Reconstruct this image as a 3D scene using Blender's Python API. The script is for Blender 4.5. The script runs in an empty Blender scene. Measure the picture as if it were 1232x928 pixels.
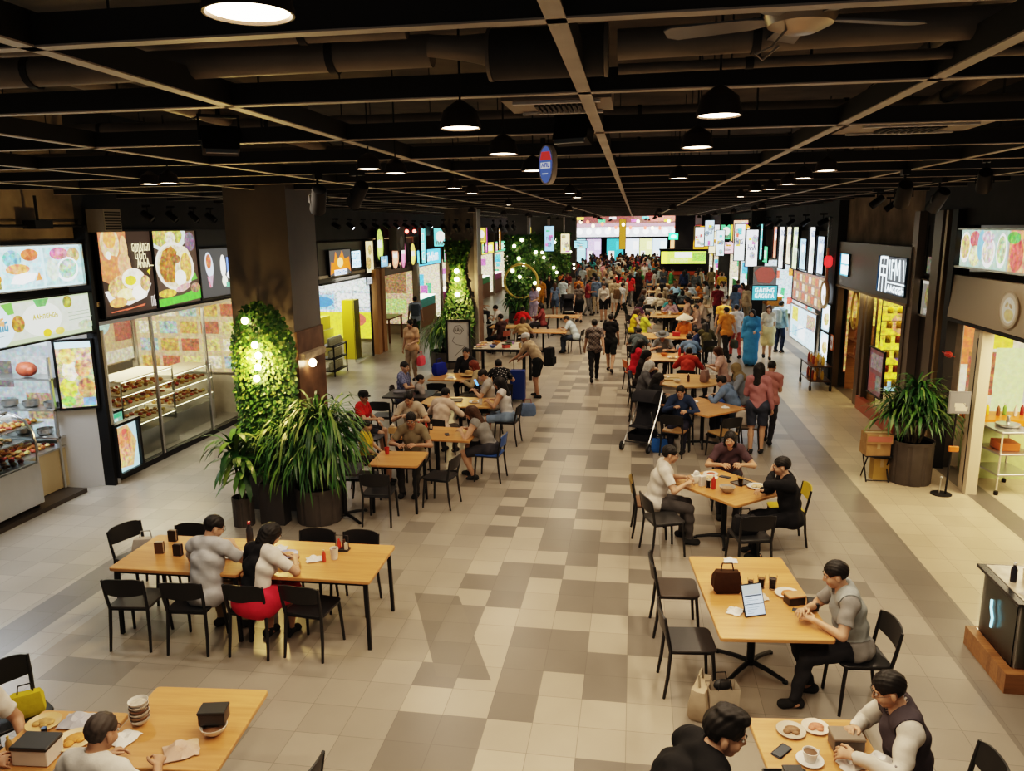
import bpy, math, random
import numpy as np
from mathutils import Vector, Matrix, Euler
R = math.radians
COL = bpy.context.scene.collection
rng = random.Random(7)

# ------------------------------------------------------------------ scene graph helpers
def props(o, label=None, cat=None, group=None, kind=None):
    if label: o['label'] = label
    if cat: o['category'] = cat
    if group: o['group'] = group
    if kind: o['kind'] = kind
    return o
def thing(name, label, cat, loc=(0, 0, 0), rz=0, group=None):
    o = bpy.data.objects.new(name, None); COL.objects.link(o)
    o.empty_display_size = .1
    o.location = loc if len(loc) == 3 else (loc[0], loc[1], 0); o.rotation_euler = (0, 0, R(rz))
    return props(o, label, cat, group)
def inst(name, mesh, parent=None, color=None, loc=None, rot=None, mat4=None):
    o = bpy.data.objects.new(name, mesh); COL.objects.link(o)
    if parent: o.parent = parent
    if color: o.color = (*color[:3], color[3] if len(color) > 3 else 1)
    if mat4 is not None: o.matrix_local = mat4
    if loc is not None: o.location = loc
    if rot is not None: o.rotation_euler = rot
    return o
def single(name, mesh, label, cat, loc=(0, 0, 0), rz=0, color=None, group=None, rot=None):
    return props(inst(name, mesh, None, color, loc, rot or (0, 0, R(rz))), label, cat, group)

# ------------------------------------------------------------------ materials
MATS = {}
def _nt(name):
    m = bpy.data.materials.new(name); m.use_nodes = True
    nt = m.node_tree; b = nt.nodes.get('Principled BSDF')
    MATS[name] = m
    return m, nt, b
def mat(name, col, rough=.5, metal=0., noise=0., nscale=8., emit=0., trans=0., ior=1.45, bump=0., alpha=1., coat=0.):
    if name in MATS: return MATS[name]
    m, nt, b = _nt(name)
    b.inputs['Base Color'].default_value = (*col, 1); b.inputs['Roughness'].default_value = rough
    b.inputs['Metallic'].default_value = metal; b.inputs['IOR'].default_value = ior
    b.inputs['Transmission Weight'].default_value = trans; b.inputs['Alpha'].default_value = alpha
    b.inputs['Coat Weight'].default_value = coat
    if emit:
        b.inputs['Emission Color'].default_value = (*col, 1); b.inputs['Emission Strength'].default_value = emit
    if noise or bump:
        tc = nt.nodes.new('ShaderNodeTexCoord'); n = nt.nodes.new('ShaderNodeTexNoise')
        n.inputs['Scale'].default_value = nscale; n.inputs['Detail'].default_value = 5
        nt.links.new(tc.outputs['Object'], n.inputs['Vector'])
        if noise:
            r = nt.nodes.new('ShaderNodeValToRGB')
            r.color_ramp.elements[0].position = .3; r.color_ramp.elements[1].position = .7
            r.color_ramp.elements[0].color = (*[max(0, c * (1 - noise)) for c in col], 1)
            r.color_ramp.elements[1].color = (*[min(1, c * (1 + noise)) for c in col], 1)
            nt.links.new(n.outputs['Fac'], r.inputs['Fac']); nt.links.new(r.outputs['Color'], b.inputs['Base Color'])
        if bump:
            bm = nt.nodes.new('ShaderNodeBump'); bm.inputs['Strength'].default_value = bump; bm.inputs['Distance'].default_value = .01
            nt.links.new(n.outputs['Fac'], bm.inputs['Height']); nt.links.new(bm.outputs['Normal'], b.inputs['Normal'])
    return m
def objmat(name, rough=.6, metal=0., noise=.12, nscale=14., pattern=None, emit=0., spec=.5, bump=0.):
    """colour comes from the object's own colour, so that copies share one mesh and one material"""
    m, nt, b = _nt(name)
    oi = nt.nodes.new('ShaderNodeObjectInfo'); tc = nt.nodes.new('ShaderNodeTexCoord')
    n = nt.nodes.new('ShaderNodeTexNoise'); n.inputs['Scale'].default_value = nscale; n.inputs['Detail'].default_value = 4
    nt.links.new(tc.outputs['Object'], n.inputs['Vector'])
    mr = nt.nodes.new('ShaderNodeMapRange'); mr.inputs['To Min'].default_value = 1 - noise * 1.6; mr.inputs['To Max'].default_value = 1 + noise * 1.6
    nt.links.new(n.outputs['Fac'], mr.inputs['Value'])
    mx = nt.nodes.new('ShaderNodeMix'); mx.data_type = 'RGBA'; mx.blend_type = 'MULTIPLY'; mx.inputs['Factor'].default_value = 1
    nt.links.new(oi.outputs['Color'], mx.inputs['A']); nt.links.new(mr.outputs['Result'], mx.inputs['B'])
    out = mx.outputs['Result']
    if pattern:
        v = nt.nodes.new('ShaderNodeTexVoronoi') if pattern == 'dots' else nt.nodes.new('ShaderNodeTexChecker')
        v.inputs['Scale'].default_value = 26 if pattern == 'dots' else 24
        nt.links.new(tc.outputs['Object'], v.inputs['Vector'])
        m2 = nt.nodes.new('ShaderNodeMix'); m2.data_type = 'RGBA'
        if pattern == 'dots':
            lt = nt.nodes.new('ShaderNodeMath'); lt.operation = 'LESS_THAN'; lt.inputs[1].default_value = .25
            nt.links.new(v.outputs['Distance'], lt.inputs[0]); nt.links.new(lt.outputs[0], m2.inputs['Factor'])
            m2.inputs['B'].default_value = (.55, .55, .55, 1)
        else:
            nt.links.new(v.outputs['Fac'], m2.inputs['Factor'])
            mm = nt.nodes.new('ShaderNodeMix'); mm.data_type = 'RGBA'; mm.blend_type = 'MULTIPLY'; mm.inputs['Factor'].default_value = 1
            nt.links.new(out, mm.inputs['A']); mm.inputs['B'].default_value = (.45, .45, .55, 1); nt.links.new(mm.outputs['Result'], m2.inputs['B'])
        nt.links.new(out, m2.inputs['A']); out = m2.outputs['Result']
    nt.links.new(out, b.inputs['Base Color'])
    b.inputs['Roughness'].default_value = rough; b.inputs['Metallic'].default_value = metal
    b.inputs['Specular IOR Level'].default_value = spec
    if bump:
        bm = nt.nodes.new('ShaderNodeBump'); bm.inputs['Strength'].default_value = bump; bm.inputs['Distance'].default_value = .02
        nt.links.new(n.outputs['Fac'], bm.inputs['Height']); nt.links.new(bm.outputs['Normal'], b.inputs['Normal'])
    if emit:
        nt.links.new(out, b.inputs['Emission Color'])
        ml = nt.nodes.new('ShaderNodeMath'); ml.operation = 'MULTIPLY'; ml.inputs[1].default_value = emit
        nt.links.new(oi.outputs['Alpha'], ml.inputs[0]); nt.links.new(ml.outputs[0], b.inputs['Emission Strength'])
    return m
def vcmat(name, emit, rough=.5, scale=22., mottle=1.):
    """colour attribute 'Col' (its alpha = how mottled, like food or goods) on printed pictures, glowing when emit > 0"""
    m, nt, b = _nt(name)
    a = nt.nodes.new('ShaderNodeVertexColor'); a.layer_name = 'Col'
    tc = nt.nodes.new('ShaderNodeTexCoord'); v = nt.nodes.new('ShaderNodeTexVoronoi'); v.inputs['Scale'].default_value = scale
    n = nt.nodes.new('ShaderNodeTexNoise'); n.inputs['Scale'].default_value = scale * .5; n.inputs['Detail'].default_value = 3
    nt.links.new(tc.outputs['Object'], v.inputs['Vector']); nt.links.new(tc.outputs['Object'], n.inputs['Vector'])
    hs = nt.nodes.new('ShaderNodeMix'); hs.data_type = 'RGBA'; hs.blend_type = 'OVERLAY'; hs.inputs['Factor'].default_value = .42
    nt.links.new(a.outputs['Color'], hs.inputs['A']); nt.links.new(v.outputs['Color'], hs.inputs['B'])
    mu = nt.nodes.new('ShaderNodeMix'); mu.data_type = 'RGBA'; mu.blend_type = 'MULTIPLY'; mu.inputs['Factor'].default_value = 1
    mr = nt.nodes.new('ShaderNodeMapRange'); mr.inputs['From Min'].default_value = .3; mr.inputs['From Max'].default_value = .7; mr.inputs['To Min'].default_value = .35; mr.inputs['To Max'].default_value = 1.3
    nt.links.new(n.outputs['Fac'], mr.inputs['Value'])
    nt.links.new(hs.outputs['Result'], mu.inputs['A']); nt.links.new(mr.outputs['Result'], mu.inputs['B'])
    mx = nt.nodes.new('ShaderNodeMix'); mx.data_type = 'RGBA'
    nt.links.new(a.outputs['Alpha'], mx.inputs['Factor']); nt.links.new(a.outputs['Color'], mx.inputs['A']); nt.links.new(mu.outputs['Result'], mx.inputs['B'])
    b.inputs['Roughness'].default_value = rough
    if not emit: nt.links.new(mx.outputs['Result'], b.inputs['Base Color'])
    if emit:
        b.inputs['Base Color'].default_value = (.02, .02, .02, 1)
        oi = nt.nodes.new('ShaderNodeObjectInfo'); ml = nt.nodes.new('ShaderNodeMath'); ml.operation = 'MULTIPLY'; ml.inputs[1].default_value = emit
        nt.links.new(oi.outputs['Alpha'], ml.inputs[0]); nt.links.new(ml.outputs[0], b.inputs['Emission Strength'])
        nt.links.new(mx.outputs['Result'], b.inputs['Emission Color'])
    return m
M_cloth = objmat('cloth', .85, noise=.16, nscale=9, spec=.2, bump=.35)
M_dots = objmat('cloth_dotted', .85, pattern='dots', spec=.2)
M_check = objmat('cloth_checked', .85, pattern='check', spec=.2)
M_skin = objmat('skin', .5, noise=.05, nscale=20)
M_hairm = objmat('hair', .55, noise=.3, nscale=40, spec=.35)
M_paint = objmat('paint', .38, noise=.05)
M_satin = objmat('satin_metal', .35, metal=.8, noise=.05)
M_food = objmat('food', .55, noise=.35, nscale=30)
M_glowobj = objmat('lit_plastic', .4, noise=.03, emit=3.)
M_lip = mat('lip', (.42, .16, .13), .5)
M_dark = mat('dark_eye', (.015, .01, .008), .2)
M_white = mat('eye_white', (.75, .72, .68), .3)
M_picture = vcmat('glowing_picture', 1.15)
M_print = vcmat('printed_picture', 0)
M_goods = vcmat('goods', 0, scale=30)
BLACK = mat('black_metal', (.014, .014, .015), .45, .2)
RAILB = mat('rail_black', (.028, .026, .024), .55)
RAILG = mat('rail_bounce_grey', (.52, .48, .44), .5, .2, noise=.25, nscale=2)  # pale tone carries the floor bounce under the ceiling rails
STEEL = mat('steel', (.55, .55, .54), .28, .9, noise=.05, nscale=3)
GREY = mat('grey_paint', (.30, .29, .28), .5, noise=.06, nscale=2)
WHITE = mat('white_paint', (.72, .72, .72), .4)
GLASS = mat('glass', (.95, 1, .98), .03, trans=1., ior=1.06)
CASEGLASS = mat('case_glass', (.96, 1, .99), .02, trans=1., ior=1.12)
BULB = mat('bulb', (1, .72, .42), .4, emit=26.)
LAMPW = mat('lamp_warm', (1, .80, .58), .4, emit=14.)
LAMPC = mat('lamp_cool', (.85, .93, 1.), .4, emit=9.)

def wood_mat(name, c0, c1, plank=.11, axis='X', rough=.35):
    m, nt, b = _nt(name)
    tc = nt.nodes.new('ShaderNodeTexCoord'); mp = nt.nodes.new('ShaderNodeMapping')
    mp.inputs['Scale'].default_value = (1.2, 14, 14) if axis == 'X' else (14, 1.2, 14)
    nt.links.new(tc.outputs['Object'], mp.inputs['Vector'])
    n = nt.nodes.new('ShaderNodeTexNoise'); n.inputs['Scale'].default_value = 2.2; n.inputs['Detail'].default_value = 6; n.inputs['Distortion'].default_value = .6
    nt.links.new(mp.outputs['Vector'], n.inputs['Vector'])
    sx = nt.nodes.new('ShaderNodeSeparateXYZ'); nt.links.new(tc.outputs['Object'], sx.inputs[0])
    d = nt.nodes.new('ShaderNodeMath'); d.operation = 'DIVIDE'; d.inputs[1].default_value = plank
    nt.links.new(sx.outputs['Y' if axis == 'X' else 'X'], d.inputs[0])
    fl = nt.nodes.new('ShaderNodeMath'); fl.operation = 'FLOOR'; nt.links.new(d.outputs[0], fl.inputs[0])
    wn = nt.nodes.new('ShaderNodeTexWhiteNoise'); wn.noise_dimensions = '1D'; nt.links.new(fl.outputs[0], wn.inputs['W'])
    ad = nt.nodes.new('ShaderNodeMath'); ad.operation = 'MULTIPLY_ADD'; ad.inputs[1].default_value = .35; nt.links.new(wn.outputs['Value'], ad.inputs[0])
    sc = nt.nodes.new('ShaderNodeMath'); sc.operation = 'MULTIPLY'; sc.inputs[1].default_value = .8; nt.links.new(n.outputs['Fac'], sc.inputs[0]); nt.links.new(sc.outputs[0], ad.inputs[2])
    r = nt.nodes.new('ShaderNodeValToRGB'); r.color_ramp.elements[0].position = .25; r.color_ramp.elements[1].position = .85
    r.color_ramp.elements[0].color = (*c0, 1); r.color_ramp.elements[1].color = (*c1, 1)
    nt.links.new(ad.outputs[0], r.inputs['Fac']); nt.links.new(r.outputs['Color'], b.inputs['Base Color'])
    b.inputs['Roughness'].default_value = rough
    return m
WOOD = wood_mat('table_wood', (.42, .205, .07), (.60, .32, .125))
WOOD2 = wood_mat('pale_table_wood', (.48, .27, .10), (.66, .40, .17))
DARKWOOD = wood_mat('dark_wood', (.05, .026, .014), (.12, .06, .03), .3, 'X', .3)
CRATEWOOD = wood_mat('plinth_wood', (.16, .075, .03), (.36, .18, .075), .07)

# ------------------------------------------------------------------ mesh builder
class MB:
    def __init__(s): s.v = []; s.f = []; s.m = []; s.c = []; s.M = Matrix()
    def add(s, vs, fs, mi=0, col=None):
        b = len(s.v)
        s.v += [tuple(s.M @ Vector(p)) for p in vs]
        for f in fs: s.f.append(tuple(b + i for i in f)); s.m.append(mi); s.c.append(col)
        return s
    def box(s, c, d, mi=0, rz=0, col=None, ry=0, rx=0):
        x, y, z = [q / 2 for q in d]; E = Euler((R(rx), R(ry), R(rz))).to_matrix(); c = Vector(c)
        vs = [c + E @ Vector((i * x, j * y, k * z)) for i in (-1, 1) for j in (-1, 1) for k in (-1, 1)]
        return s.add(vs, [(0, 1, 3, 2), (4, 6, 7, 5), (0, 4, 5, 1), (2, 3, 7, 6), (0, 2, 6, 4), (1, 5, 7, 3)], mi, col)
    def loft(s, rings, mi=0, caps=True, col=None):
        n = len(rings[0]); vs = [p for r in rings for p in r]; fs = []
        for i in range(len(rings) - 1):
            for j in range(n):
                a, b = i * n + j, i * n + (j + 1) % n
                fs.append((a, b, b + n, a + n))
        if caps: fs.append(tuple(range(n - 1, -1, -1))); fs.append(tuple((len(rings) - 1) * n + j for j in range(n)))
        return s.add(vs, fs, mi, col)
    def tube(s, pts, r, n=8, mi=0, col=None, caps=True, sq=None):
        pts = [Vector(p) for p in pts]; rings = []; up = None
        rs = r if isinstance(r, (list, tuple)) else [r] * len(pts)
        for i, p in enumerate(pts):
            d = (pts[min(i + 1, len(pts) - 1)] - pts[max(i - 1, 0)]).normalized()
            if up is None:
                up = Vector((0, 0, 1)) if abs(d.z) < .9 else Vector((1, 0, 0))
            a = d.cross(up).normalized(); b = a.cross(d).normalized(); up = b
            if sq: rings.append([p + a * (sq[0] * i0) + b * (sq[1] * i1) for i0, i1 in ((-1, -1), (1, -1), (1, 1), (-1, 1))])
            else: rings.append([p + (a * math.cos(t) + b * math.sin(t)) * rs[i] for t in [2 * math.pi * k / n for k in range(n)]])
        return s.loft(rings, mi, caps, col)
    def lathe(s, prof, c=(0, 0, 0), n=20, mi=0, col=None, caps=True, rib=None):
        rings = []
        for r, z in prof:
            ring = []
            for k in range(n):
                t = 2 * math.pi * k / n; q = r * (rib(k) if rib else 1)
                ring.append((c[0] + q * math.cos(t), c[1] + q * math.sin(t), c[2] + z))
            rings.append(ring)
        return s.loft(rings, mi, caps, col)
    def slab(s, w, d, t, r=.03, z=0, mi=0, c=(0, 0), n=4, bev=.004, col=None):
        def ring(w, d, r, z):
            out = []
            for q, (sx, sy) in enumerate(((1, 1), (-1, 1), (-1, -1), (1, -1))):
                for k in range(n + 1):
                    a = math.pi / 2 * (q + k / n)
                    out.append((c[0] + sx * (w / 2 - r) + r * math.cos(a), c[1] + sy * (d / 2 - r) + r * math.sin(a), z))
            return out
        return s.loft([ring(w - 2 * bev, d - 2 * bev, max(.001, r - bev), z), ring(w, d, r, z + bev), ring(w, d, r, z + t - bev), ring(w - 2 * bev, d - 2 * bev, max(.001, r - bev), z + t)], mi, True, col)
    def ell(s, c, r, n=12, m=8, mi=0, col=None, rot=None):
        E = Euler(rot).to_matrix() if rot else Matrix.Identity(3); c = Vector(c); rings = []
        for i in range(1, m):
            a = math.pi * i / m
            rings.append([c + E @ Vector((r[0] * math.sin(a) * math.cos(2 * math.pi * k / n), r[1] * math.sin(a) * math.sin(2 * math.pi * k / n), -r[2] * math.cos(a))) for k in range(n)])
        b = len(s.v); s.loft(rings, mi, False, col)
        s.add([c + E @ Vector((0, 0, -r[2])), c + E @ Vector((0, 0, r[2]))], [], mi)
        lo, hi = len(s.v) - 2, len(s.v) - 1; o = b + (m - 2) * n
        for k in range(n):
            s.f.append((lo, b + (k + 1) % n, b + k)); s.m.append(mi); s.c.append(col)
            s.f.append((hi, o + k, o + (k + 1) % n)); s.m.append(mi); s.c.append(col)
        return s
    def prism(s, poly, y0, y1, mi=0, col=None, plane='XZ'):
        if plane == 'XZ': a = [(x, y0, z) for x, z in poly]; b = [(x, y1, z) for x, z in poly]
        elif plane == 'YZ': a = [(y0, x, z) for x, z in poly]; b = [(y1, x, z) for x, z in poly]
        else: a = [(x, y, y0) for x, y in poly]; b = [(x, y, y1) for x, y in poly]
        return s.loft([a, b], mi, True, col)
    def mesh(s, name, mats, smooth=35):
        me = bpy.data.meshes.new(name); me.from_pydata(s.v, [], s.f)
        mats = mats if isinstance(mats, (list, tuple)) else [mats]
        for m in mats: me.materials.append(m)
        if len(mats) > 1: me.polygons.foreach_set('material_index', s.m)
        if any(c is not None for c in s.c):
            at = me.color_attributes.new('Col', 'FLOAT_COLOR', 'CORNER'); buf = []
            for f, c in zip(s.f, s.c):
                c = c or (.5, .5, .5, 0); c = (*c, 0) if len(c) == 3 else c
                buf += list(c) * len(f)
            at.data.foreach_set('color', buf)
        if smooth:
            me.polygons.foreach_set('use_smooth', [True] * len(me.polygons)); me.set_sharp_from_angle(angle=R(smooth))
        me.update(); return me
    def obj(s, name, mats, parent=None, color=None, loc=None, rz=0, smooth=35):
        return inst(name, s.mesh(name, mats, smooth), parent, color, loc, (0, 0, R(rz)) if rz else None)
def struct(name, mb, mats, loc=None, smooth=0, kind='structure'):
    o = mb.obj(name, mats, None, None, loc, 0, smooth); o['kind'] = kind; return o

# printed / backlit pictures, written in 0..1 picture coordinates, drawn as thin layers on a real panel
def layers_mesh(name, w, h, layers, matl):
    b = MB(); y = 0
    def P(u, v): return ((u - .5) * w, v * h)
    for L in layers:
        k, a, col = L[0], L[1], L[2]
        y -= .0012
        if k == 'rect':
            x0, z0, x1, z1 = a; p = [P(x0, z0), P(x1, z0), P(x1, z1), P(x0, z1)]
        elif k == 'ell':
            cx, cz, rx, rz = a[:4]; t0 = R(a[4]) if len(a) > 4 else 0; p = []
            for i in range(24):
                t = 2 * math.pi * i / 24; ex, ez = rx * w * math.cos(t), rz * h * math.sin(t); q = P(cx, cz)
                p.append((q[0] + ex * math.cos(t0) - ez * math.sin(t0), q[1] + ex * math.sin(t0) + ez * math.cos(t0)))
        elif k == 'poly': p = [P(*q) for q in a]
        elif k == 'line':
            pts = [P(*q) for q in a[0]]; wd = a[1] * h / 2; yy = y
            for i in range(len(pts) - 1):
                (ax, az), (bx, bz) = pts[i], pts[i + 1]; dx, dz = bx - ax, bz - az; l = math.hypot(dx, dz) or 1
                nx, nz = -dz / l * wd, dx / l * wd; ex, ez = dx / l * wd * .6, dz / l * wd * .6
                b.add([(ax + nx - ex, yy, az + nz - ez), (ax - nx - ex, yy, az - nz - ez), (bx - nx + ex, yy, bz - nz + ez), (bx + nx + ex, yy, bz + nz + ez)], [(0, 1, 2, 3)], 0, col)
                yy -= .00004
            continue
        for ax, lim, sg in ((0, -w / 2, 1), (0, w / 2, -1), (1, 0, 1), (1, h, -1)):     # keep the print inside its panel
            q = []
            for i in range(len(p)):
                s, e = p[i - 1], p[i]; si, ei = (s[ax] - lim) * sg >= 0, (e[ax] - lim) * sg >= 0
                if si != ei:
                    t = (lim - s[ax]) / (e[ax] - s[ax]); q.append((s[0] + t * (e[0] - s[0]), s[1] + t * (e[1] - s[1])))
                if ei: q.append(e)
            p = q
            if not p: break
        if len(p) > 2: b.add([(x, y, z) for x, z in p], [tuple(range(len(p)))], 0, col)
    return b.mesh(name, matl, 0)
def frame_mb(w, h, t=.05, bw=.03):
    b = MB()
    for c, d in (((0, t / 2, -bw / 2), (w + 2 * bw, t, bw)), ((0, t / 2, h + bw / 2), (w + 2 * bw, t, bw)), ((-w / 2 - bw / 2, t / 2, h / 2), (bw, t, h)), ((w / 2 + bw / 2, t / 2, h / 2), (bw, t, h)), ((0, t - .006, h / 2), (w, .012, h))): b.box(c, d)
    return b
def panel(name, label, cat, loc, rz, w, h, layers, lit=1., frame=BLACK, t=.06, bw=.03, extra=None, pname='picture'):
    """a framed panel; loc is the middle of its bottom edge, it faces local -y"""
    o = thing(name, label, cat, loc, rz)
    frame_mb(w, h, t, bw).obj('frame', frame, o)
    p = inst(pname, layers_mesh(pname, w, h, layers, M_picture if lit else M_print), o, (1, 1, 1, lit or 1), (0, t * .5, 0))
    return o
LEFT, RIGHT, BACK = 90, -90, 0          # wall facings for panels
# ------------------------------------------------------------------ people: one smooth continuous body per pose, grown from a skeleton
def V(*a): return np.array(a, float)
def unit(v): return v / (np.linalg.norm(v) + 1e-9)
def rotm(ax, deg):
    return np.array(Matrix.Rotation(R(deg), 3, Vector(ax)))
def cap(a, b, ra, rb, tag, k=.02, flat=None): return ('c', V(*a), V(*b), ra, rb, tag, k, flat)
def ell(c, r, tag, k=.015, rot=None): return ('e', V(*c), V(*r), None if rot is None else np.array(rot), None, tag, k, None)
def sdf(p, P):
    if P[0] == 'c':
        a, b, ra, rb, flat = P[1], P[2], P[3], P[4], P[7]
        q = p - a; ba = b - a
        if flat is not None:
            ax, s = flat; q = q + ((1 / s - 1) * (q @ ax))[..., None] * ax; ba = ba + (1 / s - 1) * (ba @ ax) * ax
        h = np.clip((q @ ba) / (ba @ ba + 1e-9), 0, 1)
        return np.linalg.norm(q - h[..., None] * ba, axis=-1) - (ra + (rb - ra) * h)
    q = p - P[1]
    if P[3] is not None: q = q @ P[3]
    k0 = np.linalg.norm(q / P[2], axis=-1); k1 = np.linalg.norm(q / P[2] ** 2, axis=-1)
    return k0 * (k0 - 1) / (k1 + 1e-6)
def pbox(P):
    if P[0] == 'c':
        s = P[7][1] if P[7] is not None else 1; r = max(P[3], P[4]) * max(1, s)
        return np.minimum(P[1], P[2]) - r, np.maximum(P[1], P[2]) + r
    r = max(P[2]); return P[1] - r, P[1] + r
def field(prims, h):
    lo = np.min([pbox(p)[0] for p in prims], 0) - 2 * h; hi = np.max([pbox(p)[1] for p in prims], 0) + 2 * h
    n = np.ceil((hi - lo) / h).astype(int) + 1
    f = np.full(n, 9.)
    ax = [lo[i] + h * np.arange(n[i]) for i in range(3)]
    for p in prims:
        a, b = pbox(p); m = p[6] + 2 * h
        i0 = np.maximum(0, np.floor((a - m - lo) / h).astype(int)); i1 = np.minimum(n, np.ceil((b + m - lo) / h).astype(int) + 1)
        sl = tuple(slice(i0[i], i1[i]) for i in range(3))
        g = np.stack(np.meshgrid(*[ax[i][sl[i]] for i in range(3)], indexing='ij'), -1)
        d = sdf(g, p); k = p[6]; o = f[sl]
        t = np.clip(.5 + .5 * (o - d) / k, 0, 1)
        f[sl] = o + (d - o) * t - k * t * (1 - t)
    return f, lo
def snet(f, lo, h):
    s = f < 0; nx, ny, nz = f.shape
    cs = (nx - 1, ny - 1, nz - 1); acc = np.zeros(cs + (3,)); cnt = np.zeros(cs)
    def sub(a, o): return a[o[0]:nx - 1 + o[0], o[1]:ny - 1 + o[1], o[2]:nz - 1 + o[2]]
    for axis in range(3):
        for u in (0, 1):
            for w in (0, 1):
                o = [0, 0, 0]; o[(axis + 1) % 3] = u; o[(axis + 2) % 3] = w; e = list(o); e[axis] = 1
                a, b = sub(f, o), sub(f, e); x = sub(s, o) != sub(s, e)
                t = np.where(x, a / np.where(x, a - b, 1), 0)
                pt = np.zeros(cs + (3,)); pt[...] = o; pt[..., axis] = t
                acc += pt * x[..., None]; cnt += x
    mk = cnt > 0; idx = np.full(cs, -1); idx[mk] = np.arange(mk.sum())
    org = np.argwhere(mk); v = (org + acc[mk] / cnt[mk][:, None]) * h + lo
    F = []
    for axis in range(3):
        a0, a1 = (axis + 1) % 3, (axis + 2) % 3
        sa = [slice(None)] * 3; sb = [slice(None)] * 3
        sa[axis] = slice(0, -1); sb[axis] = slice(1, None)
        x = s[tuple(sa)] != s[tuple(sb)]
        e = np.argwhere(x); e = e[(e[:, a0] > 0) & (e[:, a1] > 0) & (e[:, a0] < f.shape[a0] - 1) & (e[:, a1] < f.shape[a1] - 1)]
        if not len(e): continue
        d0 = np.zeros(3, int); d0[a0] = 1; d1 = np.zeros(3, int); d1[a1] = 1
        g = lambda q: idx[q[:, 0], q[:, 1], q[:, 2]]
        q = np.stack([g(e - d0 - d1), g(e - d1), g(e), g(e - d0)], 1)
        ins = s[e[:, 0], e[:, 1], e[:, 2]]; q[~ins] = q[~ins][:, ::-1]
        F.append(q)
    F = np.concatenate(F); return v, F[(F >= 0).all(1)]
def vnormals(v, F):
    n = np.cross(v[F[:, 2]] - v[F[:, 0]], v[F[:, 3]] - v[F[:, 1]]); out = np.zeros_like(v)
    for i in range(4): np.add.at(out, F[:, i], n)
    return out / (np.linalg.norm(out, axis=1)[:, None] + 1e-12)
def np_mesh(name, v, F, mats, mi=None):
    me = bpy.data.meshes.new(name); me.vertices.add(len(v)); me.vertices.foreach_set('co', np.asarray(v, np.float32).ravel())
    me.loops.add(F.size); me.loops.foreach_set('vertex_index', F.astype(np.int32).ravel())
    me.polygons.add(len(F)); me.polygons.foreach_set('loop_start', np.arange(0, F.size, F.shape[1], dtype=np.int32))
    me.polygons.foreach_set('loop_total', np.full(len(F), F.shape[1], np.int32))
    for m in mats: me.materials.append(m)
    me.update(calc_edges=True)
    if mi is not None: me.polygons.foreach_set('material_index', mi.astype(np.int32))
    me.polygons.foreach_set('use_smooth', np.ones(len(F), bool)); me.validate(); return me
def smooth_boundary(v, F, it=3):
    """relax the outline of an open shell so that hems run clean"""
    e = np.concatenate([F[:, [i, (i + 1) % 4]] for i in range(4)]); key = np.sort(e, 1)
    u, c = np.unique(key, axis=0, return_counts=True); be = u[c == 1]
    if not len(be): return v, be
    for _ in range(it):
        s = np.zeros_like(v); n = np.zeros(len(v))
        for a, b in ((0, 1), (1, 0)):
            np.add.at(s, be[:, a], v[be[:, b]]); np.add.at(n, be[:, a], 1)
        k = n > 0; v[k] = .5 * v[k] + .5 * s[k] / n[k][:, None]
    return v, be
def shell(name, v, F, nr, keep, off, matl):
    Fs = F[keep]
    if not len(Fs): return None
    used, inv = np.unique(Fs, return_inverse=True); Fs = inv.reshape(Fs.shape)
    p = v[used] + nr[used] * off
    p += nr[used] * (.004 * np.sin(v[used] @ V(31, 17, 40)) + .003 * np.sin(v[used] @ V(-50, 43, 22)))[:, None]
    p, be = smooth_boundary(p, Fs)
    if len(be):                                                   # turn the hem inwards
        n0 = len(p); bi = np.unique(be); m = np.full(n0, -1); m[bi] = n0 + np.arange(len(bi))
        p = np.concatenate([p, p[bi] - nr[used][bi] * (off + .006)])
        q = np.stack([be[:, 0], be[:, 1], m[be[:, 1]], m[be[:, 0]]], 1); Fs = np.concatenate([Fs, q])
    return np_mesh(name, p, Fs, [matl])
def ik(a, t, l1, l2, pole):
    d = t - a; L = np.linalg.norm(d); L2 = min(L, (l1 + l2) * .995); u = d / (L + 1e-9); t = a + u * L2
    x = (l1 * l1 - l2 * l2 + L2 * L2) / (2 * L2); hgt = math.sqrt(max(0, l1 * l1 - x * x))
    p = pole - (pole @ u) * u; return a + u * x + unit(p) * hgt, t
def hand(prims, w, d, palm, side, curl, fine):
    """w wrist, d direction, palm = palm normal; five fingers"""
    d = unit(d); palm = unit(palm - (palm @ d) * d); lat = np.cross(d, palm) * side
    prims.append(cap(w + d * .02, w + d * .075, .026, .036, 'hand', .012, (palm, .55)))
    if not fine:
        prims.append(cap(w + d * .07, w + d * .12 + palm * .03, .030, .022, 'hand', .012, (palm, .5)))
        prims.append(cap(w + d * .03 + lat * .03, w + d * .08 + lat * .06 + palm * .02, .013, .010, 'hand', .01)); return
    for i, (o, ln) in enumerate(((.032, .070), (.011, .080), (-.011, .074), (-.032, .058))):
        p = w + d * .085 + lat * o; dd = d.copy(); r = .0098
        for j, fr in enumerate((.45, .32, .25)):
            ang = R(curl * (.7 if j == 0 else 1)); dd = unit(dd * math.cos(ang) + palm * math.sin(ang)) if j or curl else dd
            q = p + dd * ln * fr + lat * (o * .12); prims.append(cap(p, q, r, r * .9, 'hand', .004)); p = q; r *= .9
    p = w + d * .03 + lat * .034; q = p + d * .035 + lat * .024 + palm * .012; t = q + d * .032 + lat * .006 + palm * .012
    prims.append(cap(p, q, .014, .012, 'hand', .006)); prims.append(cap(q, t, .0115, .0095, 'hand', .004))
POSES = {}
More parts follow.
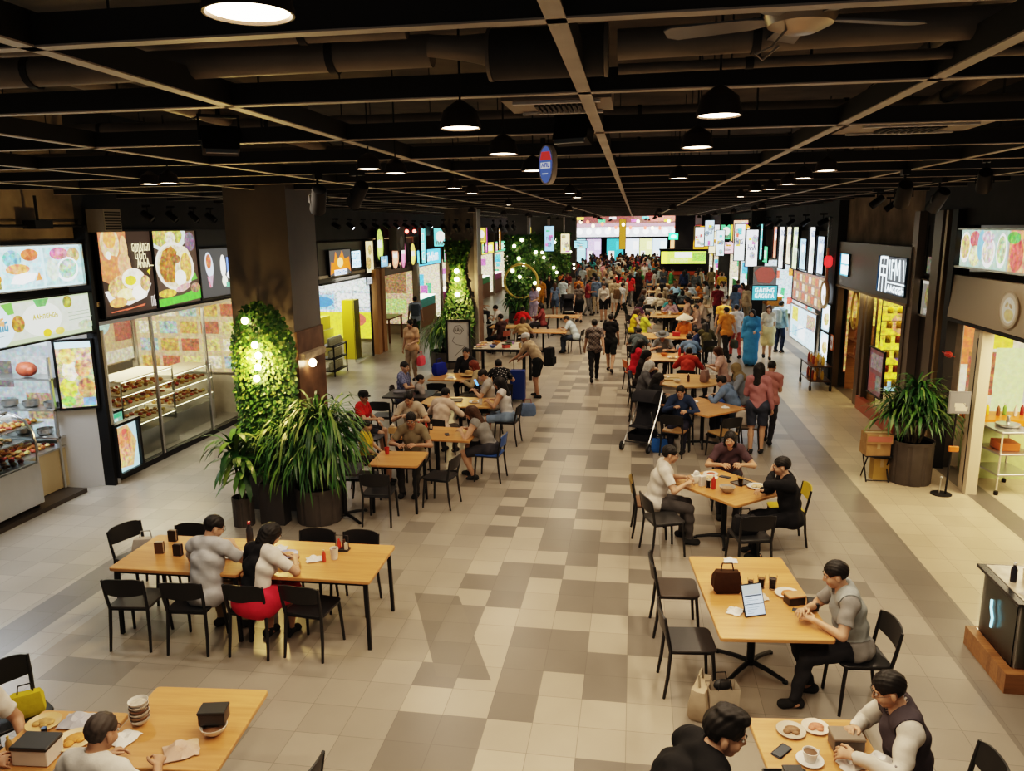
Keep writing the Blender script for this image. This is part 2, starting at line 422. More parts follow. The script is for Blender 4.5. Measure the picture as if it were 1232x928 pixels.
def make_pose(name, hip=.54, lean=10, bend=0, twist=0, head=(15, 0), hands=((-.15, .36, .82), (.15, .36, .82)), feet=((-.11, .42), (.11, .42)), fz=(.075, .075),
              kpole=((-.15, 1, .6), (.15, 1, .6)), epole=((-1, -.5, -.55), (1, -.5, -.55)), curl=22, female=False, girth=1., vox=.011, palm=(None, None), toe=(0, 0), shrug=0, fine=True):
    S = []; g = girth
    X = rotm((0, 0, 1), -twist) @ V(1, 0, 0); P = V(0, 0, hip)
    lo = rotm((1, 0, 0), -lean * .55) @ V(0, 0, 1); hi_ = rotm((0, 1, 0), bend) @ rotm((1, 0, 0), -lean * 1.15) @ V(0, 0, 1)
    hi_ = rotm((0, 0, 1), -twist) @ hi_
    W = P + lo * .17; C = W + unit(lo + hi_) * .17; N = C + hi_ * .165
    fwd = unit(np.cross(hi_, X) * -1); fwd = unit(np.cross(hi_, X)); 
    if fwd[1] < 0: fwd = -fwd
    hw = .085 if not female else .09; sw = .166 if not female else .148
    px = V(1, 0, 0)
    hl, hr = P - px * hw, P + px * hw
    S += [cap(hl, hr, .108 * g, .108 * g, 'pelvis', .03), cap(P + V(0, 0, .02), W, .112 * g, .108 * g if not female else .098 * g, 'torso', .04, (px, 1.22)),
          cap(W, C, .110 * g if not female else .098 * g, .116 * g, 'torso', .04, (X, 1.28)), cap(C, C + hi_ * .07, .112 * g, .088, 'torso', .04, (X, 1.3))]
    if seated_like(hip): S.append(ell(P + V(0, -.05, -.01), (.16, .12, .10), 'pelvis', .03))
    if g > 1.04: S.append(ell(W + fwd * .07, (.13, .10, .12), 'torso', .04))
    sh = C + hi_ * (.125 + shrug)
    sl, sr = sh - X * sw, sh + X * sw
    S += [cap(sh - X * .10 + hi_ * .035 - fwd * .025, sh + X * .10 + hi_ * .035 - fwd * .025, .060, .060, 'torso', .04), cap(sl, sr, .058, .058, 'torso', .03), cap(N - fwd * .03 - hi_ * .02, sl - fwd * .01, .056, .056, 'torso', .04), cap(N - fwd * .03 - hi_ * .02, sr - fwd * .01, .056, .056, 'torso', .04)]
    if female:
        for s in (-1, 1): S.append(ell(C + X * s * .065 + fwd * .095 - hi_ * .005, (.055, .05, .058), 'torso', .025))
    hp, hy = head
    fl = rotm((1, 0, 0), -hp) @ V(0, 1, 0)
    hz = unit(hi_ * .35 + V(0, 0, 1) * .65); nk = N + hz * .075 + fwd * .018
    S.append(cap(N - hi_ * .03, nk + hz * .02, .054 if not female else .047, .050 if not female else .044, 'neck', .02))
    Rh = rotm((0, 0, 1), -twist * .5 - hy) @ rotm((1, 0, 0), -hp)
    HO = nk + Rh @ V(0, .012, .085) 
    hs = 1.0 if not female else .96
    def hp3(x, y, z): return HO + Rh @ (V(x, y, z) * hs)
    def he(c, r, tag='head', k=.012): S.append(ell(hp3(*c), V(*r) * hs, tag, k, Rh))
    he((0, -.012, .028), (.074, .093, .088)); he((0, .024, -.028), (.060, .066, .084)); he((0, .052, -.088), (.034, .030, .024))
    for s in (-1, 1):
        he((s * .034, .056, -.032), (.030, .030, .032)); he((s * .076, -.006, -.018), (.010, .019, .031), k=.006)
        S.append(cap(hp3(s * .012, .084, .028), hp3(s * .044, .072, .026), .011, .009, 'head', .008))
        he((s * .012, .092, -.034), (.009, .010, .008), k=.006)
    S.append(cap(hp3(0, .086, .016), hp3(0, .106, -.026), .008, .012, 'head', .008))
    he((0, .086, -.060), (.023, .010, .0075), 'lip', .004); he((0, .084, -.070), (.019, .010, .0075), 'lip', .004)
    for i, s in enumerate((-1, 1)):
        a = (sl, sr)[i]; t = V(*hands[i]); el, wr = ik(a, t, .275, .245, V(*epole[i]))
        m = a + (el - a) * .62
        S += [cap(a, m, .058, .049, 'sleeve', .025), cap(m, el, .047, .040, 'uarm', .012), cap(el, wr, .040, .026, 'farm', .012)]
        d = unit(wr - el); pn = V(*palm[i]) if palm[i] is not None else V(-.5 * s, .0, -.85)
        hd = unit(d + V(0, .25, 0) if wr[2] > .7 and seated_like(hip) else d)
        hand(S, wr, hd, pn, s, curl, fine)
    for i, s in enumerate((-1, 1)):
        a = (hl, hr)[i]; an = V(feet[i][0], feet[i][1], fz[i]); kn, an = ik(a, an, .43, .41, V(*kpole[i]))
        m = a + (kn - a) * .80; td = V(math.sin(R(toe[i])), math.cos(R(toe[i])), 0)
        S += [cap(a, m, .092 * g, .066, 'thigh', .03), cap(m, kn, .064, .056, 'knee', .02)]
        cf = kn + (an - kn) * .35 - np.cross(unit(an - kn), V(1, 0, 0)) * 0
        S += [cap(kn, cf, .055, .054, 'shin', .02), cap(cf, an, .053, .036, 'shin', .015)]
        tz = -.045 if fz[i] < .09 else -.075
        S += [cap(an + V(0, 0, -.035) - td * .045, an + td * .10 + V(0, 0, tz), .037, .034, 'foot%d' % i, .012, (np.cross(td, V(0, 0, 1)), 1.15)), cap(an, an - td * .02 + V(0, 0, -.03), .037, .036, 'foot%d' % i, .012)]
    POSES[name] = dict(S=S, HO=HO, Rh=Rh, hs=hs, vox=vox, cache={}, hip=hip, P=P, feet=feet, geo=None, lean=lean)
def seated_like(h): return h < .75
def geo(pn):
    p = POSES[pn]
    if p['geo'] is None:
        f, lo = field(p['S'], p['vox']); v, F = snet(f, lo, p['vox']); nr = vnormals(v, F)
        c = v[F].mean(1); best = np.full(len(c), 9.); tag = np.zeros(len(c), int); names = []
        for s in p['S']:
            if s[5] not in names: names.append(s[5])
            d = sdf(c, s); k = d < best; best[k] = d[k]; tag[k] = names.index(s[5])
        p['geo'] = (v, F, nr, np.array(names)[tag])
    return p['geo']
CLOTH_TAGS = {'crop': ('torso', 'sleeve'), 'tee': ('torso', 'sleeve', 'pelvis'), 'long': ('torso', 'sleeve', 'uarm', 'farm', 'pelvis'), 'vest': ('torso', 'pelvis'), 'trousers': ('pelvis', 'thigh', 'knee', 'shin'),
              'shorts': ('pelvis', 'thigh'), 'leggings': ('pelvis', 'thigh', 'knee', 'shin'), 'tabard': ('torso',), 'half_top': ('torso', 'sleeve')}
CLOTH_OFF = {'crop': .011, 'tee': .012, 'long': .013, 'vest': .010, 'trousers': .009, 'shorts': .016, 'leggings': .004, 'tabard': .022, 'half_top': .017}
def cloth_mesh(pn, kind, matl):
    p = POSES[pn]; key = (kind, matl.name)
    if key not in p['cache']:
        v, F, nr, tg = geo(pn)
        if kind in ('skirt', 'robe'):
            S = p['S']; L = [s for s in S if s[0] == 'c' and s[5] in ('thigh', 'pelvis')]
            extra = [cap(s[1], s[2] if s[5] != 'thigh' else s[1] + (s[2] - s[1]) * 1.15, s[3] + .03, s[4] + .05, 'x', .10) for s in L]
            extra += [('e', s[1], s[2] + .028, s[3], None, 'x', .05, None) for s in S if s[0] == 'e' and s[5] == 'pelvis' or s[0] == 'e' and s[5] == 'torso' and kind == 'robe']
            if kind == 'robe': extra.append(cap((0, .0, p['hip']), (0, .02, .22), .16, .22, 'x', .08))
            if kind == 'robe': extra += [cap(s[1], s[2], s[3] + .022, s[4] + .028, 'x', .05) for s in S if s[0] == 'c' and s[5] in ('torso', 'sleeve', 'uarm', 'farm', 'knee', 'shin')]
            f, lo = field(extra, .014); v2, F2 = snet(f, lo, .014); p['cache'][key] = np_mesh(kind, v2, F2, [matl])
        else:
            k = np.isin(tg, CLOTH_TAGS[kind])
            if kind == 'half_top': k &= v[F].mean(1)[:, 0] < .06
            if kind == 'tabard': k &= np.abs(v[F].mean(1)[:, 0] - 0) < .17
            p['cache'][key] = shell(kind, v, F, nr, k, CLOTH_OFF[kind], matl)
    return p['cache'][key]
def part_mesh(pn, tag, off, matl, nm):
    p = POSES[pn]
    if tag not in p['cache']:
        v, F, nr, tg = geo(pn); p['cache'][tag] = shell(nm, v, F, nr, tg == tag, off, matl)
    return p['cache'][tag]
def body_mesh(pn):
    p = POSES[pn]
    if 'body' not in p['cache']:
        v, F, nr, tg = geo(pn); p['cache']['body'] = np_mesh('body', v, F, [M_skin, M_lip], (tg == 'lip').astype(int))
    return p['cache']['body']
HAIRS = {}
def hair_mesh(style):
    if style in HAIRS: return HAIRS[style]
    h = .0075; pr = [ell((0, -.014, .034), (.083, .103, .093), 'h', .01)]
    if style in ('long', 'ponytail', 'bob', 'bun'): pr = [ell((0, -.016, .030), (.088, .107, .100), 'h', .01)]
    if style == 'long': pr += [cap((0, -.07, .0), (0, -.095, -.27), .085, .06, 'h', .04, (V(1, 0, 0), 1.15)), cap((-.07, -.01, .0), (-.085, .0, -.17), .028, .022, 'h', .02), cap((.07, -.01, .0), (.085, .0, -.17), .028, .022, 'h', .02)]
    if style == 'bob': pr += [cap((0, -.05, .0), (0, -.05, -.09), .088, .075, 'h', .03), cap((-.07, .0, .0), (-.075, .0, -.10), .026, .022, 'h', .02), cap((.07, .0, .0), (.075, .0, -.10), .026, .022, 'h', .02)]
    if style == 'ponytail': pr += [ell((0, -.12, .05), (.035, .035, .035), 'h', .02), cap((0, -.13, .04), (0, -.15, -.17), .035, .015, 'h', .02)]
    if style == 'bun': pr += [ell((0, -.10, .09), (.045, .045, .042), 'h', .015)]
    if style == 'tuft': pr += [ell((.01, .045, .105), (.055, .05, .032), 'h', .02), ell((0, -.01, .118), (.06, .07, .022), 'h', .02)]
    if style == 'thin': pr = [ell((0, -.016, .028), (.079, .098, .092), 'h', .01)]
    if style == 'hijab': pr = [ell((0, -.014, .024), (.094, .114, .112), 'h', .01), cap((0, -.01, -.06), (0, -.02, -.19), .085, .14, 'h', .05, (V(1, 0, 0), 1.2))]
    f, lo = field(pr, h); n = f.shape
    g = np.stack(np.meshgrid(*[lo[i] + h * np.arange(n[i]) for i in range(3)], indexing='ij'), -1)
    x, y, z = g[..., 0], g[..., 1], g[..., 2]
    f = f + .0035 * np.sin(x * 170 + z * 40) * np.sin(y * 110 - z * 90)
    face = sdf(g, ell((0, .115, -.036), (.072 if style != 'hijab' else .064, .085, .098 if style != 'hijab' else .088), 'h'))
    f = np.maximum(f, -face)
    if style in ('short', 'tuft', 'thin'):
        lowcut = np.where(y > -.03, .02 - z - np.clip(y - .0, 0, .08) * .3, -.055 - z); f = np.maximum(f, lowcut * .8)
        f = np.maximum(f, -sdf(g, ell((.085, .0, -.02), (.03, .025, .04), 'h'))); f = np.maximum(f, -sdf(g, ell((-.085, .0, -.02), (.03, .025, .04), 'h')))
    v, F = snet(f, lo, h); HAIRS[style] = np_mesh('hair', v, F, [M_hairm if style != 'hijab' else M_cloth]); return HAIRS[style]
def eye_mesh():
    if 'eye' not in HAIRS:
        b = MB(); b.ell((0, 0, 0), (.0145, .008, .0075), mi=0); b.ell((0, .0055, 0), (.0065, .004, .0065), mi=1); HAIRS['eye'] = b.mesh('eye', [M_white, M_dark])
        b = MB(); b.tube([(-.02, 0, 0), (0, .004, .005), (.02, -.003, 0)], [.003, .004, .002], 6); HAIRS['brow'] = b.mesh('eyebrow', [M_hairm])
        b = MB()
        for s in (-1, 1):
            b.tube([(s * .032 + .021 * math.cos(t), .0, .017 * math.sin(t)) for t in [i * math.pi / 6 for i in range(13)]], .0016, 5)
            b.tube([(s * .053, 0, .005), (s * .078, -.03, .005), (s * .078, -.10, -.005)], .0015, 5)
        b.tube([(-.011, 0, .004), (.011, 0, .004)], .0015, 5); HAIRS['glasses'] = b.mesh('glasses', [BLACK])
        b = MB(); b.lathe([(.108, -.002), (.107, .045), (.085, .085), (.03, .104), (.004, .106)], (0, -.014, .03), 20)
        b.prism([(.075 * math.cos(t), .07 + .105 * math.sin(t)) for t in [i * math.pi / 12 for i in range(13)]], .034, .042, plane='XY'); HAIRS['cap'] = b.mesh('cap', [M_cloth])
        b = MB(); b.lathe([(.19, .0), (.185, .008), (.10, .018), (.094, .075), (.07, .098), (.004, .10)], (0, -.012, .042), 24); HAIRS['sunhat'] = b.mesh('sun_hat', [M_cloth])
        b = MB(); b.lathe([(.27, -.01), (.265, .0), (.13, .09), (.004, .17)], (0, -.012, .03), 24); HAIRS['cone'] = b.mesh('conical_hat', [M_cloth])
        b = MB()
        b.loft([[(x * (.15 + .012 * q) , y0 - .11 * 0 + s * .0 , z) for x, y0 in ((-1, 0), (-1, -.10), (-.6, -.16), (.6, -.16), (1, -.10), (1, 0))] for q, z, s in ((0, 0, 0), (1, .05, 0), (1, .33, 0), (-2, .42, 0))]); b.box((0, -.17, .12), (.2, .05, .16)); HAIRS['backpack'] = b.mesh('backpack', [M_cloth])
        b = MB(); b.loft([[(x * w, y * d, z) for x, y in ((-1, -1), (1, -1), (1, 1), (-1, 1))] for w, d, z in ((.12, .045, 0), (.15, .06, .06), (.14, .05, .22), (.11, .012, .27))])
        b.tube([(-.08, 0, .26), (-.05, 0, .38), (.05, 0, .38), (.08, 0, .26)], .007, 6); HAIRS['tote'] = b.mesh('tote_bag', [M_cloth])
    return HAIRS['eye']
SKINS = [(.42, .235, .15), (.50, .30, .20), (.33, .175, .105), (.46, .27, .175)]
PEOPLE = []
HAIRC = {'black': (.012, .010, .009), 'brown': (.06, .028, .014), 'grey': (.28, .27, .26), 'red': (.16, .035, .015), 'white': (.55, .54, .52)}
def person(pose, loc, face, label, top='tee', tcol=(.5, .5, .5), bot='trousers', bcol=(.03, .03, .035), hair='short', hcol='black', skin=1, shoe=(.03, .03, .03), head_at=False, scale=1., group=None, extra=(), tmat=None, detail=True, z=0):
    """loc = floor point under the pelvis, or (head_at) the point over which the head stands; face 0 looks along +Y, 90 along -X, 180 back to the camera"""
    p = POSES[pose]; eye_mesh()
    if head_at:
        h = Matrix.Rotation(R(face), 3, 'Z') @ Vector(p['HO']) * scale; loc = (loc[0] - h.x, loc[1] - h.y)
    PEOPLE.append((loc[0], loc[1])); o = thing('person', label, 'person', (loc[0], loc[1], z), face, group); o.scale = (scale,) * 3
    sk = SKINS[skin] if isinstance(skin, int) else skin
    bd = inst('body', body_mesh(pose), o, sk)
    tm = tmat or M_cloth; names = {'crop': 'shirt', 'tee': 'shirt', 'long': 'long_sleeved_shirt', 'vest': 'sleeveless_top'}
    if bot: inst(bot, cloth_mesh(pose, bot, M_cloth), o, bcol)
    if top == 'robe': inst('robe', cloth_mesh(pose, 'robe', tm), o, tcol)
    elif top: inst(names[top], cloth_mesh(pose, top, tm), o, tcol)
    for i in (0, 1):
        m = part_mesh(pose, 'foot%d' % i, .006, M_cloth, 'shoe')
        if m and shoe: inst('shoe', m, o, shoe)
    HM = Matrix.Translation(Vector(p['HO'])) @ Matrix(p['Rh'].tolist()).to_4x4() @ Matrix.Scale(p['hs'], 4)
    hc = HAIRC[hcol] if isinstance(hcol, str) else hcol
    if hair: inst('headscarf' if hair == 'hijab' else 'hair', hair_mesh(hair), o, hc, mat4=HM)
    if detail:
        for s in (-1, 1):
            inst('eye', HAIRS['eye'], bd, mat4=HM @ Matrix.Translation((s * .031, .0835, .006)))
            inst('eyebrow', HAIRS['brow'], bd, hc if hair != 'hijab' else HAIRC['black'], mat4=HM @ Matrix.Translation((s * .031, .090, .030)))
    for e in extra:
        k, c = e[0], e[1]
        if k == 'glasses': inst('glasses', HAIRS['glasses'], o, c, mat4=HM @ Matrix.Translation((0, .102, .004)))
        elif k in ('cap', 'sunhat', 'cone'): inst({'cap': 'cap', 'sunhat': 'sun_hat', 'cone': 'conical_hat'}[k], HAIRS[k], o, c, mat4=HM)
        elif k in ('tabard', 'half_top'): inst('tabard' if k == 'tabard' else 'dark_half', cloth_mesh(pose, k, M_cloth), o, c)
    if any(e[0] in ('backpack', 'tote') for e in extra):
        for e in extra:
            if e[0] == 'backpack':
                q = Matrix.Rotation(R(face), 4, 'Z') @ Vector((0, -.165, p['hip'] + .10)) * scale
                single('backpack', HAIRS['backpack'], e[2], 'backpack', (loc[0] + q.x, loc[1] + q.y, q.z), face, e[1])
            if e[0] == 'tote':
                q = Matrix.Rotation(R(face), 4, 'Z') @ Vector((.27 * e[3], .0, .42)) * scale
                single('tote_bag', HAIRS['tote'], e[2], 'bag', (loc[0] + q.x, loc[1] + q.y, q.z), face + 90, e[1])
    return o
# poses ---------------------------------------------------------------
ST = dict(hip=.90, vox=.0125, fine=False, kpole=((-.05, 1, 0), (.05, 1, 0)))
make_pose('stand', lean=2, head=(4, 0), hands=((-.27, .03, .80), (.27, .03, .80)), feet=((-.10, 0), (.10, .02)), epole=((-.3, -1, 0), (.3, -1, 0)), **ST)
make_pose('stand_woman', lean=2, head=(8, 15), hands=((-.12, .27, 1.05), (.26, .04, .80)), feet=((-.09, 0), (.09, .06)), female=True, epole=((-.4, -1, 0), (.3, -1, 0)), **ST)
make_pose('stride', lean=5, head=(5, 0), hands=((-.25, .18, .86), (.25, -.16, .84)), feet=((-.08, -.30), (.08, .28)), fz=(.12, .08), epole=((-.3, -1, 0), (.3, -1, 0)), **ST)
make_pose('stride_woman', lean=4, head=(6, 10), hands=((-.22, -.15, .85), (.22, .17, .88)), feet=((-.07, .24), (.07, -.24)), fz=(.08, .12), female=True, epole=((-.3, -1, 0), (.3, -1, 0)), **ST)
make_pose('walk_phone', lean=4, head=(25, 0), hands=((-.10, .30, 1.12), (.08, .30, 1.10)), feet=((-.08, .18), (.08, -.16)), fz=(.08, .11), epole=((-.5, -1, -.3), (.5, -1, -.3)), **ST)
make_pose('stoop', lean=42, head=(10, -20), hands=((-.18, .62, .92), (.22, .58, .90)), feet=((-.11, -.04), (.11, .12)), epole=((-.5, -.5, -1), (.5, -.5, -1)), **ST)
SE = dict(vox=.0115)
make_pose('eat', lean=16, head=(22, 0), hands=((-.16, .34, .815), (.10, .33, .88)), curl=45, **SE)
make_pose('eat_woman', lean=14, head=(20, 5), hands=((-.12, .34, .83), (.14, .35, .82)), curl=40, female=True, **SE)
make_pose('phone', lean=10, head=(30, 0), hands=((-.05, .32, .86), (.06, .32, .86)), curl=45, **SE)
make_pose('phone_woman', lean=14, head=(32, -5), hands=((-.05, .34, .86), (.06, .34, .86)), curl=45, female=True, **SE)
make_pose('chat', lean=4, head=(4, 28), twist=8, hands=((-.14, .30, .66), (.20, .36, .80)), **SE)
make_pose('chat_woman', lean=6, head=(4, -26), twist=-8, hands=((-.20, .36, .80), (.12, .28, .66)), female=True, **SE)
make_pose('hunch', lean=34, head=(26, 0), hands=((-.16, .48, .81), (.15, .46, .81)), shrug=.01, **SE)
make_pose('hunch_woman', lean=30, head=(28, 8), hands=((-.14, .44, .81), (.15, .45, .81)), female=True, **SE)
make_pose('rest', lean=-2, head=(6, 0), hands=((-.13, .27, .64), (.13, .27, .64)), **SE)
HE = dict(vox=.0082)
make_pose('man_grey_shirt', lean=17, twist=-6, head=(24, 38), hands=((-.13, .36, .84), (.12, .33, .92)), curl=45, feet=((-.13, .34), (.15, .38)), girth=1.05, **HE)
make_pose('woman_two_tone', lean=24, twist=8, head=(38, 20), hands=((-.10, .42, .82), (.17, .44, .81)), curl=40, female=True, feet=((-.1, .30), (.1, .38)), **HE)
make_pose('man_tablet', lean=16, twist=4, head=(18, 10), hands=((-.12, .37, .815), (.04, .40, .84)), curl=40, feet=((-.12, .50), (.12, .30)), **HE)
make_pose('man_black_tee', hip=.86, lean=44, twist=-6, head=(16, 14), hands=((-.14, .66, .80), (.12, .62, .84)), curl=50, girth=1.06, epole=((-.5, -.2, -1), (.5, -.2, -1)), feet=((-.12, -.02), (.12, .08)), kpole=((-.05, 1, 0), (.05, 1, 0)), **HE)
make_pose('woman_tabard', lean=15, twist=0, head=(22, 6), hands=((-.22, .42, .83), (.08, .34, .84)), curl=48, girth=1.0, **HE)
make_pose('man_white_tee', lean=16, twist=0, head=(10, 0), hands=((-.10, .38, .84), (.12, .37, .82)), curl=45, feet=((-.12, .36), (.13, .44)), girth=1.02, **HE)
make_pose('woman_mauve', lean=32, twist=0, head=(6, 8), hands=((-.16, .46, .82), (.12, .48, .81)), curl=40, female=True, **HE)
make_pose('man_black_shirt', lean=12, twist=0, head=(10, 10), hands=((-.02, .25, 1.10), (.10, .34, .84)), curl=50, girth=1.03, palm=((0, -1, .3), None), **HE)
make_pose('man_back', lean=14, head=(22, 8), hands=((-.20, .36, .83), (.20, .36, .83)), curl=40, girth=1.04, **HE)
make_pose('man_reading', lean=15, head=(20, -6), hands=((-.12, .34, .815), (.16, .36, .815)), curl=20, **HE)
make_pose('woman_writing', lean=34, head=(30, 4), twist=4, hands=((-.10, .46, .81), (.12, .44, .815)), curl=45, female=True, feet=((-.1, .26), (.12, .40)), **HE)
# ------------------------------------------------------------------ furniture (every kind is modelled once; copies share its meshes)
def rot2(x, y, a): c, s = math.cos(R(a)), math.sin(R(a)); return x * c - y * s, x * s + y * c
CH = {}
def chair_meshes():
    if CH: return CH
    b = MB(); b.slab(.42, .42, .022, .06, .445, c=(0, .01)); CH['seat'] = b.mesh('seat', [M_paint])
    b = MB(); rings = []
    for i in range(11):
        u = -1 + i / 5; x = u * .205; y = -.215 - .035 * (1 - u * u); z0 = .60 + .02 * abs(u) ** 3; z1 = .795 - .03 * u ** 4
        rings.append([(x, y - .007, z0), (x, y + .007, z0), (x, y + .001 - .025, z1), (x, y - .013 - .025, z1)])
    b.loft(rings); CH['backrest'] = b.mesh('backrest', [M_paint])
    for n, x in (('fl', -1), ('fr', 1)):
        b = MB(); b.tube([(x * .185, .18, .447), (x * .195, .20, .22), (x * .205, .215, 0)], [.017, .0165, .014], 8); CH[n] = b.mesh('leg', [M_paint])
    for n, x in (('rl', -1), ('rr', 1)):
        b = MB(); b.tube([(x * .205, -.245, .77), (x * .20, -.215, .60), (x * .19, -.185, .44), (x * .20, -.205, .2), (x * .205, -.235, 0)], [.013, .0165, .017, .0165, .014], 8); CH[n] = b.mesh('leg', [M_paint])
    b = MB(); b.tube([(-.187, .18, .432), (.187, .18, .432)], .010, 6); b.tube([(-.187, -.185, .432), (.187, -.185, .432)], .010, 6)
    for x in (-1, 1): b.tube([(x * .187, -.185, .432), (x * .187, .18, .432)], .010, 6)
    CH['rail'] = b.mesh('seat_rail', [M_paint]); return CH
CBLACK = (.014, .014, .015); CYEL = (.55, .42, .02); CBLUE = (.03, .09, .28); CRED = (.45, .04, .03); CBROWN = (.20, .11, .06); CGREY = (.05, .045, .042)
def chair(loc, face, label, seat=CBLACK, back=None, group=None, frame=CBLACK):
    m = chair_meshes(); o = thing('dining_chair', label, 'chair', (*loc[:2], 0), face, group)
    inst('seat', m['seat'], o, seat); inst('backrest', m['backrest'], o, back or seat)
    for k in ('fl', 'fr', 'rl', 'rr'): inst('leg', m[k], o, frame)
    inst('seat_rail', m['rail'], o, frame); return o
TB = {}; TABLES = []
def table(loc, w, d, rz, label, base='column', top=WOOD, r=.03, h=.75, group=None, name='dining_table'):
    TABLES.append((loc[0], loc[1], w, d, rz)); o = thing(name, label, 'table', (*loc[:2], 0), rz, group)
    k = (w, d, top.name, r, h, base)
    if k not in TB:
        q = {}; b = MB(); b.slab(w, d, .035, min(r, w / 2 - .002, d / 2 - .002), h - .035, n=4 if r < .2 else 10, bev=.005); q['tabletop'] = [b.mesh('tabletop', [top])]
        if base == 'column':
            b = MB(); b.tube([(0, 0, .03), (0, 0, h - .05)], .036, 14); b.box((0, 0, h - .045), (.34, .34, .02)); q['column'] = [b.mesh('column', [BLACK])]
            q['foot'] = []
            for a in (45, 135, 225, 315):
                b = MB(); x, y = rot2(.36, 0, a); b.tube([(0, 0, .065), (x * .5, y * .5, .05), (x, y, .018)], [.026, .022, .018], 8); b.lathe([(.026, 0), (.026, .018)], (x, y, 0), 10); q['foot'].append(b.mesh('foot', [BLACK]))
        else:
            q['leg'] = []
            for sx in (-1, 1):
                for sy in (-1, 1):
                    b = MB(); b.tube([(sx * (w / 2 - .06), sy * (d / 2 - .06), h - .036), (sx * (w / 2 - .045), sy * (d / 2 - .045), 0)], 0, mi=0, sq=(.017, .017)); q['leg'].append(b.mesh('leg', [BLACK]))
            b = MB()
            for sy in (-1, 1): b.box((0, sy * (d / 2 - .06), h - .055), (w - .12, .03, .035))
            for sx in (-1, 1): b.box((sx * (w / 2 - .06), 0, h - .055), (.03, d - .12, .035))
            q['apron'] = [b.mesh('apron', [BLACK])]
        TB[k] = q
    for n, ms in TB[k].items():
        for m in ms: inst(n, m, o)
    return o
# ---- things on tables
TH = {}
def part_set(key, fn):
    if key not in TH: TH[key] = fn()
    return TH[key]
def place(key, fn, name, label, cat, loc, rz=0, group=None, colors=None, scale=1):
    """fn() -> [(part name, mesh, colour)]; the first entry with part name None makes a one-mesh thing"""
    ps = part_set(key, fn)
    if len(ps) == 1:
        o = single(name, ps[0][1], label, cat, loc, rz, (colors or [ps[0][2]])[0], group)
    else:
        o = thing(name, label, cat, loc, rz, group)
        for i, (n, m, c) in enumerate(ps): inst(n, m, o, (colors[i] if colors and i < len(colors) and colors[i] else c))
    if scale != 1: o.scale = (scale,) * 3
    return o
P1 = M_paint
def f_bowl():
    b = MB(); b.lathe([(.03, 0), (.035, .004), (.065, .03), (.078, .06), (.074, .06), (.06, .03), (.0, .012)][:6], n=20); c = MB(); c.lathe([(.062, .040), (.03, .05), (.002, .052)], n=16)
    return [('bowl', b.mesh('bowl', [P1]), (.7, .68, .64)), ('food', c.mesh('food', [M_food]), (.45, .22, .07))]
def f_plate():
    b = MB(); b.lathe([(.06, 0), (.07, .005), (.115, .018), (.112, .021), (.07, .009), (.002, .008)], n=24); c = MB()
    c.ell((.01, .01, .016), (.06, .045, .018)); c.ell((-.035, -.02, .016), (.03, .03, .015)); c.ell((.03, -.035, .015), (.028, .02, .014))
    return [('plate', b.mesh('plate', [P1]), (.72, .70, .66)), ('food', c.mesh('food', [M_food]), (.48, .25, .08))]
def f_cup():
    b = MB(); b.lathe([(.028, 0), (.038, .10), (.040, .105), (.036, .105), (.030, .02), (.002, .018)], n=18); c = MB(); c.lathe([(.034, .085), (.002, .086)], n=16)
    return [('cup', b.mesh('cup', [P1]), (.7, .68, .64)), ('drink', c.mesh('drink', [P1]), (.10, .04, .015))]
def f_glass():
    b = MB(); b.lathe([(.028, 0), (.036, .125), (.0335, .125), (.026, .01), (.002, .009)], n=18); c = MB(); c.lathe([(.024, .012), (.031, .10), (.002, .101)], n=16)
    return [('tumbler', b.mesh('tumbler', [CASEGLASS]), (1, 1, 1)), ('drink', c.mesh('drink', [M_paint]), (.16, .07, .02))]
def f_bottle():
    b = MB(); b.lathe([(.026, 0), (.028, .01), (.028, .12), (.012, .155), (.011, .17)], n=16); c = MB(); c.lathe([(.013, .168), (.013, .188), (.002, .189)], n=12)
    return [('bottle', b.mesh('bottle', [P1]), (.45, .05, .03)), ('cap', c.mesh('cap', [P1]), (.75, .73, .7))]
def f_box():
    b = MB(); b.slab(.16, .11, .075, .006); c = MB(); c.slab(.168, .118, .018, .006, .072)
    return [('tray', b.mesh('tray', [P1]), (.03, .03, .03)), ('lid', c.mesh('lid', [P1]), (.02, .02, .02))]
def f_tissue():
    b = MB(); b.slab(.13, .09, .10, .008); c = MB(); c.loft([[(x * w, y * d, z) for x, y in ((-1, -.6), (0, -1), (1, -.5), (.7, .8), (-.8, .7))] for w, d, z in ((.03, .015, .098), (.045, .03, .125), (.02, .03, .155))])
    return [('box', b.mesh('box', [P1]), (.75, .72, .66)), ('tissue', c.mesh('tissue', [P1]), (.8, .8, .8))]
def f_holder():
    b = MB(); b.box((0, 0, .004), (.09, .05, .008))
    for s in (-1, 1): b.box((0, s * .022, .065), (.09, .006, .12))
    c = MB(); c.box((0, 0, .07), (.075, .034, .12))
    return [('holder', b.mesh('holder', [P1]), (.02, .018, .016)), ('cards', c.mesh('cards', [P1]), (.25, .20, .15))]
def f_phone():
    b = MB(); b.slab(.074, .155, .009, .012); c = MB(); c.slab(.066, .140, .0015, .008, .009)
    return [('case', b.mesh('case', [P1]), (.02, .02, .025)), ('screen', c.mesh('screen', [P1]), (.04, .05, .06))]
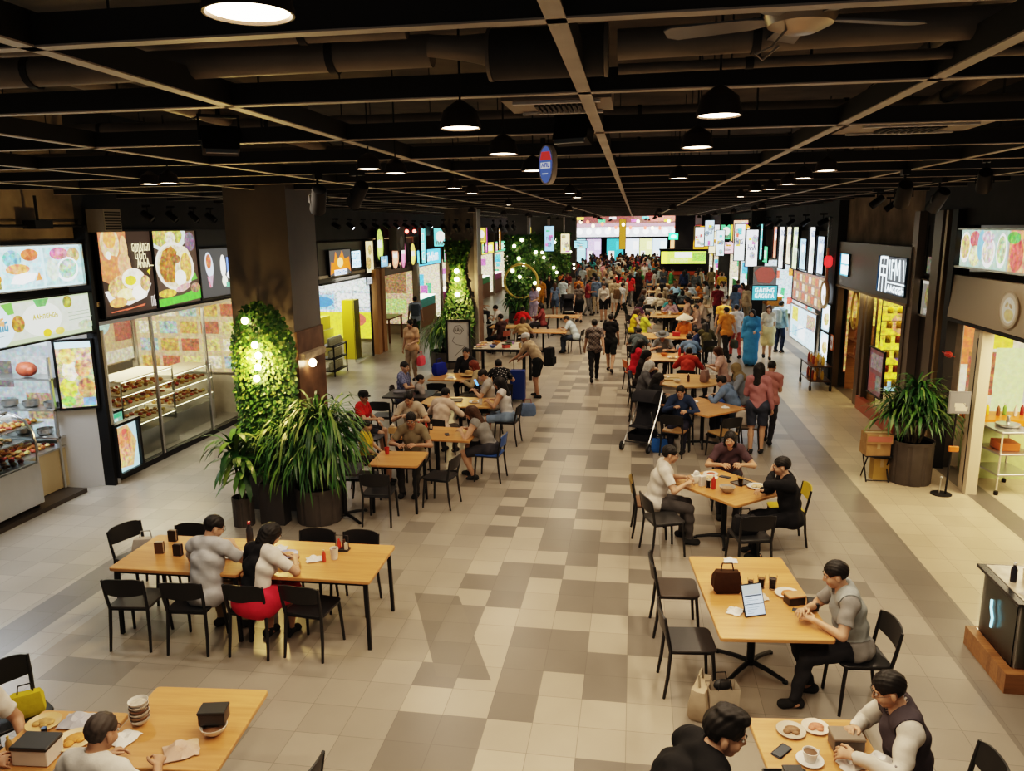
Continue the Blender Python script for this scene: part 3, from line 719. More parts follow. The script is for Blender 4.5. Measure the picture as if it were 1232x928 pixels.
def f_napkin():
    b = MB(); g = random.Random(3); n = 7; vs = [((i / (n - 1) - .5) * .15 + g.uniform(-.008, .008), (j / (n - 1) - .5) * .12 + g.uniform(-.008, .008), .006 + abs(g.gauss(0, .014)) * (0 if i in (0, n - 1) or j in (0, n - 1) else 1)) for i in range(n) for j in range(n)]
    b.add(vs, [(i * n + j, (i + 1) * n + j, (i + 1) * n + j + 1, i * n + j + 1) for i in range(n - 1) for j in range(n - 1)]); return [(None, b.mesh('crumpled_napkin', [P1]), (.72, .70, .67))]
def f_tray():
    b = MB(); b.slab(.36, .26, .012, .03); b2 = MB()
    for c, d in (((0, .125, .018), (.34, .012, .014)), ((0, -.125, .018), (.34, .012, .014)), ((.175, 0, .018), (.012, .24, .014)), ((-.175, 0, .018), (.012, .24, .014))): b2.box(c, d)
    return [('tray', b.mesh('tray', [P1]), (.12, .11, .10)), ('rim', b2.mesh('rim', [P1]), (.10, .09, .085))]
def f_saucer():
    b = MB(); b.lathe([(.04, 0), (.075, .012), (.073, .015), (.04, .005), (.002, .004)], n=22); c = MB(); c.lathe([(.028, .006), (.042, .06), (.043, .065), (.039, .065), (.028, .015), (.002, .014)], n=20); c.tube([(.040, 0, .055), (.062, 0, .048), (.060, 0, .026), (.034, 0, .022)], .005, 6)
    d = MB(); d.lathe([(.037, .055), (.002, .058)], n=16)
    return [('saucer', b.mesh('saucer', [P1]), (.74, .72, .69)), ('cup', c.mesh('cup', [P1]), (.74, .72, .69)), ('coffee', d.mesh('coffee', [P1]), (.12, .055, .02))]
def f_caddy():
    b = MB(); b.box((0, 0, .012), (.15, .09, .024)); b.tube([(-.07, 0, .02), (-.07, 0, .17), (.07, 0, .17), (.07, 0, .02)], .006, 6)
    c = MB(); c.lathe([(.022, .024), (.022, .09), (.010, .115), (.010, .13), (.001, .131)], (-.035, 0, 0), 12); d = MB(); d.lathe([(.022, .024), (.022, .08), (.014, .10), (.014, .12), (.001, .121)], (.02, .01, 0), 12); e = MB(); e.box((.052, -.02, .06), (.03, .03, .07))
    return [('rack', b.mesh('rack', [P1]), (.03, .03, .03)), ('sauce_bottle', c.mesh('sauce_bottle', [P1]), (.5, .05, .03)), ('sauce_bottle', d.mesh('sauce_bottle', [P1]), (.08, .035, .02)), ('toothpick_box', e.mesh('toothpick_box', [P1]), (.65, .60, .5))]
def f_bag():
    b = MB(); g = random.Random(5)
    b.loft([[(x * w + g.uniform(-.012, .012), y * d + g.uniform(-.01, .01), z) for x, y in ((-1, -1), (0, -1.1), (1, -1), (1.05, 0), (1, 1), (0, 1.1), (-1, 1), (-1.05, 0))] for w, d, z in ((.10, .05, 0), (.125, .065, .05), (.12, .06, .15), (.10, .04, .21))])
    c = MB(); c.tube([(-.06, 0, .20), (-.045, .01, .28), (.045, .01, .28), (.06, 0, .20)], .007, 6)
    return [('pouch', b.mesh('pouch', [M_cloth]), (.1, .08, .05)), ('handle', c.mesh('handle', [M_cloth]), (.1, .08, .05))]
FN = dict(bowl=(f_bowl, 'bowl', 'bowl'), plate=(f_plate, 'plate', 'plate'), cup=(f_cup, 'cup', 'cup'), glass=(f_glass, 'drinking_glass', 'glass'), bottle=(f_bottle, 'sauce_bottle', 'bottle'), box=(f_box, 'takeout_box', 'box'), tissue=(f_tissue, 'tissue_box', 'tissue box'),
          holder=(f_holder, 'card_holder', 'menu stand'), phone=(f_phone, 'mobile_phone', 'phone'), napkin=(f_napkin, 'crumpled_napkin', 'napkin'), tray=(f_tray, 'serving_tray', 'tray'), coffee=(f_saucer, 'coffee_cup', 'cup'), caddy=(f_caddy, 'condiment_caddy', 'condiments'), bag=(f_bag, 'handbag', 'bag'))
def put(kind, loc, label, colors=None, rz=0, z=.75, scale=1, group=None):
    fn, name, cat = FN[kind]
    return place(kind, fn, name, label, cat, (loc[0], loc[1], z), rz, group, colors, scale)
# ---- plants
def blade(b, base, az, length, droop, w, up, col, seg=5):
    """one long arching leaf"""
    p = Vector(base); d = Vector((math.cos(az) * math.cos(up), math.sin(az) * math.cos(up), math.sin(up))); L = []; s = length / seg
    side = Vector((-math.sin(az), math.cos(az), 0))
    for i in range(seg + 1):
        t = i / seg; ww = w * (.45 + 1.6 * t * (1 - t) * 1.6) * (1 if i < seg else .08); L.append((p - side * ww + Vector((0, 0, .004)), p + side * ww + Vector((0, 0, .004)))); p = p + d * s; d = (d + Vector((0, 0, -droop * s * (1 + t)))).normalized()
    vs = [q for a in L for q in a]; b.add(vs, [(2 * i, 2 * i + 1, 2 * i + 3, 2 * i + 2) for i in range(seg)], 0, col)
M_leaf = vcmat('leaf', 0, .42, 30, 1); LEAFC = [(.03, .10, .02, .1), (.05, .14, .03, .1), (.09, .19, .035, .1), (.02, .07, .02, .1), (.16, .24, .06, .1)]
def palm_mesh(name, seed, crowns, n, length, w=.012, pale=.15):
    g = random.Random(seed); b = MB()
    for (cx, cy, cz) in crowns:
        for i in range(n):
            az = g.uniform(0, 6.283); up = g.uniform(-.1, 1.25); c = g.choice(LEAFC[:4]) if g.random() > pale else LEAFC[4]
            blade(b, (cx + g.gauss(0, .03), cy + g.gauss(0, .03), cz + g.gauss(0, .07)), az, length * g.uniform(.7, 1.15), g.uniform(2.2, 4.2), w * g.uniform(.7, 1.2), up, c)
    return b.mesh(name, [M_leaf])
POTM = mat('planter_slats', (.075, .065, .058), .5, noise=.15, nscale=4)
def ribbed_pot(r, h, n=44, mats=None):
    b = MB(); b.lathe([(r * .96, 0), (r * .98, .03), (r, h - .06), (r, h - .05)], n=n * 2, rib=lambda k: 1 if (k // 2) % 5 else .955)
    b.lathe([(r * 1.015, h - .05), (r * 1.015, h), (r * .95, h), (r * .95, h - .08), (.002, h - .08)], n=40); return b
def planter(loc, label, r, h, crowns, n, length, seed, w=.013, stems=True, name='potted_plant', rim=None):
    o = thing(name, label, 'plant', (*loc[:2], 0))
    pt = ribbed_pot(r, h).obj('pot', [POTM], o)
    b = MB(); b.lathe([(r * .94, h - .075), (.002, h - .06)], n=24); b.obj('soil', [mat('soil', (.02, .014, .01), .9)], pt)
    inst('foliage', palm_mesh('foliage', seed, crowns, n, length, w), o)
    for (cx, cy, cz) in crowns if stems else ():
        b = MB(); b.tube([(cx * .25, cy * .25, h - .08), (cx * .6, cy * .6, (h + cz) / 2), (cx, cy, cz)], [.022, .018, .014], 8); b.obj('stem', [mat('stem', (.10, .075, .04), .8, noise=.3)], o)
    return o
def ivy_mesh(name, seed, shape, n, size=.035):
    """thousands of small leaves over a surface; shape(u,v) -> (point, outward)"""
    g = random.Random(seed); b = MB()
    for _ in range(n):
        p, o = shape(g); p = Vector(p); o = Vector(o); a = Vector((g.gauss(0, .6), g.gauss(0, .6), -1 + g.gauss(0, .5))); a = (a - o * a.dot(o) * .7 + o * .45).normalized(); s = a.cross(o).normalized(); z = size * g.uniform(.6, 1.3); c = g.choice(LEAFC[:3] + LEAFC[1:3] + LEAFC[4:])
        b.add([p, p + a * z * .5 + s * z * .42, p + a * z, p + a * z * .5 - s * z * .42], [(0, 1, 2, 3)], 0, c)
    return b.mesh(name, [M_leaf], 0)
# ------------------------------------------------------------------ camera
def aim_camera():
    F, pitch, yaw, roll = 926., R(11.607), R(9.0927), .012
    cam = bpy.data.cameras.new('camera'); o = bpy.data.objects.new('camera', cam); COL.objects.link(o)
    cam.sensor_width = 36; cam.lens = F / 1232 * 36; cam.clip_end = 300; cam.clip_start = .05
    fw = Vector((-math.sin(yaw) * math.cos(pitch), math.cos(yaw) * math.cos(pitch), -math.sin(pitch))); r0 = Vector((math.cos(yaw), math.sin(yaw), 0)); u0 = r0.cross(fw)
    rx = r0 * math.cos(roll) - u0 * math.sin(roll); up = u0 * math.cos(roll) + r0 * math.sin(roll)
    o.matrix_world = Matrix(((rx.x, up.x, -fw.x, 0), (rx.y, up.y, -fw.y, 0), (rx.z, up.z, -fw.z, 4.1), (0, 0, 0, 1)))
    bpy.context.scene.camera = o
aim_camera()
# ------------------------------------------------------------------ floor tiles
def floor_material():
    m, nt, b = _nt('floor_tiles'); L = nt.links
    tc = nt.nodes.new('ShaderNodeTexCoord'); sx = nt.nodes.new('ShaderNodeSeparateXYZ'); L.new(tc.outputs['Object'], sx.inputs[0])
    X, Y = sx.outputs['X'], sx.outputs['Y']
    def mth(op, a, b_=None, c=None):
        n = nt.nodes.new('ShaderNodeMath'); n.operation = op
        for i, q in enumerate((a, b_, c)):
            if q is None: continue
            if isinstance(q, (int, float)): n.inputs[i].default_value = q
            else: L.new(q, n.inputs[i])
        return n.outputs[0]
    def band(v, lo, hi): return mth('MULTIPLY', mth('GREATER_THAN', v, lo), mth('LESS_THAN', v, hi))
    def mixc(f, a, c):
        n = nt.nodes.new('ShaderNodeMix'); n.data_type = 'RGBA'
        if isinstance(f, (int, float)): n.inputs['Factor'].default_value = f
        else: L.new(f, n.inputs['Factor'])
        for k, q in (('A', a), ('B', c)):
            if isinstance(q, tuple): n.inputs[k].default_value = (*q, 1)
            else: L.new(q, n.inputs[k])
        return n.outputs['Result']
    T = .39
    tx, ty = mth('DIVIDE', X, T), mth('DIVIDE', mth('ADD', Y, .11), T)
    ix, iy = mth('FLOOR', tx), mth('FLOOR', ty)
    cmb = nt.nodes.new('ShaderNodeCombineXYZ'); L.new(ix, cmb.inputs[0]); L.new(iy, cmb.inputs[1])
    wn = nt.nodes.new('ShaderNodeTexWhiteNoise'); wn.noise_dimensions = '2D'; L.new(cmb.outputs[0], wn.inputs['Vector'])
    n2 = nt.nodes.new('ShaderNodeTexNoise'); n2.inputs['Scale'].default_value = .55; n2.inputs['Detail'].default_value = 1; L.new(cmb.outputs[0], n2.inputs['Vector'])
    n1 = nt.nodes.new('ShaderNodeTexNoise'); n1.inputs['Scale'].default_value = 1.3; n1.inputs['Detail'].default_value = 6; L.new(tc.outputs['Object'], n1.inputs['Vector'])
    light, dark = (.40, .345, .275), (.175, .152, .126)
    walk = band(X, -1.95, .39)
    pick = mth('GREATER_THAN', mth('MULTIPLY_ADD', n2.outputs['Fac'], .9, mth('MULTIPLY', wn.outputs['Value'], .55)), .74)
    var = nt.nodes.new('ShaderNodeMapRange'); L.new(wn.outputs['Value'], var.inputs['Value']); var.inputs['To Min'].default_value = .86; var.inputs['To Max'].default_value = 1.08
    seat = mixc(mth('LESS_THAN', wn.outputs['Value'], .10), (.315, .275, .225), (.235, .205, .17))
    wk = mixc(pick, light, dark)
    c = mixc(walk, seat, wk)
    # broad dark diagonal wedge where two layouts meet, dark bands along the shop fronts
    dg = mth('ABSOLUTE', mth('SUBTRACT', X, mth('MULTIPLY_ADD', Y, -.42, 1.15)))
    c = mixc(mth('MULTIPLY', mth('LESS_THAN', dg, .26), band(Y, 6.3, 7.9)), c, (.185, .16, .13))
    c = mixc(mth('GREATER_THAN', X, 3.55), c, (.47, .39, .28))  # warm light spilling from the shops, put into the tile colour
    c = mixc(band(X, 3.08, 3.55), c, (.20, .175, .145))
    c = mixc(mth('LESS_THAN', X, -5.75), c, (.38, .355, .32))
    c = mixc(mth('MULTIPLY', band(X, -6.55, -6.1), mth('LESS_THAN', Y, 8.9)), c, (.19, .18, .175))
    c = mixc(band(X, 5.1, 5.45), c, (.15, .13, .11))
    mu = nt.nodes.new('ShaderNodeMix'); mu.data_type = 'RGBA'; mu.blend_type = 'MULTIPLY'; mu.inputs['Factor'].default_value = 1
    L.new(c, mu.inputs['A']); L.new(var.outputs['Result'], mu.inputs['B']); c = mu.outputs['Result']
    mr = nt.nodes.new('ShaderNodeMapRange'); L.new(n1.outputs['Fac'], mr.inputs['Value']); mr.inputs['To Min'].default_value = .84; mr.inputs['To Max'].default_value = 1.14
    mu = nt.nodes.new('ShaderNodeMix'); mu.data_type = 'RGBA'; mu.blend_type = 'MULTIPLY'; mu.inputs['Factor'].default_value = 1
    L.new(c, mu.inputs['A']); L.new(mr.outputs['Result'], mu.inputs['B']); c = mu.outputs['Result']
    fx, fy = mth('FRACT', tx), mth('FRACT', ty)
    gx = mth('MAXIMUM', mth('LESS_THAN', fx, .012), mth('LESS_THAN', fy, .012))
    c = mixc(mth('MULTIPLY', gx, .65), c, (.10, .085, .07))
    L.new(c, b.inputs['Base Color'])
    rr = nt.nodes.new('ShaderNodeMapRange'); L.new(n1.outputs['Fac'], rr.inputs['Value']); rr.inputs['To Min'].default_value = .29; rr.inputs['To Max'].default_value = .34
    L.new(rr.outputs['Result'], b.inputs['Roughness'])
    return m
b = MB(); b.add([(-13, -4, 0), (10, -4, 0), (10, 80, 0), (-13, 80, 0)], [(0, 1, 2, 3)]); struct('floor', b, floor_material())
SLAB = mat('ceiling_slab', (.085, .074, .062), .8, noise=.4, nscale=1.5)
b = MB(); b.box((-1.5, 38, 6.1), (23, 84, .2)); struct('ceiling', b, SLAB)
WALLD = mat('dark_wall', (.028, .028, .030), .6, noise=.3, nscale=2)
WALLIN = mat('shop_wall', (.55, .50, .42), .6, noise=.06)
for n, x in (('wall_left', -12.1), ('wall_right', 9.1)):
    b = MB(); b.box((x, 38, 3), (.2, 84, 6)); struct(n, b, WALLIN)
b = MB(); b.box((-1.5, 78.1, 3), (23, .2, 6)); struct('wall_back', b, WALLD)
# header above the shop fronts, with concrete showing in the near stall and over the shop to the right
CONC = mat('bare_concrete', (.26, .225, .18), .8, noise=.45, nscale=1.6, bump=.3)
k = 1
for side, x, bands in (('left', -8.75, ((8, 11.0, 3.98, CONC), (11.0, 20.0, 4.13, WALLD), (20.0, 78, 3.8, WALLD))), ('right', 5.35, ((6, 13.7, 4.05, WALLD), (13.7, 15.4, 3.5, WALLD), (15.4, 20.6, 3.66, CONC), (20.6, 78, 3.9, WALLD)))):
    for y0, y1, z0, m in bands:
        b = MB(); b.box((x, (y0 + y1) / 2, (z0 + 6) / 2), (.3, y1 - y0, 6 - z0)); struct('trim_%d' % k, b, m); k += 1
PILLAR = mat('pillar_cladding', (.135, .122, .11), .45, .15, noise=.15, nscale=1.3)
PILLARE = mat('pillar_edge', (.36, .33, .30), .4, .4, noise=.1)
for i, y in enumerate((10.2, 22.9, 34.6, 42.6, 52, 63)):
    b = MB(); b.box((-5.2, y + .48, 3), (.92, .95, 6), 0)
    b.box((-4.725, y + .48, 1.38), (.035, .955, 2.6), 1)
    if i: b.box((-4.72, y + .03, 3), (.10, .10, 6), 2)
    struct('pillar', b, [PILLAR, mat('pillar_timber', (.13, .075, .045), .4, noise=.35, nscale=5), PILLARE])
b = MB(); b.box((3.1, 51.5, 4.3), (1.2, 1.2, 3.4)); struct('pillar', b, [WALLD])
for y in (21.1, 33.4, 45.2, 57.6):
    b = MB(); b.box((5.28 if y < 30 else 4.95, y, 3), (.6, 1.0 if y < 30 else .55, 6)); struct('pillar', b, [WALLD])
# ------------------------------------------------------------------ ceiling rails
ORD = ['nearest', 'second', 'third', 'fourth', 'fifth', 'sixth', 'seventh', 'eighth', 'ninth', 'tenth', 'eleventh', 'twelfth', 'thirteenth', 'fourteenth', 'fifteenth', 'sixteenth', 'seventeenth', 'eighteenth', 'nineteenth', 'twentieth']
ZR = 4.65
def rail(p0, p1, label, group, hgt=.10, wd=.045):
    o = thing('ceiling_rail', label, 'ceiling rail', ((p0[0] + p1[0]) / 2, (p0[1] + p1[1]) / 2, ZR), 0, group)
    dx, dy = (p1[0] - p0[0]) / 2, (p1[1] - p0[1]) / 2
    sz = lambda w, h: (abs(dx) * 2 or w, abs(dy) * 2 or w, h)
    b = MB(); b.box((0, 0, hgt / 2 + .006), sz(wd, hgt)); b.obj('web', [RAILB], o)
    b = MB(); b.box((0, 0, .003), sz(wd * 1.25, .006)); b.obj('bounce_underside', [RAILG], o)  # underside coloured pale for light bounced up from the floor
    g = 4.0
    n = 0
    t = -1
    while t < 1:
        q = (dx * t, dy * t)
        if n < 6:
            b = MB(); b.tube([(q[0], q[1], hgt), (q[0], q[1], 1.3)], .006, 5); b.obj('hanger', [RAILB], o)
        n += 1; t += .45
LX = [(-7.0, 'next to the shop lightboxes'), (-5.2, 'above the leafy pillar'), (-3.58, 'to the left of the seating'), (-1.83, 'over the first long table'), (-.225, 'over the middle of the walkway'), (1.15, 'over the tables right of the walkway'), (2.88, 'to the right of the tables'), (4.3, 'in front of the shops on the right')]
for x, w in LX: rail((x, .2), (x, 46), 'long floor-lit black rail running down the hall %s' % w, 'long ceiling rails')
y = 2.25; i = 0
while y < 46:
    rail((-8.5, y), (5.1, y), ('%s thin black cross rail under the ceiling, counted from the viewer' % ORD[i].capitalize()) if i < 20 else 'thin black cross rail far down the ceiling', 'near cross rails' if i < 20 else 'far cross rails', .09, .04)
    y += 1.18 if i == 0 else 1.42 if i < 8 else 1.6; i += 1
# ------------------------------------------------------------------ pipes, ducts, cassettes above the rails
PIPE = mat('painted_pipe', (.26, .23, .19), .5, .2, noise=.2, nscale=3)
def pipe(p0, p1, r, label, name='pipe', m=None):
    c = [(a + q) / 2 for a, q in zip(p0, p1)]; f = lambda p: tuple(a - q for a, q in zip(p, c))
    o = thing(name, label, name.replace('_', ' '), c)
    b = MB(); b.tube([f(p0), f(p1)], r, 16); b.obj('tube', [m or PIPE], o)
    b = MB(); d = Vector(f(p1)) - Vector(f(p0)); n = max(2, int(d.length / 1.5))
    for i in range(n + 1):
        q = Vector(f(p0)) + d * ((i + .3) / (n + .6)); u = d.normalized(); b.tube([q - u * .015, q + u * .015], r * 1.12, 16)
    b.obj('clamp', [RAILB], o)
pipe((-7, 2.85, 4.83), (-.85, 2.95, 4.83), .042, 'thick beige pipe crossing above the two nearest cross rails')
pipe((-7, 3.15, 4.76), (-.80, 3.12, 4.78), .062, 'fat dark duct pipe running left from the fan coil drum', 'duct')
pipe((-7, 4.1, 4.80), (1.0, 4.1, 4.80), .03, 'thin dark pipe crossing above the third cross rail')
pipe((-.08, 3.08, 4.76), (4.2, 3.0, 4.80), .055, 'beige pipe running right from the fan coil drum')
pipe((-.08, 3.22, 4.70), (4.2, 3.2, 4.72), .02, 'slim pipe just below the beige pipe on the right')
for j, (x, z, r) in enumerate(((1.3, 4.95, .05), (1.55, 5.0, .035), (1.75, 4.92, .045))):
    pipe((x, 2.4, z), (x + .5, 9.0, z), r, 'dark pipe running away down the hall, %s of the trio near the ceiling fan' % ('leftmost', 'middle', 'rightmost')[j])
pipe((-3.2, 2.3, 5.0), (-3.6, 12, 5.0), .06, 'dark pipe running away above the leafy pillar')
for j, y in enumerate((6.2, 8.4, 11, 14.5, 19)):
    pipe((-8, y, 4.95), (5, y + .2, 4.95), .06, '%s cross pipe beyond the fan coil drum, hung above the rails' % ORD[j].replace('nearest', 'first').capitalize())
o = thing('fan_coil_drum', 'dark rounded fan coil drum hanging above the ceiling rails', 'fan coil', (-.34, 3.08, 4.745))
b = MB(); b.tube([(-.21, 0, 0), (.21, 0, 0)], .092, 28); b.obj('drum', [mat('drum_paint', (.055, .05, .045), .6, noise=.2)], o)
for s in (-1, 1):
    b = MB(); b.tube([(s * .212, 0, 0), (s * .226, 0, 0)], .095, 28); b.obj('end_cap', [PIPE], o)
    b = MB(); b.box((s * .2, 0, .5), (.012, .012, .8)); b.obj('hanger', [RAILB], o)
b = MB(); b.tube([(-.22, 0, .02), (-.33, .0, .03), (-.46, -.02, .04)], [.06, .045, .04], 14); b.obj('flexible_neck', [PIPE], o)
def cassette(loc, w, d, label, lit=False):
    o = thing('ceiling_cassette', label, 'air conditioner', loc)
    b = MB(); b.box((0, 0, .06), (w, d, .11)); b.obj('housing', [mat('cassette', (.32, .28, .24), .5)], o)
    b = MB()
    for i in range(9): b.box(((i - 4) * w * .05, 0, -.004), (w * .028, d * .55, .016))
    b.obj('grille', [RAILB], o)
    for s in (-1, 1):
        b = MB(); b.box((0, s * d * .42, -.003), (w * .8, d * .07, .012)); b.obj('louvre', [WHITE], o)
cassette((-.37, 3.85, 4.66), .50, .40, 'beige square air cassette below the fan coil drum')
cassette((1.75, 5.6, 4.70), .85, .5, 'pale square air cassette right of the hanging lamps')
# ceiling fan
o = thing('ceiling_fan', 'pale ceiling fan with broad blades above the tables on the right', 'ceiling fan', (.50, 2.72, 4.735))
b = MB(); b.lathe([(.002, -.045), (.05, -.042), (.10, -.02), (.115, .01), (.10, .03), (.05, .045), (.002, .05)], n=28); b.obj('hub', [mat('fan_metal', (.50, .44, .36), .3, .7)], o)
for i in range(5):
    b = MB(); a = 20 + i * 72; x0, y0 = rot2(.10, 0, a); b.M = Matrix.Rotation(R(a), 4, 'Z') @ Matrix.Rotation(R(9), 4, 'X'); b.prism([(.09, -.02), (.16, -.045), (.40, -.055), (.43, -.03), (.43, .03), (.40, .05), (.16, .04), (.09, .02)], -.003, .003, plane='XY')
    b.obj('blade', [mat('fan_blade', (.30, .31, .33), .4, .3)], o)
b = MB(); b.tube([(0, 0, .04), (0, 0, 1.2)], .012, 8); b.obj('downrod', [RAILB], o)
b = MB(); b.tube([(-.04, -.03, -.03), (-.09, -.05, -.09), (-.14, -.05, -.11), (-.12, -.06, -.13), (-.07, -.05, -.09)], .004, 6); b.obj('pull_cord', [RAILG], o)
# ------------------------------------------------------------------ pendant lamps, track spotlights
LMP = {}
def pendant(loc, label, r=.085, group=None, light=0, warm=(1, .79, .57)):
    if 'shade' not in LMP:
        b = MB(); b.lathe([(.012, .11), (.03, .10), (.07, .07), (.085, .012), (.085, 0), (.080, 0), (.078, .014), (.05, .06), (.012, .07)], n=28, caps=False); LMP['shade'] = b.mesh('shade', [mat('lamp_shade', (.06, .045, .035), .45, .4)])
        b = MB(); b.lathe([(.076, .006), (.06, .003), (.002, .002)], n=24, caps=False); b.lathe([(.076, .008), (.002, .010)], n=24, caps=False); LMP['lens'] = b.mesh('diffuser', [LAMPW])
        b = MB(); b.tube([(0, 0, .10), (0, 0, .55)], .005, 6); LMP['rod'] = b.mesh('rod', [RAILB])
    o = thing('pendant_lamp', label, 'pendant lamp', loc, 0, group); o.scale = (r / .085,) * 3
    sh = inst('shade', LMP['shade'], o); inst('diffuser', LMP['lens'], sh); inst('rod', LMP['rod'], o)
    if light: spot(loc, light, warm)
def spot(loc, e, col=(1, .72, .44), ang=150, tilt=None, r=.07):
    l = bpy.data.lights.new('spot_light', 'SPOT'); l.energy = e; l.color = col; l.spot_size = R(ang); l.spot_blend = .6; l.shadow_soft_size = r
    o = bpy.data.objects.new('spot_light', l); COL.objects.link(o); o.location = (loc[0], loc[1], loc[2] - .02)
    if tilt: o.rotation_euler = (R(tilt[0]), R(tilt[1]), 0)
for i, (xy, lab, e) in enumerate((
        ((-0.73, 1.47), 'large glowing pendant lamp nearest the viewer', 1), ((0.30, 3.12), 'bright pendant lamp right of the walkway, nearest of the row down the right', 1), ((0.31, 4.33), 'pendant lamp just behind the bright one right of the walkway', 1),
        ((-0.72, 3.24), 'dim brown pendant lamp left of the beige air cassette', 1), ((-0.74, 4.41), 'flat pendant lamp left of the hanging oval sign', 1), ((-0.75, 5.76), 'small pendant lamp just left of the foot of the hanging oval sign', 1),
        ((-1.76, 5.68), 'pendant lamp over the long rail left of the walkway', 1), ((-1.81, 5.23), 'pale dim pendant lamp left of the rail lamp', 1), ((-1.93, 9.23), 'small pendant lamp ahead of the second pillar', 1), ((-1.86, 7.99), 'small dull pendant lamp left of its brighter neighbour', 0),
        ((1.45, 6.49), 'wide lit pendant lamp beyond the pale cassette on the right', 1), ((1.48, 7.48), 'pendant lamp second from the cassette on the right', 1), ((1.54, 8.51), 'pendant lamp third from the cassette on the right', 0), ((1.54, 9.62), 'pendant lamp fourth from the cassette on the right', 0), ((1.43, 10.02), 'pendant lamp fifth from the cassette on the right', 1), ((1.51, 12.00), 'pendant lamp sixth from the cassette on the right', 1),
        ((0.36, 7.08), 'pendant lamp over the right-hand table row', 1), ((-0.81, 9.74), 'small pendant lamp left of the middle rail', 1), ((-0.83, 11.17), 'small pendant lamp just beyond its twin left of the middle rail', 0), ((-2.31, 14.28), 'tiny very bright pendant lamp before the third pillar', 1), ((-4.14, 6.28), 'small white lamp above the first food shop, left one of two', 0), ((-3.93, 6.22), 'small white lamp above the first food shop, right one of two', 0))):
    pendant((*xy, 4.5), lab, .085, 'pendant lamps', 62 if e else 0)
g = random.Random(11); n = 0
for yy in (20, 24, 28, 33, 38, 44, 50, 57, 65):
    for xx in (-4.2, -1.9, .9, 3.2):
        pendant((xx + g.uniform(-.25, .25), yy + g.uniform(-1, 1), 4.5), 'tiny far-off pendant lamp glowing under the ceiling', .11, 'far pendant lamps', 270 if xx in (-1.9, .9) else 0); n += 1
def track_spot(loc, yaw, tilt, label, s=1., lit=False, group=None, cool=False):
    if 'can' not in LMP:
        b = MB(); b.lathe([(.045, -.10), (.05, -.09), (.055, .10), (.048, .10), (.046, .02)], n=18, caps=True); LMP['can'] = b.mesh('can', [BLACK])
        b = MB(); b.lathe([(.045, .085), (.002, .086)], n=18, caps=False); LMP['led'] = b.mesh('lens', [LAMPC]); LMP['ledoff'] = b.mesh('lens', [mat('lens_off', (.12, .12, .12), .1)])
        b = MB(); b.tube([(0, 0, 0), (0, 0, .14)], .009, 6); b.box((0, 0, .15), (.05, .14, .035)); b.tube([(-.06, 0, -.02), (-.06, 0, .03), (.06, 0, .03), (.06, 0, -.02)], .006, 6); LMP['arm'] = b.mesh('bracket', [BLACK])
    o = thing('track_spotlight', label, 'spotlight', loc, yaw, group); o.scale = (s, s, s)
    inst('bracket', LMP['arm'], o); cn = inst('can', LMP['can'], o, rot=(R(90 + tilt), 0, 0)); inst('lens', LMP['led' if lit else 'ledoff'], cn)
def floodlight(loc, yaw, label):
    o = thing('flood_light', label, 'floodlight', loc, yaw)
    b = MB(); b.box((0, 0, 0), (.22, .09, .16), rx=-25); b.obj('housing', [BLACK], o)
    b = MB(); b.box((0, -.05, -.022), (.19, .012, .13), rx=-25); b.obj('glass', [mat('flood_glass', (.30, .36, .42), .1)], o)
    b = MB(); b.tube([(-.12, 0, 0), (-.12, 0, .15), (.12, 0, .15), (.12, 0, 0)], .012, 6); b.tube([(0, 0, .15), (0, 0, .3)], .016, 6); b.obj('yoke', [BLACK], o)
floodlight((-2.62, 4.75, 4.66), 35, 'big black square floodlight hanging from the rail left of the walkway')
floodlight((-.37, 4.75, 4.66), -20, 'black floodlight beside the middle rail above the oval sign')
track_spot((3.4, 8.5, 4.50), 160, 35, 'glaring round spotlight above the shop front on the right', 1.3, True)
for i, (p, s, lab) in enumerate((((2.83, 9.05), 1.5, 'fat black spotlight can right of the far pendant row'), ((4.04, 11.49), 1.7, 'big black spotlight can above the dark shop window on the right'), ((-3.20, 7.66), 1.5, 'black spotlight beside the top of the leafy pillar'), ((-2.42, 6.67), 1.2, 'black spotlight right of the leafy pillar'),
        ((4.61, 15.43), 1., 'small black spotlight over the grey shop sign'), ((3.39, 11.95), 1., 'small black spotlight left of its twin over the grey shop sign'))):
    track_spot((*p, 4.4), 170 + i * 20, 40, lab, s)
for j, yy in enumerate((12.2, 12.9, 13.6, 14.2, 15.2)): track_spot((-8.15, yy, 4.36), 90, 35 + 5 * (j % 3), '%s black spotlight over the big food posters' % ORD[j].replace('nearest', 'first').capitalize(), 1.1)
for j in range(10): track_spot((-8.1, 20.5 + j * 1.1, 4.2), 90, 30 + 8 * (j % 3), 'small black spotlight over the shops beyond the leafy pillar', 1.2, j % 4 == 1, 'spotlights beyond the pillar')
for j in range(7): track_spot((-4.9, 23.0 - .5 + j * 1.5 if j > 2 else 22.6, 4.1) if j > 2 else (-5.6 + j * .38, 22.6, 4.1), 180, 20, 'black spotlight hanging by the second pillar', 1.6, False, 'spotlights by the second pillar')
for j in range(12): track_spot((4.7, 21 + j * 2.1, 4.15), -90, 30 + 6 * (j % 4), 'small black spotlight before the bright signs on the right', 1.3, False, 'spotlights before the right signs')
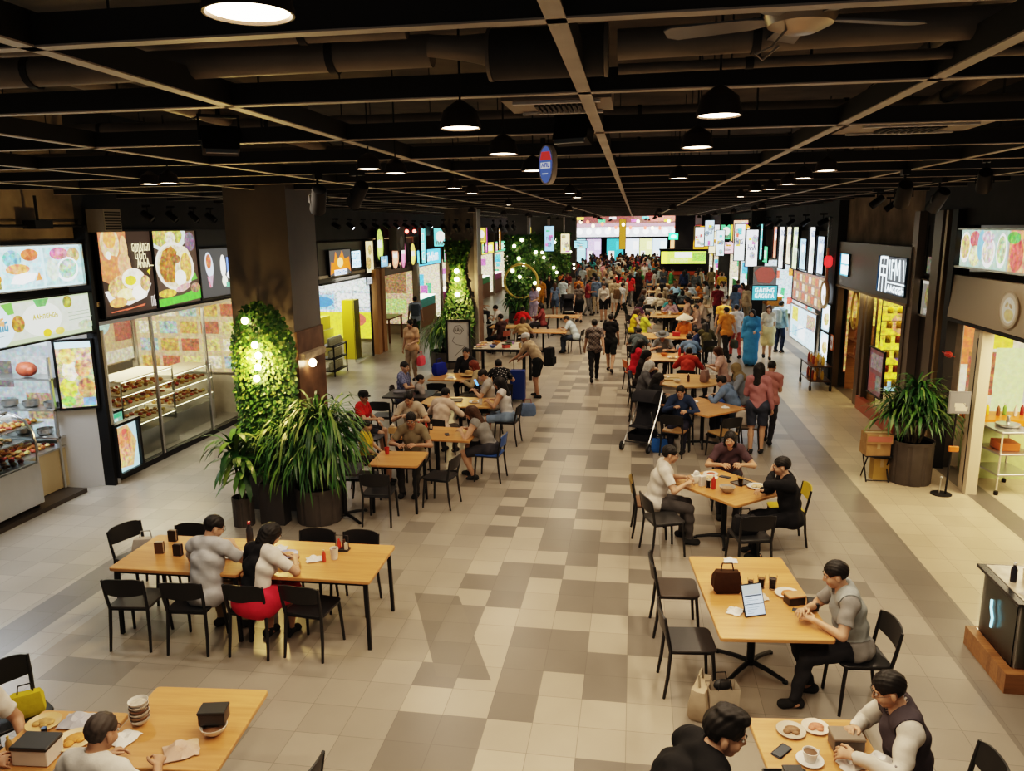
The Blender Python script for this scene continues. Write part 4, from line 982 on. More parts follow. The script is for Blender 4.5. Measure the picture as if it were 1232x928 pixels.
# hanging oval sign
o = thing('hanging_sign', 'oval hanging sign, red and blue with a white edge, over the walkway', 'sign', (-.62, 5.6, 4.40), -38)
b = MB()
def oval(w, h, z0=0): return [(w * math.cos(t), z0 + h * math.copysign(abs(math.sin(t)) ** .75, math.sin(t))) for t in [2 * math.pi * i / 28 for i in range(28)]]
b.prism([(x, z + .13) for x, z in oval(.07, .135)], -.022, .022); b.obj('shell', [mat('sign_white', (.75, .72, .70), .4)], o)
for s, rz in ((-1, 0), (1, 180)):
    me = layers_mesh('face', .13, .26, [('ell', (.5, .5, .47, .48), (.10, .16, .42)), ('poly', [(.2, .84), (.8, .84), (.93, .62), (.07, .62)], (.62, .06, .05)), ('rect', (.14, .40, .86, .56), (.75, .75, .78)), ('line', ([(.22, .44), (.3, .53), (.38, .44)], .03), (.08, .12, .4)), ('line', ([(.48, .44), (.48, .53), (.6, .53), (.6, .44)], .03), (.08, .12, .4)), ('line', ([(.7, .53), (.7, .44), (.8, .44)], .03), (.08, .12, .4)), ('line', ([(.3, .26), (.7, .26)], .03), (.6, .65, .8))], M_picture)
    inst('face', me, o, (1, 1, 1, .45), (0, s * .0235, 0), (0, 0, R(rz)))
b = MB(); b.tube([(0, 0, .26), (0, 0, .5)], .003, 5); b.box((-.05, 0, .29), (.03, .02, .05)); b.obj('cable', [RAILB], o)
# ------------------------------------------------------------------ shops
def glyphs(u0, v0, u1, v1, n, col, seed, wd=.04):
    """strokes laid out like a line of hand lettering too blurred to read"""
    g = random.Random(seed); out = []; w = (u1 - u0) / n; h = v1 - v0
    for i in range(n):
        x = u0 + i * w; k = g.randrange(4)
        P = lambda a, b_: (x + w * (.12 + .7 * a), v0 + h * b_)
        if k == 0: out.append(('line', ([P(0, 0), P(.1, 1)], wd), col)); out.append(('line', ([P(0, .5), P(.9, .5), P(1, 0)], wd), col))
        elif k == 1: out.append(('line', ([P(.9, .9), P(.1, .8), P(.1, .1), P(.9, .0), P(.9, .5)], wd), col))
        elif k == 2: out.append(('line', ([P(0, 0), P(.5, 1), P(1, 0)], wd), col)); out.append(('line', ([P(.2, .35), P(.8, .35)], wd), col))
        else: out.append(('line', ([P(.1, 0), P(.1, .8), P(.9, .8), P(.9, 0)], wd), col))
    return out
def dish(cx, cy, rx, ry, food, rot=0, plate=(.85, .82, .78, 0), m=.9): return [('ell', (cx, cy, rx, ry, rot), plate), ('ell', (cx, cy + ry * .06, rx * .84, ry * .80, rot), (*food, m))]
FRG = GREY
# --- first stall on the left: three-part lightbox, green-white sign, menu screen, steel column, cake cases
Lx = -8.45
panel('menu_lightbox', 'cool white lightbox of three food pictures over the nearest stall', 'lightbox', (Lx, 9.55, 3.32), LEFT, 2.7, .60, [
    ('rect', (0, 0, 1, 1), (.55, .78, .80, 0)), ('rect', (0, .05, .415, 1), (.20, .16, .05, 1)), ('ell', (.08, .6, .10, .34), (.80, .52, .06, 1)), ('ell', (.27, .66, .11, .33), (.85, .60, .08, 1)), ('ell', (.33, .28, .09, .2), (.70, .36, .06, 1)), ('ell', (.2, .2, .1, .18), (.82, .55, .12, 1)), ('ell', (.385, .55, .03, .12), (.65, .06, .06, .5)),
    ('rect', (.43, .04, .70, .96), (.50, .75, .78, .5)), ('ell', (.50, .72, .06, .2), (.25, .55, .58, .9)), ('ell', (.62, .8, .06, .14), (.70, .18, .08, .8)), ('ell', (.53, .48, .08, .12), (.78, .32, .15, .9)), ('poly', [(.47, .16), (.50, .34), (.58, .40), (.66, .37), (.63, .2), (.55, .12)], (.95, .95, .95, 0)), ('poly', [(.64, .18), (.69, .2), (.67, .4)], (.75, .28, .10, .3)),
    ('rect', (.715, .04, 1, .96), (.45, .70, .70, .5)), ('ell', (.83, .8, .07, .15), (.62, .20, .28, .9)), ('ell', (.94, .75, .05, .18), (.55, .40, .18, .9)), *dish(.885, .40, .085, .30, (.42, .58, .42), 12, (.86, .92, .92, 0)), ('ell', (.77, .42, .045, .28), (.60, .72, .60, .5))], 1.25, STEEL, .12, .02)
panel('shop_sign', 'pale green and white backlit sign with round logos over the nearest stall', 'sign', (Lx + .04, 9.6, 2.58), LEFT, 2.78, .60, [
    ('rect', (0, 0, 1, 1), (.52, .62, .38, .0)), ('rect', (.30, .1, .98, .95), (.68, .72, .60, .15)), ('ell', (.30, .45, .135, .50), (.72, .86, .92, 0)), ('ell', (.62, .5, .14, .40), (.85, .87, .78, 0)), ('poly', [(.36, .95), (.43, .98), (.44, .72), (.40, .70)], (.18, .50, .10, 0)), ('poly', [(.57, .98), (.68, .98), (.65, .80), (.59, .80)], (.16, .45, .14, .4)), ('ell', (.455, .47, .042, .2), (.48, .26, .07, 1)),
    ('ell', (.81, .83, .035, .15), (.35, .36, .08, 1)), ('ell', (.64, .15, .03, .10), (.88, .62, .05, .3)), ('ell', (.73, .15, .035, .09), (.85, .66, .15, .3)), ('ell', (.93, .2, .06, .12), (.55, .62, .42, .6)), ('rect', (0, .0, .22, .12), (.42, .50, .22, .2)), ('ell', (.03, .5, .07, .3), (.62, .70, .52, .3)),
    *glyphs(.215, .36, .385, .58, 6, (.10, .28, .42, 0), 4, .05), *glyphs(.26, .50, .36, .66, 4, (.80, .38, .16, 0), 9, .05), *glyphs(.545, .52, .715, .63, 8, (.50, .40, .06, 0), 5, .025), ('line', ([(.24, .22), (.36, .26)], .012), (.2, .3, .3, 0)), ('line', ([(.79, .56), (.95, .57)], .012), (.25, .32, .2, 0)), ('line', ([(.79, .48), (.95, .49)], .012), (.25, .32, .2, 0)), ('line', ([(.79, .38), (.97, .40)], .012), (.2, .28, .2, 0))], .95, BLACK, .14, .025)
panel('menu_screen', 'tall black-framed backlit picture of colourful dishes on the grey column', 'screen', (-8.735, 10.775, 1.36), 29, .50, 1.06, [
    ('rect', (0, 0, 1, 1), (.50, .42, .22, 1)), ('rect', (0, .90, 1, 1), (.55, .80, .85, 0)), ('ell', (.25, .30, .25, .16), (.58, .62, .10, 1)), ('ell', (.75, .28, .24, .16), (.52, .22, .10, 1)), ('ell', (.35, .56, .24, .15), (.85, .78, .55, 1)), ('ell', (.72, .60, .24, .14), (.72, .34, .18, 1)), ('ell', (.3, .78, .22, .12), (.85, .60, .20, 1)), ('ell', (.75, .80, .2, .10), (.66, .44, .3, 1)), ('rect', (.62, .02, .98, .14), (.18, .30, .55, .6)), ('ell', (.2, .1, .2, .08), (.3, .5, .1, 1))], 1.3, BLACK, .07, .035)
STALLW = mat('stall_panel', (.52, .53, .55), .4, .1, noise=.04, nscale=1)
b = MB(); b.box((-8.76, 10.90, 1.28), (.80, .10, 2.56), rz=29); o = b.obj('stall_column', STALLW); props(o, 'pale grey steel-faced column carrying the tall menu picture', 'column')
b = MB(); b.box((-8.6, 10.975, 2.1), (.40, .07, 4.2)); props(b.obj('black_upright', BLACK), 'narrow black upright between the first two shops', 'upright')
b = MB(); b.box((-9.75, 9.5, .035), (2.2, 2.2, .07)); o = b.obj('stall_plinth', mat('plinth_dark', (.05, .042, .036), .35)); props(o, 'low dark plinth under the cake cases of the nearest stall', 'plinth')
PASTRY = [((.50, .25, .06), 'golden'), ((.34, .13, .035), 'dark brown'), ((.62, .42, .16), 'cream-topped'), ((.40, .07, .04), 'red-glazed')]
PM = {}
def pastry_mesh(k):
    if k not in PM:
        b = MB(); g = random.Random(k)
        if k == 0: b.ell((0, 0, .028), (.055, .04, .03)); b.ell((.0, 0, .05), (.035, .02, .014))
        elif k == 1: b.tube([(-.05, -.015, .02), (-.025, .01, .028), (.025, .01, .028), (.05, -.015, .02)], [.012, .026, .026, .012], 10)
        elif k == 2: b.lathe([(.03, 0), (.042, .03), (.035, .045), (.015, .06), (.002, .064)], n=14)
        else: b.slab(.09, .06, .035, .012)
        PM[k] = b.mesh('pastry', [M_food])
    return PM[k]
def food_row(y0, y1, x0, x1, z, ny, nx, where, seed, group):
    g = random.Random(seed)
    for i in range(ny):
        k = (i + seed) % 4; c, w = PASTRY[k]; k2 = (i // 2 + seed) % 4
        for j in range(nx):
            single('pastry', pastry_mesh(k2), '%s %s on %s' % (w, ('bun', 'croissant', 'cupcake', 'slice')[k2], where), 'pastry', (x0 + (x1 - x0) * (j + .5) / nx + g.uniform(-.01, .01), y0 + (y1 - y0) * (i + .5) / ny, z), g.uniform(0, 180), tuple(q * g.uniform(.85, 1.2) for q in c), '%s %s %s' % (w, ('buns', 'croissants', 'cupcakes', 'slices')[k2], where))
# curved glass case
o = thing('cake_case', 'curved glass cake case with steel base at the end of the nearest stall', 'display case', (-8.72, 9.0, 0))
b = MB(); b.box((-.42, 0, .44), (.84, 1.56, .62)); b.obj('base', STEEL, o)
for s in (-1, 1):
    b = MB(); b.box((-.42, s * .7, .10), (.7, .05, .06)); b.lathe([(.03, 0), (.03, .03)], (-.06, s * .7, .07), 10); b.obj('foot', BLACK, o)
prof = [(-.02, .75), (0, 1.0), (-.04, 1.22), (-.14, 1.38), (-.30, 1.47), (-.48, 1.50)]
b = MB(); b.loft([[(x, y, z) for x, z in prof] + [(x - .012, y, z - .008) for x, z in prof[::-1]] for y in (-.77, .77)]); b.obj('curved_glass', CASEGLASS, o)
for s in (-1, 1):
    b = MB(); b.tube([(x, s * .77, z) for x, z in prof], .018, 8); b.tube([(-.48, s * .77, 1.5), (-.84, s * .77, 1.5)], .018, 8); b.obj('glass_rim', STEEL, o)
b = MB(); b.box((-.62, 0, 1.51), (.42, 1.56, .025)); b.obj('top', STEEL, o)
for z, d in ((1.08, .66), (.765, .80)):
    b = MB(); b.box((-.82 + d / 2, 0, z), (d, 1.5, .018)); b.obj('shelf', STEEL, o)
b = MB(); b.box((-.80, 0, 1.1), (.02, 1.54, .75)); b.obj('back_panel', WHITE, o)
b = MB(); b.box((-.45, 0, 1.475), (.06, 1.4, .02)); b.obj('lamp', LAMPC, o)
food_row(8.3, 9.7, -9.5, -8.98, 1.09, 10, 4, 'the upper shelf of the curved cake case', 1, 'x'); food_row(8.3, 9.7, -9.45, -8.80, .775, 10, 4, 'the floor of the curved cake case', 2, 'x')
# open low case with a wooden-looking front
o = thing('open_cake_counter', 'low beige-fronted open cake counter beside the grey column', 'counter', (-9.03, 10.22, 0))
b = MB(); b.box((-.4, 0, .40), (.8, 1.0, .64)); b.obj('front', mat('counter_beige', (.42, .36, .25), .4), o)
b = MB(); b.box((-.4, 0, .735), (.84, 1.04, .03)); b.obj('counter_top', STEEL, o)
b = MB(); b.box((-.55, 0, 1.12), (.42, 1.0, .015)); b.obj('shelf', STEEL, o)
for s in (-.47, .47):
    b = MB(); b.box((-.55, s, .93), (.02, .02, .38)); b.obj('shelf_post', STEEL, o)
food_row(9.76, 10.68, -9.75, -9.12, .752, 9, 4, 'the low open cake counter', 3, 'x'); food_row(9.76, 10.68, -9.76, -9.42, 1.13, 9, 3, 'the raised shelf of the open cake counter', 0, 'x')
o = thing('back_shelf', 'steel back shelf with a red ham joint behind the cake cases', 'shelf', (-9.75, 10.72, 0), 90)
for z in (.9, 1.35, 1.85):
    b = MB(); b.box((0, 0, z), (.40, 1.5, .03)); b.obj('shelf', STEEL, o)
for s in (-.73, .73):
    b = MB(); b.box((-.15, s, 1.1), (.04, .04, 2.2)); b.obj('upright', STEEL, o)
b = MB(); b.ell((0, 0, .12), (.12, .17, .12)); b.ell((.04, .10, .15), (.085, .09, .075)); b.ell((-.03, -.10, .11), (.08, .09, .08)); single('ham_joint', b.mesh('ham_joint', [M_food]), 'red ham joint on the back shelf of the nearest stall', 'meat', (-9.5, 10.66, 1.868), 90, (.50, .10, .05))
for j in range(7):
    b_ = ('pan', 'pot')[j % 2]; b = MB(); b.lathe([(.09, 0), (.12, .03), (.125, .10), (.12, .10), (.11, .02), (.002, .015)], n=18); single('steel_bowl', part_set('sbowl', lambda: [(None, b.mesh('steel_bowl', [STEEL]), None)])[0][1], 'steel bowl on the back shelf behind the cake cases', 'bowl', (-10.3 + j * .19, 10.70, (1.367, .917)[j % 2]), 0, None, 'steel bowls on the back shelf')
b = MB(); b.box((-11.3, 9.4, 1.6), (.05, 3.2, 3.2)); struct('wall_stall_back', b, [mat('stall_back', (.45, .50, .52), .5)])
b = MB(); b.box((-9.8, 9.4, 3.28), (2.2, .10, .05)); props(b.obj('ceiling_strip_light', LAMPC), 'cool strip light inside the nearest stall', 'strip light')
# --- second shop: black poster fascia, glass front, bakery shelves
o = thing('poster_fascia', 'long black fascia board carrying the big food posters', 'fascia', (-8.72, 13.55, 2.68))
b = MB(); b.box((0, 0, .74), (.2, 5.0, 1.48)); b.obj('board', mat('fascia_black', (.016, .014, .013), .35), o)
b = MB(); b.box((.16, 0, -.02), (.16, 5.0, .06)); b.obj('lower_trim', STEEL, o)
panel('food_poster', 'big backlit poster of dumplings and bread with yellow brush lettering', 'poster', (-8.50, 12.05, 2.74), LEFT, 1.40, 1.37, [
    ('rect', (0, 0, 1, 1), (.035, .022, .016, 0)), ('poly', [(0, .44), (0, 1), (.52, 1), (.50, .72), (.60, .52), (.52, .38), (.2, .36)], (.55, .20, .09, .55)), ('ell', (.22, .86, .17, .20), (.72, .52, .30, .6)), ('ell', (.22, .92, .11, .12), (.80, .34, .12, .6)), ('ell', (.46, .78, .07, .17), (.70, .40, .20, .4)), ('ell', (.22, .58, .18, .14), (.62, .22, .09, .5)), ('ell', (.44, .6, .12, .15), (.66, .36, .2, .5)), ('ell', (.17, .72, .045, .05), (.8, .76, .66, .2)),
    ('poly', [(.03, .30), (.10, .16), (.45, .10), (.80, .17), (.93, .34), (.5, .3)], (.78, .72, .66, .1)), ('ell', (.48, .32, .38, .17), (.72, .46, .20, .9)), ('ell', (.58, .42, .22, .13), (.88, .80, .62, .4)), ('ell', (.52, .40, .11, .06), (.72, .60, .06, .4)), ('ell', (.40, .24, .16, .07), (.95, .82, .40, .5)), ('ell', (.66, .24, .14, .09), (.98, .93, .80, .1)), ('ell', (.8, .35, .1, .1), (.62, .40, .18, 1)), ('ell', (.25, .15, .16, .06), (.75, .36, .12, .6)), ('poly', [(.86, .50), (.93, .53), (.90, .45)], (.9, .75, .05, 0)),
    *glyphs(.60, .76, .95, .86, 7, (.85, .72, .42, 0), 21, .014), *glyphs(.63, .66, .86, .77, 3, (.85, .72, .42, 0), 22, .016), *glyphs(.66, .555, .90, .66, 4, (.85, .72, .42, 0), 23, .016), ('line', ([(.88, .57), (.97, .565)], .012), (.85, .72, .42, 0)), ('line', ([(.08, .045), (.7, .075)], .012), (.55, .10, .05, 0)), ('line', ([(.35, .05), (.72, .09)], .012), (.6, .12, .06, 0)), *glyphs(.85, .05, .95, .20, 2, (.6, .55, .5, 0), 24, .012)], 1.15)
panel('food_poster', 'big backlit poster of a rice bowl with meat over green banana leaf', 'poster', (-8.50, 13.50, 2.75), LEFT, 1.40, 1.36, [
    ('rect', (0, 0, 1, 1), (.07, .045, .032, .15)), ('ell', (.34, .93, .44, .20), (.60, .66, .60, 0)), ('ell', (.32, .94, .36, .16), (.55, .46, .13, 1)), ('ell', (.40, .9, .12, .09), (.80, .72, .50, .8)), ('ell', (.85, .85, .13, .13), (.20, .14, .18, .8)),
    ('ell', (.46, .52, .44, .33, -8), (.80, .74, .62, 0)), ('ell', (.46, .52, .40, .29, -8), (.72, .62, .42, .5)), ('poly', [(.10, .56), (.20, .74), (.40, .80), (.52, .72), (.44, .48), (.40, .30), (.20, .32), (.11, .44)], (.42, .18, .05, 1)), ('ell', (.66, .62, .17, .17), (.82, .70, .46, .5)), ('ell', (.70, .50, .13, .20), (.70, .42, .12, .8)), ('ell', (.55, .36, .13, .11), (.92, .88, .78, .2)), ('ell', (.48, .62, .1, .06), (.30, .14, .06, 1)), ('poly', [(.78, .30), (.90, .42), (.95, .32)], (.12, .42, .06, .3)),
    ('poly', [(0, 0), (1, .04), (1, .20), (.55, .12), (0, .10)], (.10, .50, .05, .35)), ('ell', (.22, .17, .2, .055), (.72, .50, .08, .9)), ('ell', (.58, .22, .18, .05, 10), (.62, .34, .32, .6)), ('ell', (.88, .2, .12, .07), (.34, .22, .12, 1))], 1.1)
panel('shop_sign', 'small dark sign with a wrap and glowing white and blue lettering beside the big posters', 'sign', (-8.50, 15.0, 2.78), LEFT, 1.5, .97, [
    ('rect', (0, 0, 1, 1), (.055, .055, .055, 0)), ('ell', (.25, .66, .10, .27, 8), (.55, .60, .68, 0)), ('ell', (.24, .74, .065, .15), (.55, .16, .08, .8)), ('poly', [(.18, .42), (.33, .45), (.28, .20), (.22, .20)], (.45, .30, .38, .3)), ('poly', [(.18, .46), (.23, .20), (.26, .20)], (.7, .1, .1, 0)), ('ell', (.60, .62, .07, .24), (.95, .92, .82, 0)), ('ell', (.62, .30, .07, .12), (.92, .88, .7, 0)), ('rect', (.70, .45, .76, .80), (.16, .28, .75, 0)), ('ell', (.80, .42, .12, .10), (.85, .88, .95, 0)), ('ell', (.86, .58, .05, .14), (.75, .24, .08, .3)), ('ell', (.94, .62, .05, .16), (.85, .66, .12, .3)), ('rect', (.64, .16, 1, .27), (.12, .36, .24, .3))], 1.2)
b = MB(); b.box((-8.52, 13.45, 1.35), (.018, 4.9, 2.5)); struct('window_1', b, [GLASS])
k = 0
for y in (11.02, 12.5, 14.2, 15.9):
    b = MB(); b.box((-8.52, y, 1.35), (.05, .05, 2.6)); struct('window_%d_mullion' % (k + 2), b, [STEEL]); k += 1
b = MB(); b.box((-8.55, 13.45, .05), (.14, 5.0, .10)); struct('baseboard_left', b, [BLACK])
b = MB(); b.box((-10.0, 11.02, 1.4), (2.9, .08, 2.8)); struct('wall_partition_1', b, [WALLIN])
b = MB(); b.box((-10.0, 16.2, 2), (3, .3, 4)); struct('wall_partition_2', b, [WALLIN])
b = MB(); b.box((-10.3, 13.6, 2.95), (3.4, 5.1, .08)); struct('ceiling_shop_left', b, [WALLIN])
panel('interior_mural', 'warm glowing wall of menus and round food pictures inside the bakery', 'mural', (-11.4, 13.6, 1.25), LEFT, 4.8, 1.5, [
    ('rect', (0, 0, 1, 1), (.55, .36, .18, .4)), ('rect', (0, .55, .10, .9), (.92, .78, .45, 0)), ('rect', (.12, .5, .22, .92), (.22, .05, .04, .2)), ('rect', (.22, .5, .25, .92), (.12, .22, .40, 0)), ('ell', (.38, .68, .05, .2), (.85, .55, .10, .8)), ('ell', (.38, .68, .035, .12), (.95, .85, .5, .6)), ('ell', (.50, .66, .05, .2), (.85, .62, .10, .9)), ('rect', (.60, .2, .72, .95), (.62, .60, .55, .5)), ('ell', (.80, .66, .06, .22), (.45, .62, .52, .3)), ('rect', (.88, .3, 1, .95), (.42, .12, .08, .6)), ('rect', (0, 0, 1, .18), (.72, .60, .42, .6))], .75, STEEL)
def shelf_unit(loc, rz, w, d, levels, label, name='bakery_display', glass=True, base=.45):
    o = thing(name, label, 'display case', loc, rz)
    b = MB(); b.box((0, 0, base / 2), (w, d, base)); b.obj('base', STEEL, o)
    for z in levels:
        b = MB(); b.box((0, 0, z), (w, d, .022)); b.obj('shelf', mat('shelf_warm', (.62, .55, .42), .35), o)
        b = MB(); b.box((0, -d / 2 + .03, z - .02), (w * .96, .02, .012)); b.obj('shelf_light', mat('shelf_led', (1, .84, .55), .4, emit=7), o)
    zt = levels[-1]
    for sx in (-1, 1):
        for sy in (-1, 1):
            b = MB(); b.box((sx * (w / 2 - .012), sy * (d / 2 - .012), (base + zt) / 2), (.02, .02, zt - base)); b.obj('post', STEEL, o)
    if glass:
        b = MB(); b.box((0, -d / 2 + .004, (base + zt) / 2), (w, .006, zt - base)); b.obj('front_glass', CASEGLASS, o)
    return o
shelf_unit((-9.35, 12.95, 0), 90, 1.6, .7, (.62, .98, 1.22, 1.48), 'three-tier lit glass bakery case left of centre behind the shop window')
shelf_unit((-9.55, 14.75, 0), 90, 1.5, .7, (.62, .95, 1.25), 'two-tier lit glass bakery case at the far end of the shop window')
for (yy, xx, zs, nm) in ((12.95, -9.35, (.635, .995, 1.235), 'left-hand lit bakery case'), (14.75, -9.55, (.635, .965), 'far lit bakery case')):
    for z in zs: food_row(yy - .72, yy + .72, xx - .28, xx + .26, z, 9, 3, '%s shelf of the %s' % (('bottom', 'middle', 'top')[zs.index(z)], nm), int(z * 10), 'x')
o = thing('bakery_counter', 'steel counter with a white awning-like canopy inside the bakery', 'counter', (-10.35, 12.6, 0))
b = MB(); b.box((0, 0, .5), (.5, 2.6, 1.0)); b.obj('body', STEEL, o)
b = MB(); b.loft([[(-.3, -1.3, 1.9), (.35, -1.3, 1.78), (.35, -1.3, 1.81), (-.3, -1.3, 1.93)], [(-.3, .5, 1.9), (.35, .5, 1.78), (.35, .5, 1.81), (-.3, .5, 1.93)]]); b.obj('canopy', WHITE, o)
for s in (-1.2, .4):
    b = MB(); b.box((-.25, s, 1.45), (.03, .03, .95)); b.obj('canopy_post', STEEL, o)
person('stand', (-10.75, 13.3), -90, 'shop worker in an orange headscarf behind the bakery counter', 'tee', (.50, .34, .26), 'trousers', (.1, .08, .06), 'hijab', hcol=(.65, .22, .04), z=0, scale=.98)
o = thing('orange_bin', 'orange square box below the fruit shelf at the bakery door', 'box', (-8.95, 11.35, 1.13))
b = MB(); b.loft([[(-.16, -.2, 0), (.16, -.2, 0), (.16, .2, 0), (-.16, .2, 0)], [(-.17, -.22, .36), (.17, -.22, .36), (.17, .22, .36), (-.17, .22, .36)]]); b.obj('tub', mat('orange_plastic', (.62, .20, .06), .4), o)
b = MB(); b.box((0, 0, .365), (.38, .47, .015)); b.obj('lid', mat('orange_lid', (.55, .17, .05), .4), o)
o = thing('ticket_cabinet', 'black cabinet with two small green screens at the bakery door', 'cabinet', (-8.92, 11.38, 0))
b = MB(); b.box((0, 0, .565), (.5, .62, 1.13)); b.obj('body', BLACK, o)
for i, s in enumerate((-.16, .15)):
    inst('small_screen', layers_mesh('small_screen', .24, .16, [('rect', (0, 0, 1, 1), (.25, .5, .36, .6)), ('rect', (.1, .5, .9, .9), (.08, .42, .2, .3)), ('rect', (.1, .1, .5, .4), (.8, .85, .8, .2))], M_picture), o, (1, 1, 1, .8), (.262, s, .93), (0, 0, R(90)))
panel('poster_stand', 'low black poster stand with a pizza-like picture at the bakery door', 'poster stand', (-8.34, 11.34, .16), LEFT, .56, .80, [('rect', (0, 0, 1, 1), (.40, .60, .62, .2)), ('poly', [(.05, .95), (.6, .97), (.95, .55), (.7, .05), (.1, .1)], (.62, .34, .16, .5)), ('ell', (.42, .68, .30, .22), (.72, .24, .12, .9)), ('ell', (.5, .38, .3, .16), (.68, .30, .16, .9)), ('ell', (.4, .2, .25, .1), (.7, .42, .2, 1)), ('ell', (.42, .84, .12, .06), (.65, .1, .08, .4))], 1.1, BLACK, .12, .05)
o = thing('fruit_shelf', 'glass shelf of red and yellow fruit jars beside the bakery door', 'shelf', (-8.98, 11.4, 1.6))
b = MB(); b.box((0, 0, 0), (.4, .7, .02)); b.obj('shelf', STEEL, o)
for s in (-.33, .33):
    b = MB(); b.box((0, s, -.4), (.02, .02, .8)); b.obj('post', STEEL, o)
for j in range(5):
    b = MB(); b.lathe([(.05, 0), (.055, .02), (.055, .18), (.04, .2), (.04, .22)], n=14); single('fruit_jar', part_set('jar', lambda: [(None, b.mesh('fruit_jar', [M_food]), None)])[0][1], '%s jar on the glass fruit shelf, %s along it' % (('yellow', 'amber', 'red', 'orange', 'crimson')[j], ('first', 'second', 'third', 'fourth', 'last')[j]), 'jar', (-8.95, 11.15 + j * .125, 1.612), 0, ((.75, .5, .05), (.7, .35, .04), (.6, .08, .04), (.7, .25, .05), (.5, .05, .06))[j])
# wall-mounted boxes above the first shops
o = thing('roller_speaker', 'grey louvred speaker box above the big dumpling poster', 'speaker', (-8.35, 11.35, 4.28), 90); b = MB(); b.box((0, 0, 0), (.42, .3, .36)); b.obj('cabinet', GREY, o)
b = MB()
for j in range(7): b.box((0, -.156, -.13 + j * .043), (.36, .012, .02))
b.obj('grille', RAILB, o)
o = thing('wall_projector', 'small black lamp unit under the rail above the nearest lightbox', 'lamp', (-8.4, 10.0, 4.22), 90); b = MB(); b.box((0, 0, 0), (.34, .2, .12)); b.obj('body', BLACK, o); b = MB(); b.tube([(0, 0, .06), (0, 0, .4)], .02, 8); b.obj('stem', BLACK, o)
b = MB(); b.tube([(-8.45, 7.8, 4.20), (-8.45, 11, 4.20)], .018, 8); props(b.obj('lighting_bar', BLACK), 'thin black bar along the bare concrete over the nearest lightbox', 'rail')
# --- shops C and D beyond the leafy pillar
def shop_shell(side, y0, y1, n, depth=3.0, wallcol=WALLIN, zt=2.75):
    s = -1 if side == 'left' else 1; x0 = -8.55 if s < 0 else 5.15
    b = MB(); b.box((x0 + s * depth / 2, y1, 1.9), (depth, .14, 3.8)); struct('wall_%s_divider' % side, b, [wallcol])
    b = MB(); b.box((x0 + s * depth / 2, (y0 + y1) / 2, zt + .05), (depth, y1 - y0, .08)); struct('ceiling_shop_%s' % side, b, [WALLIN])
shop_shell('left', 20.2, 24.75, 3); shop_shell('left', 24.75, 29.5, 4)
o = thing('shop_fascia', 'grey fascia of the yellow shop beyond the leafy pillar', 'fascia', (-8.70, 22.5, 2.62)); b = MB(); b.box((0, 0, .56), (.2, 4.4, 1.12)); b.obj('board', mat('fascia_grey', (.11, .105, .10), .4), o); b = MB(); b.box((.06, 0, -.02), (.2, 4.4, .05)); b.obj('edge', BLACK, o)
panel('shop_sign', 'fiery orange hand-like sign with a white plate beyond the leafy pillar', 'sign', (-8.49, 21.7, 2.80), LEFT, 1.7, .72, [('rect', (0, 0, 1, 1), (.07, .065, .06, 0)), ('poly', [(.05, .05), (.10, .55), (.22, .50), (.30, .95), (.42, .60), (.60, .98), (.70, .62), (.92, .70), (.98, .10), (.80, .30), (.70, .12), (.2, .12)], (.80, .17, .02, .3)), ('ell', (.50, .50, .14, .2), (.95, .62, .25, .2)), ('rect', (.22, .0, .80, .22), (.80, .88, .98, 0)), *glyphs(.26, .04, .76, .18, 6, (.1, .2, .45, 0), 31, .04)], 1.3, BLACK, .05, .01)
panel('shop_sign', 'blue-white glowing sign plate right of the fiery orange sign', 'sign', (-8.49, 23.0, 2.95), LEFT, .8, .5, [('rect', (0, 0, 1, 1), (.55, .80, .92, 0)), *glyphs(.1, .5, .9, .9, 4, (.05, .2, .4, 0), 33, .06), *glyphs(.1, .1, .9, .4, 5, (.05, .2, .4, 0), 34, .05)], 1.9, BLACK, .05, .01)
panel('menu_lightbox', 'cream lightbox strip at the end of the grey fascia beyond the pillar', 'lightbox', (-8.49, 24.25, 2.72), LEFT, .75, 1.0, [('rect', (0, 0, 1, 1), (.82, .66, .36, .3)), ('ell', (.4, .3, .3, .2), (.5, .3, .1, 1)), ('ell', (.6, .72, .25, .16), (.6, .4, .15, 1)), ('line', ([(.2, .9), (.3, .1)], .02), (.3, .2, .05, 0))], 1.1, BLACK, .05, .01)
panel('hanging_notice', 'small white notice hanging under the grey fascia beyond the pillar', 'sign', (-8.45, 24.0, 2.36), LEFT, .55, .22, [('rect', (0, 0, 1, 1), (.75, .78, .80, 0)), *glyphs(.1, .25, .9, .75, 4, (.15, .2, .3, 0), 35, .08)], .6, BLACK, .03, .01)
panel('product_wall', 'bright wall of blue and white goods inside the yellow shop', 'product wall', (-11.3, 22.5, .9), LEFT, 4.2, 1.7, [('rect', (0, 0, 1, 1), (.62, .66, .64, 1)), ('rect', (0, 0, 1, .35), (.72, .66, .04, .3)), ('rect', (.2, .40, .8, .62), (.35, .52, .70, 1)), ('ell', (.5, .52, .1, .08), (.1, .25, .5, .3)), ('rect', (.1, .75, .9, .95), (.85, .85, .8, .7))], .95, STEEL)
o = thing('yellow_cupboard', 'tall yellow cupboard inside the yellow shop', 'cupboard', (-9.0, 23.6, 0)); b = MB(); b.box((0, 0, .95), (.4, .5, 1.9)); b.obj('body', mat('yellow_panel', (.75, .62, .03), .4), o); b = MB(); b.box((.21, .0, 1.0), (.012, .03, .3)); b.obj('handle', STEEL, o)
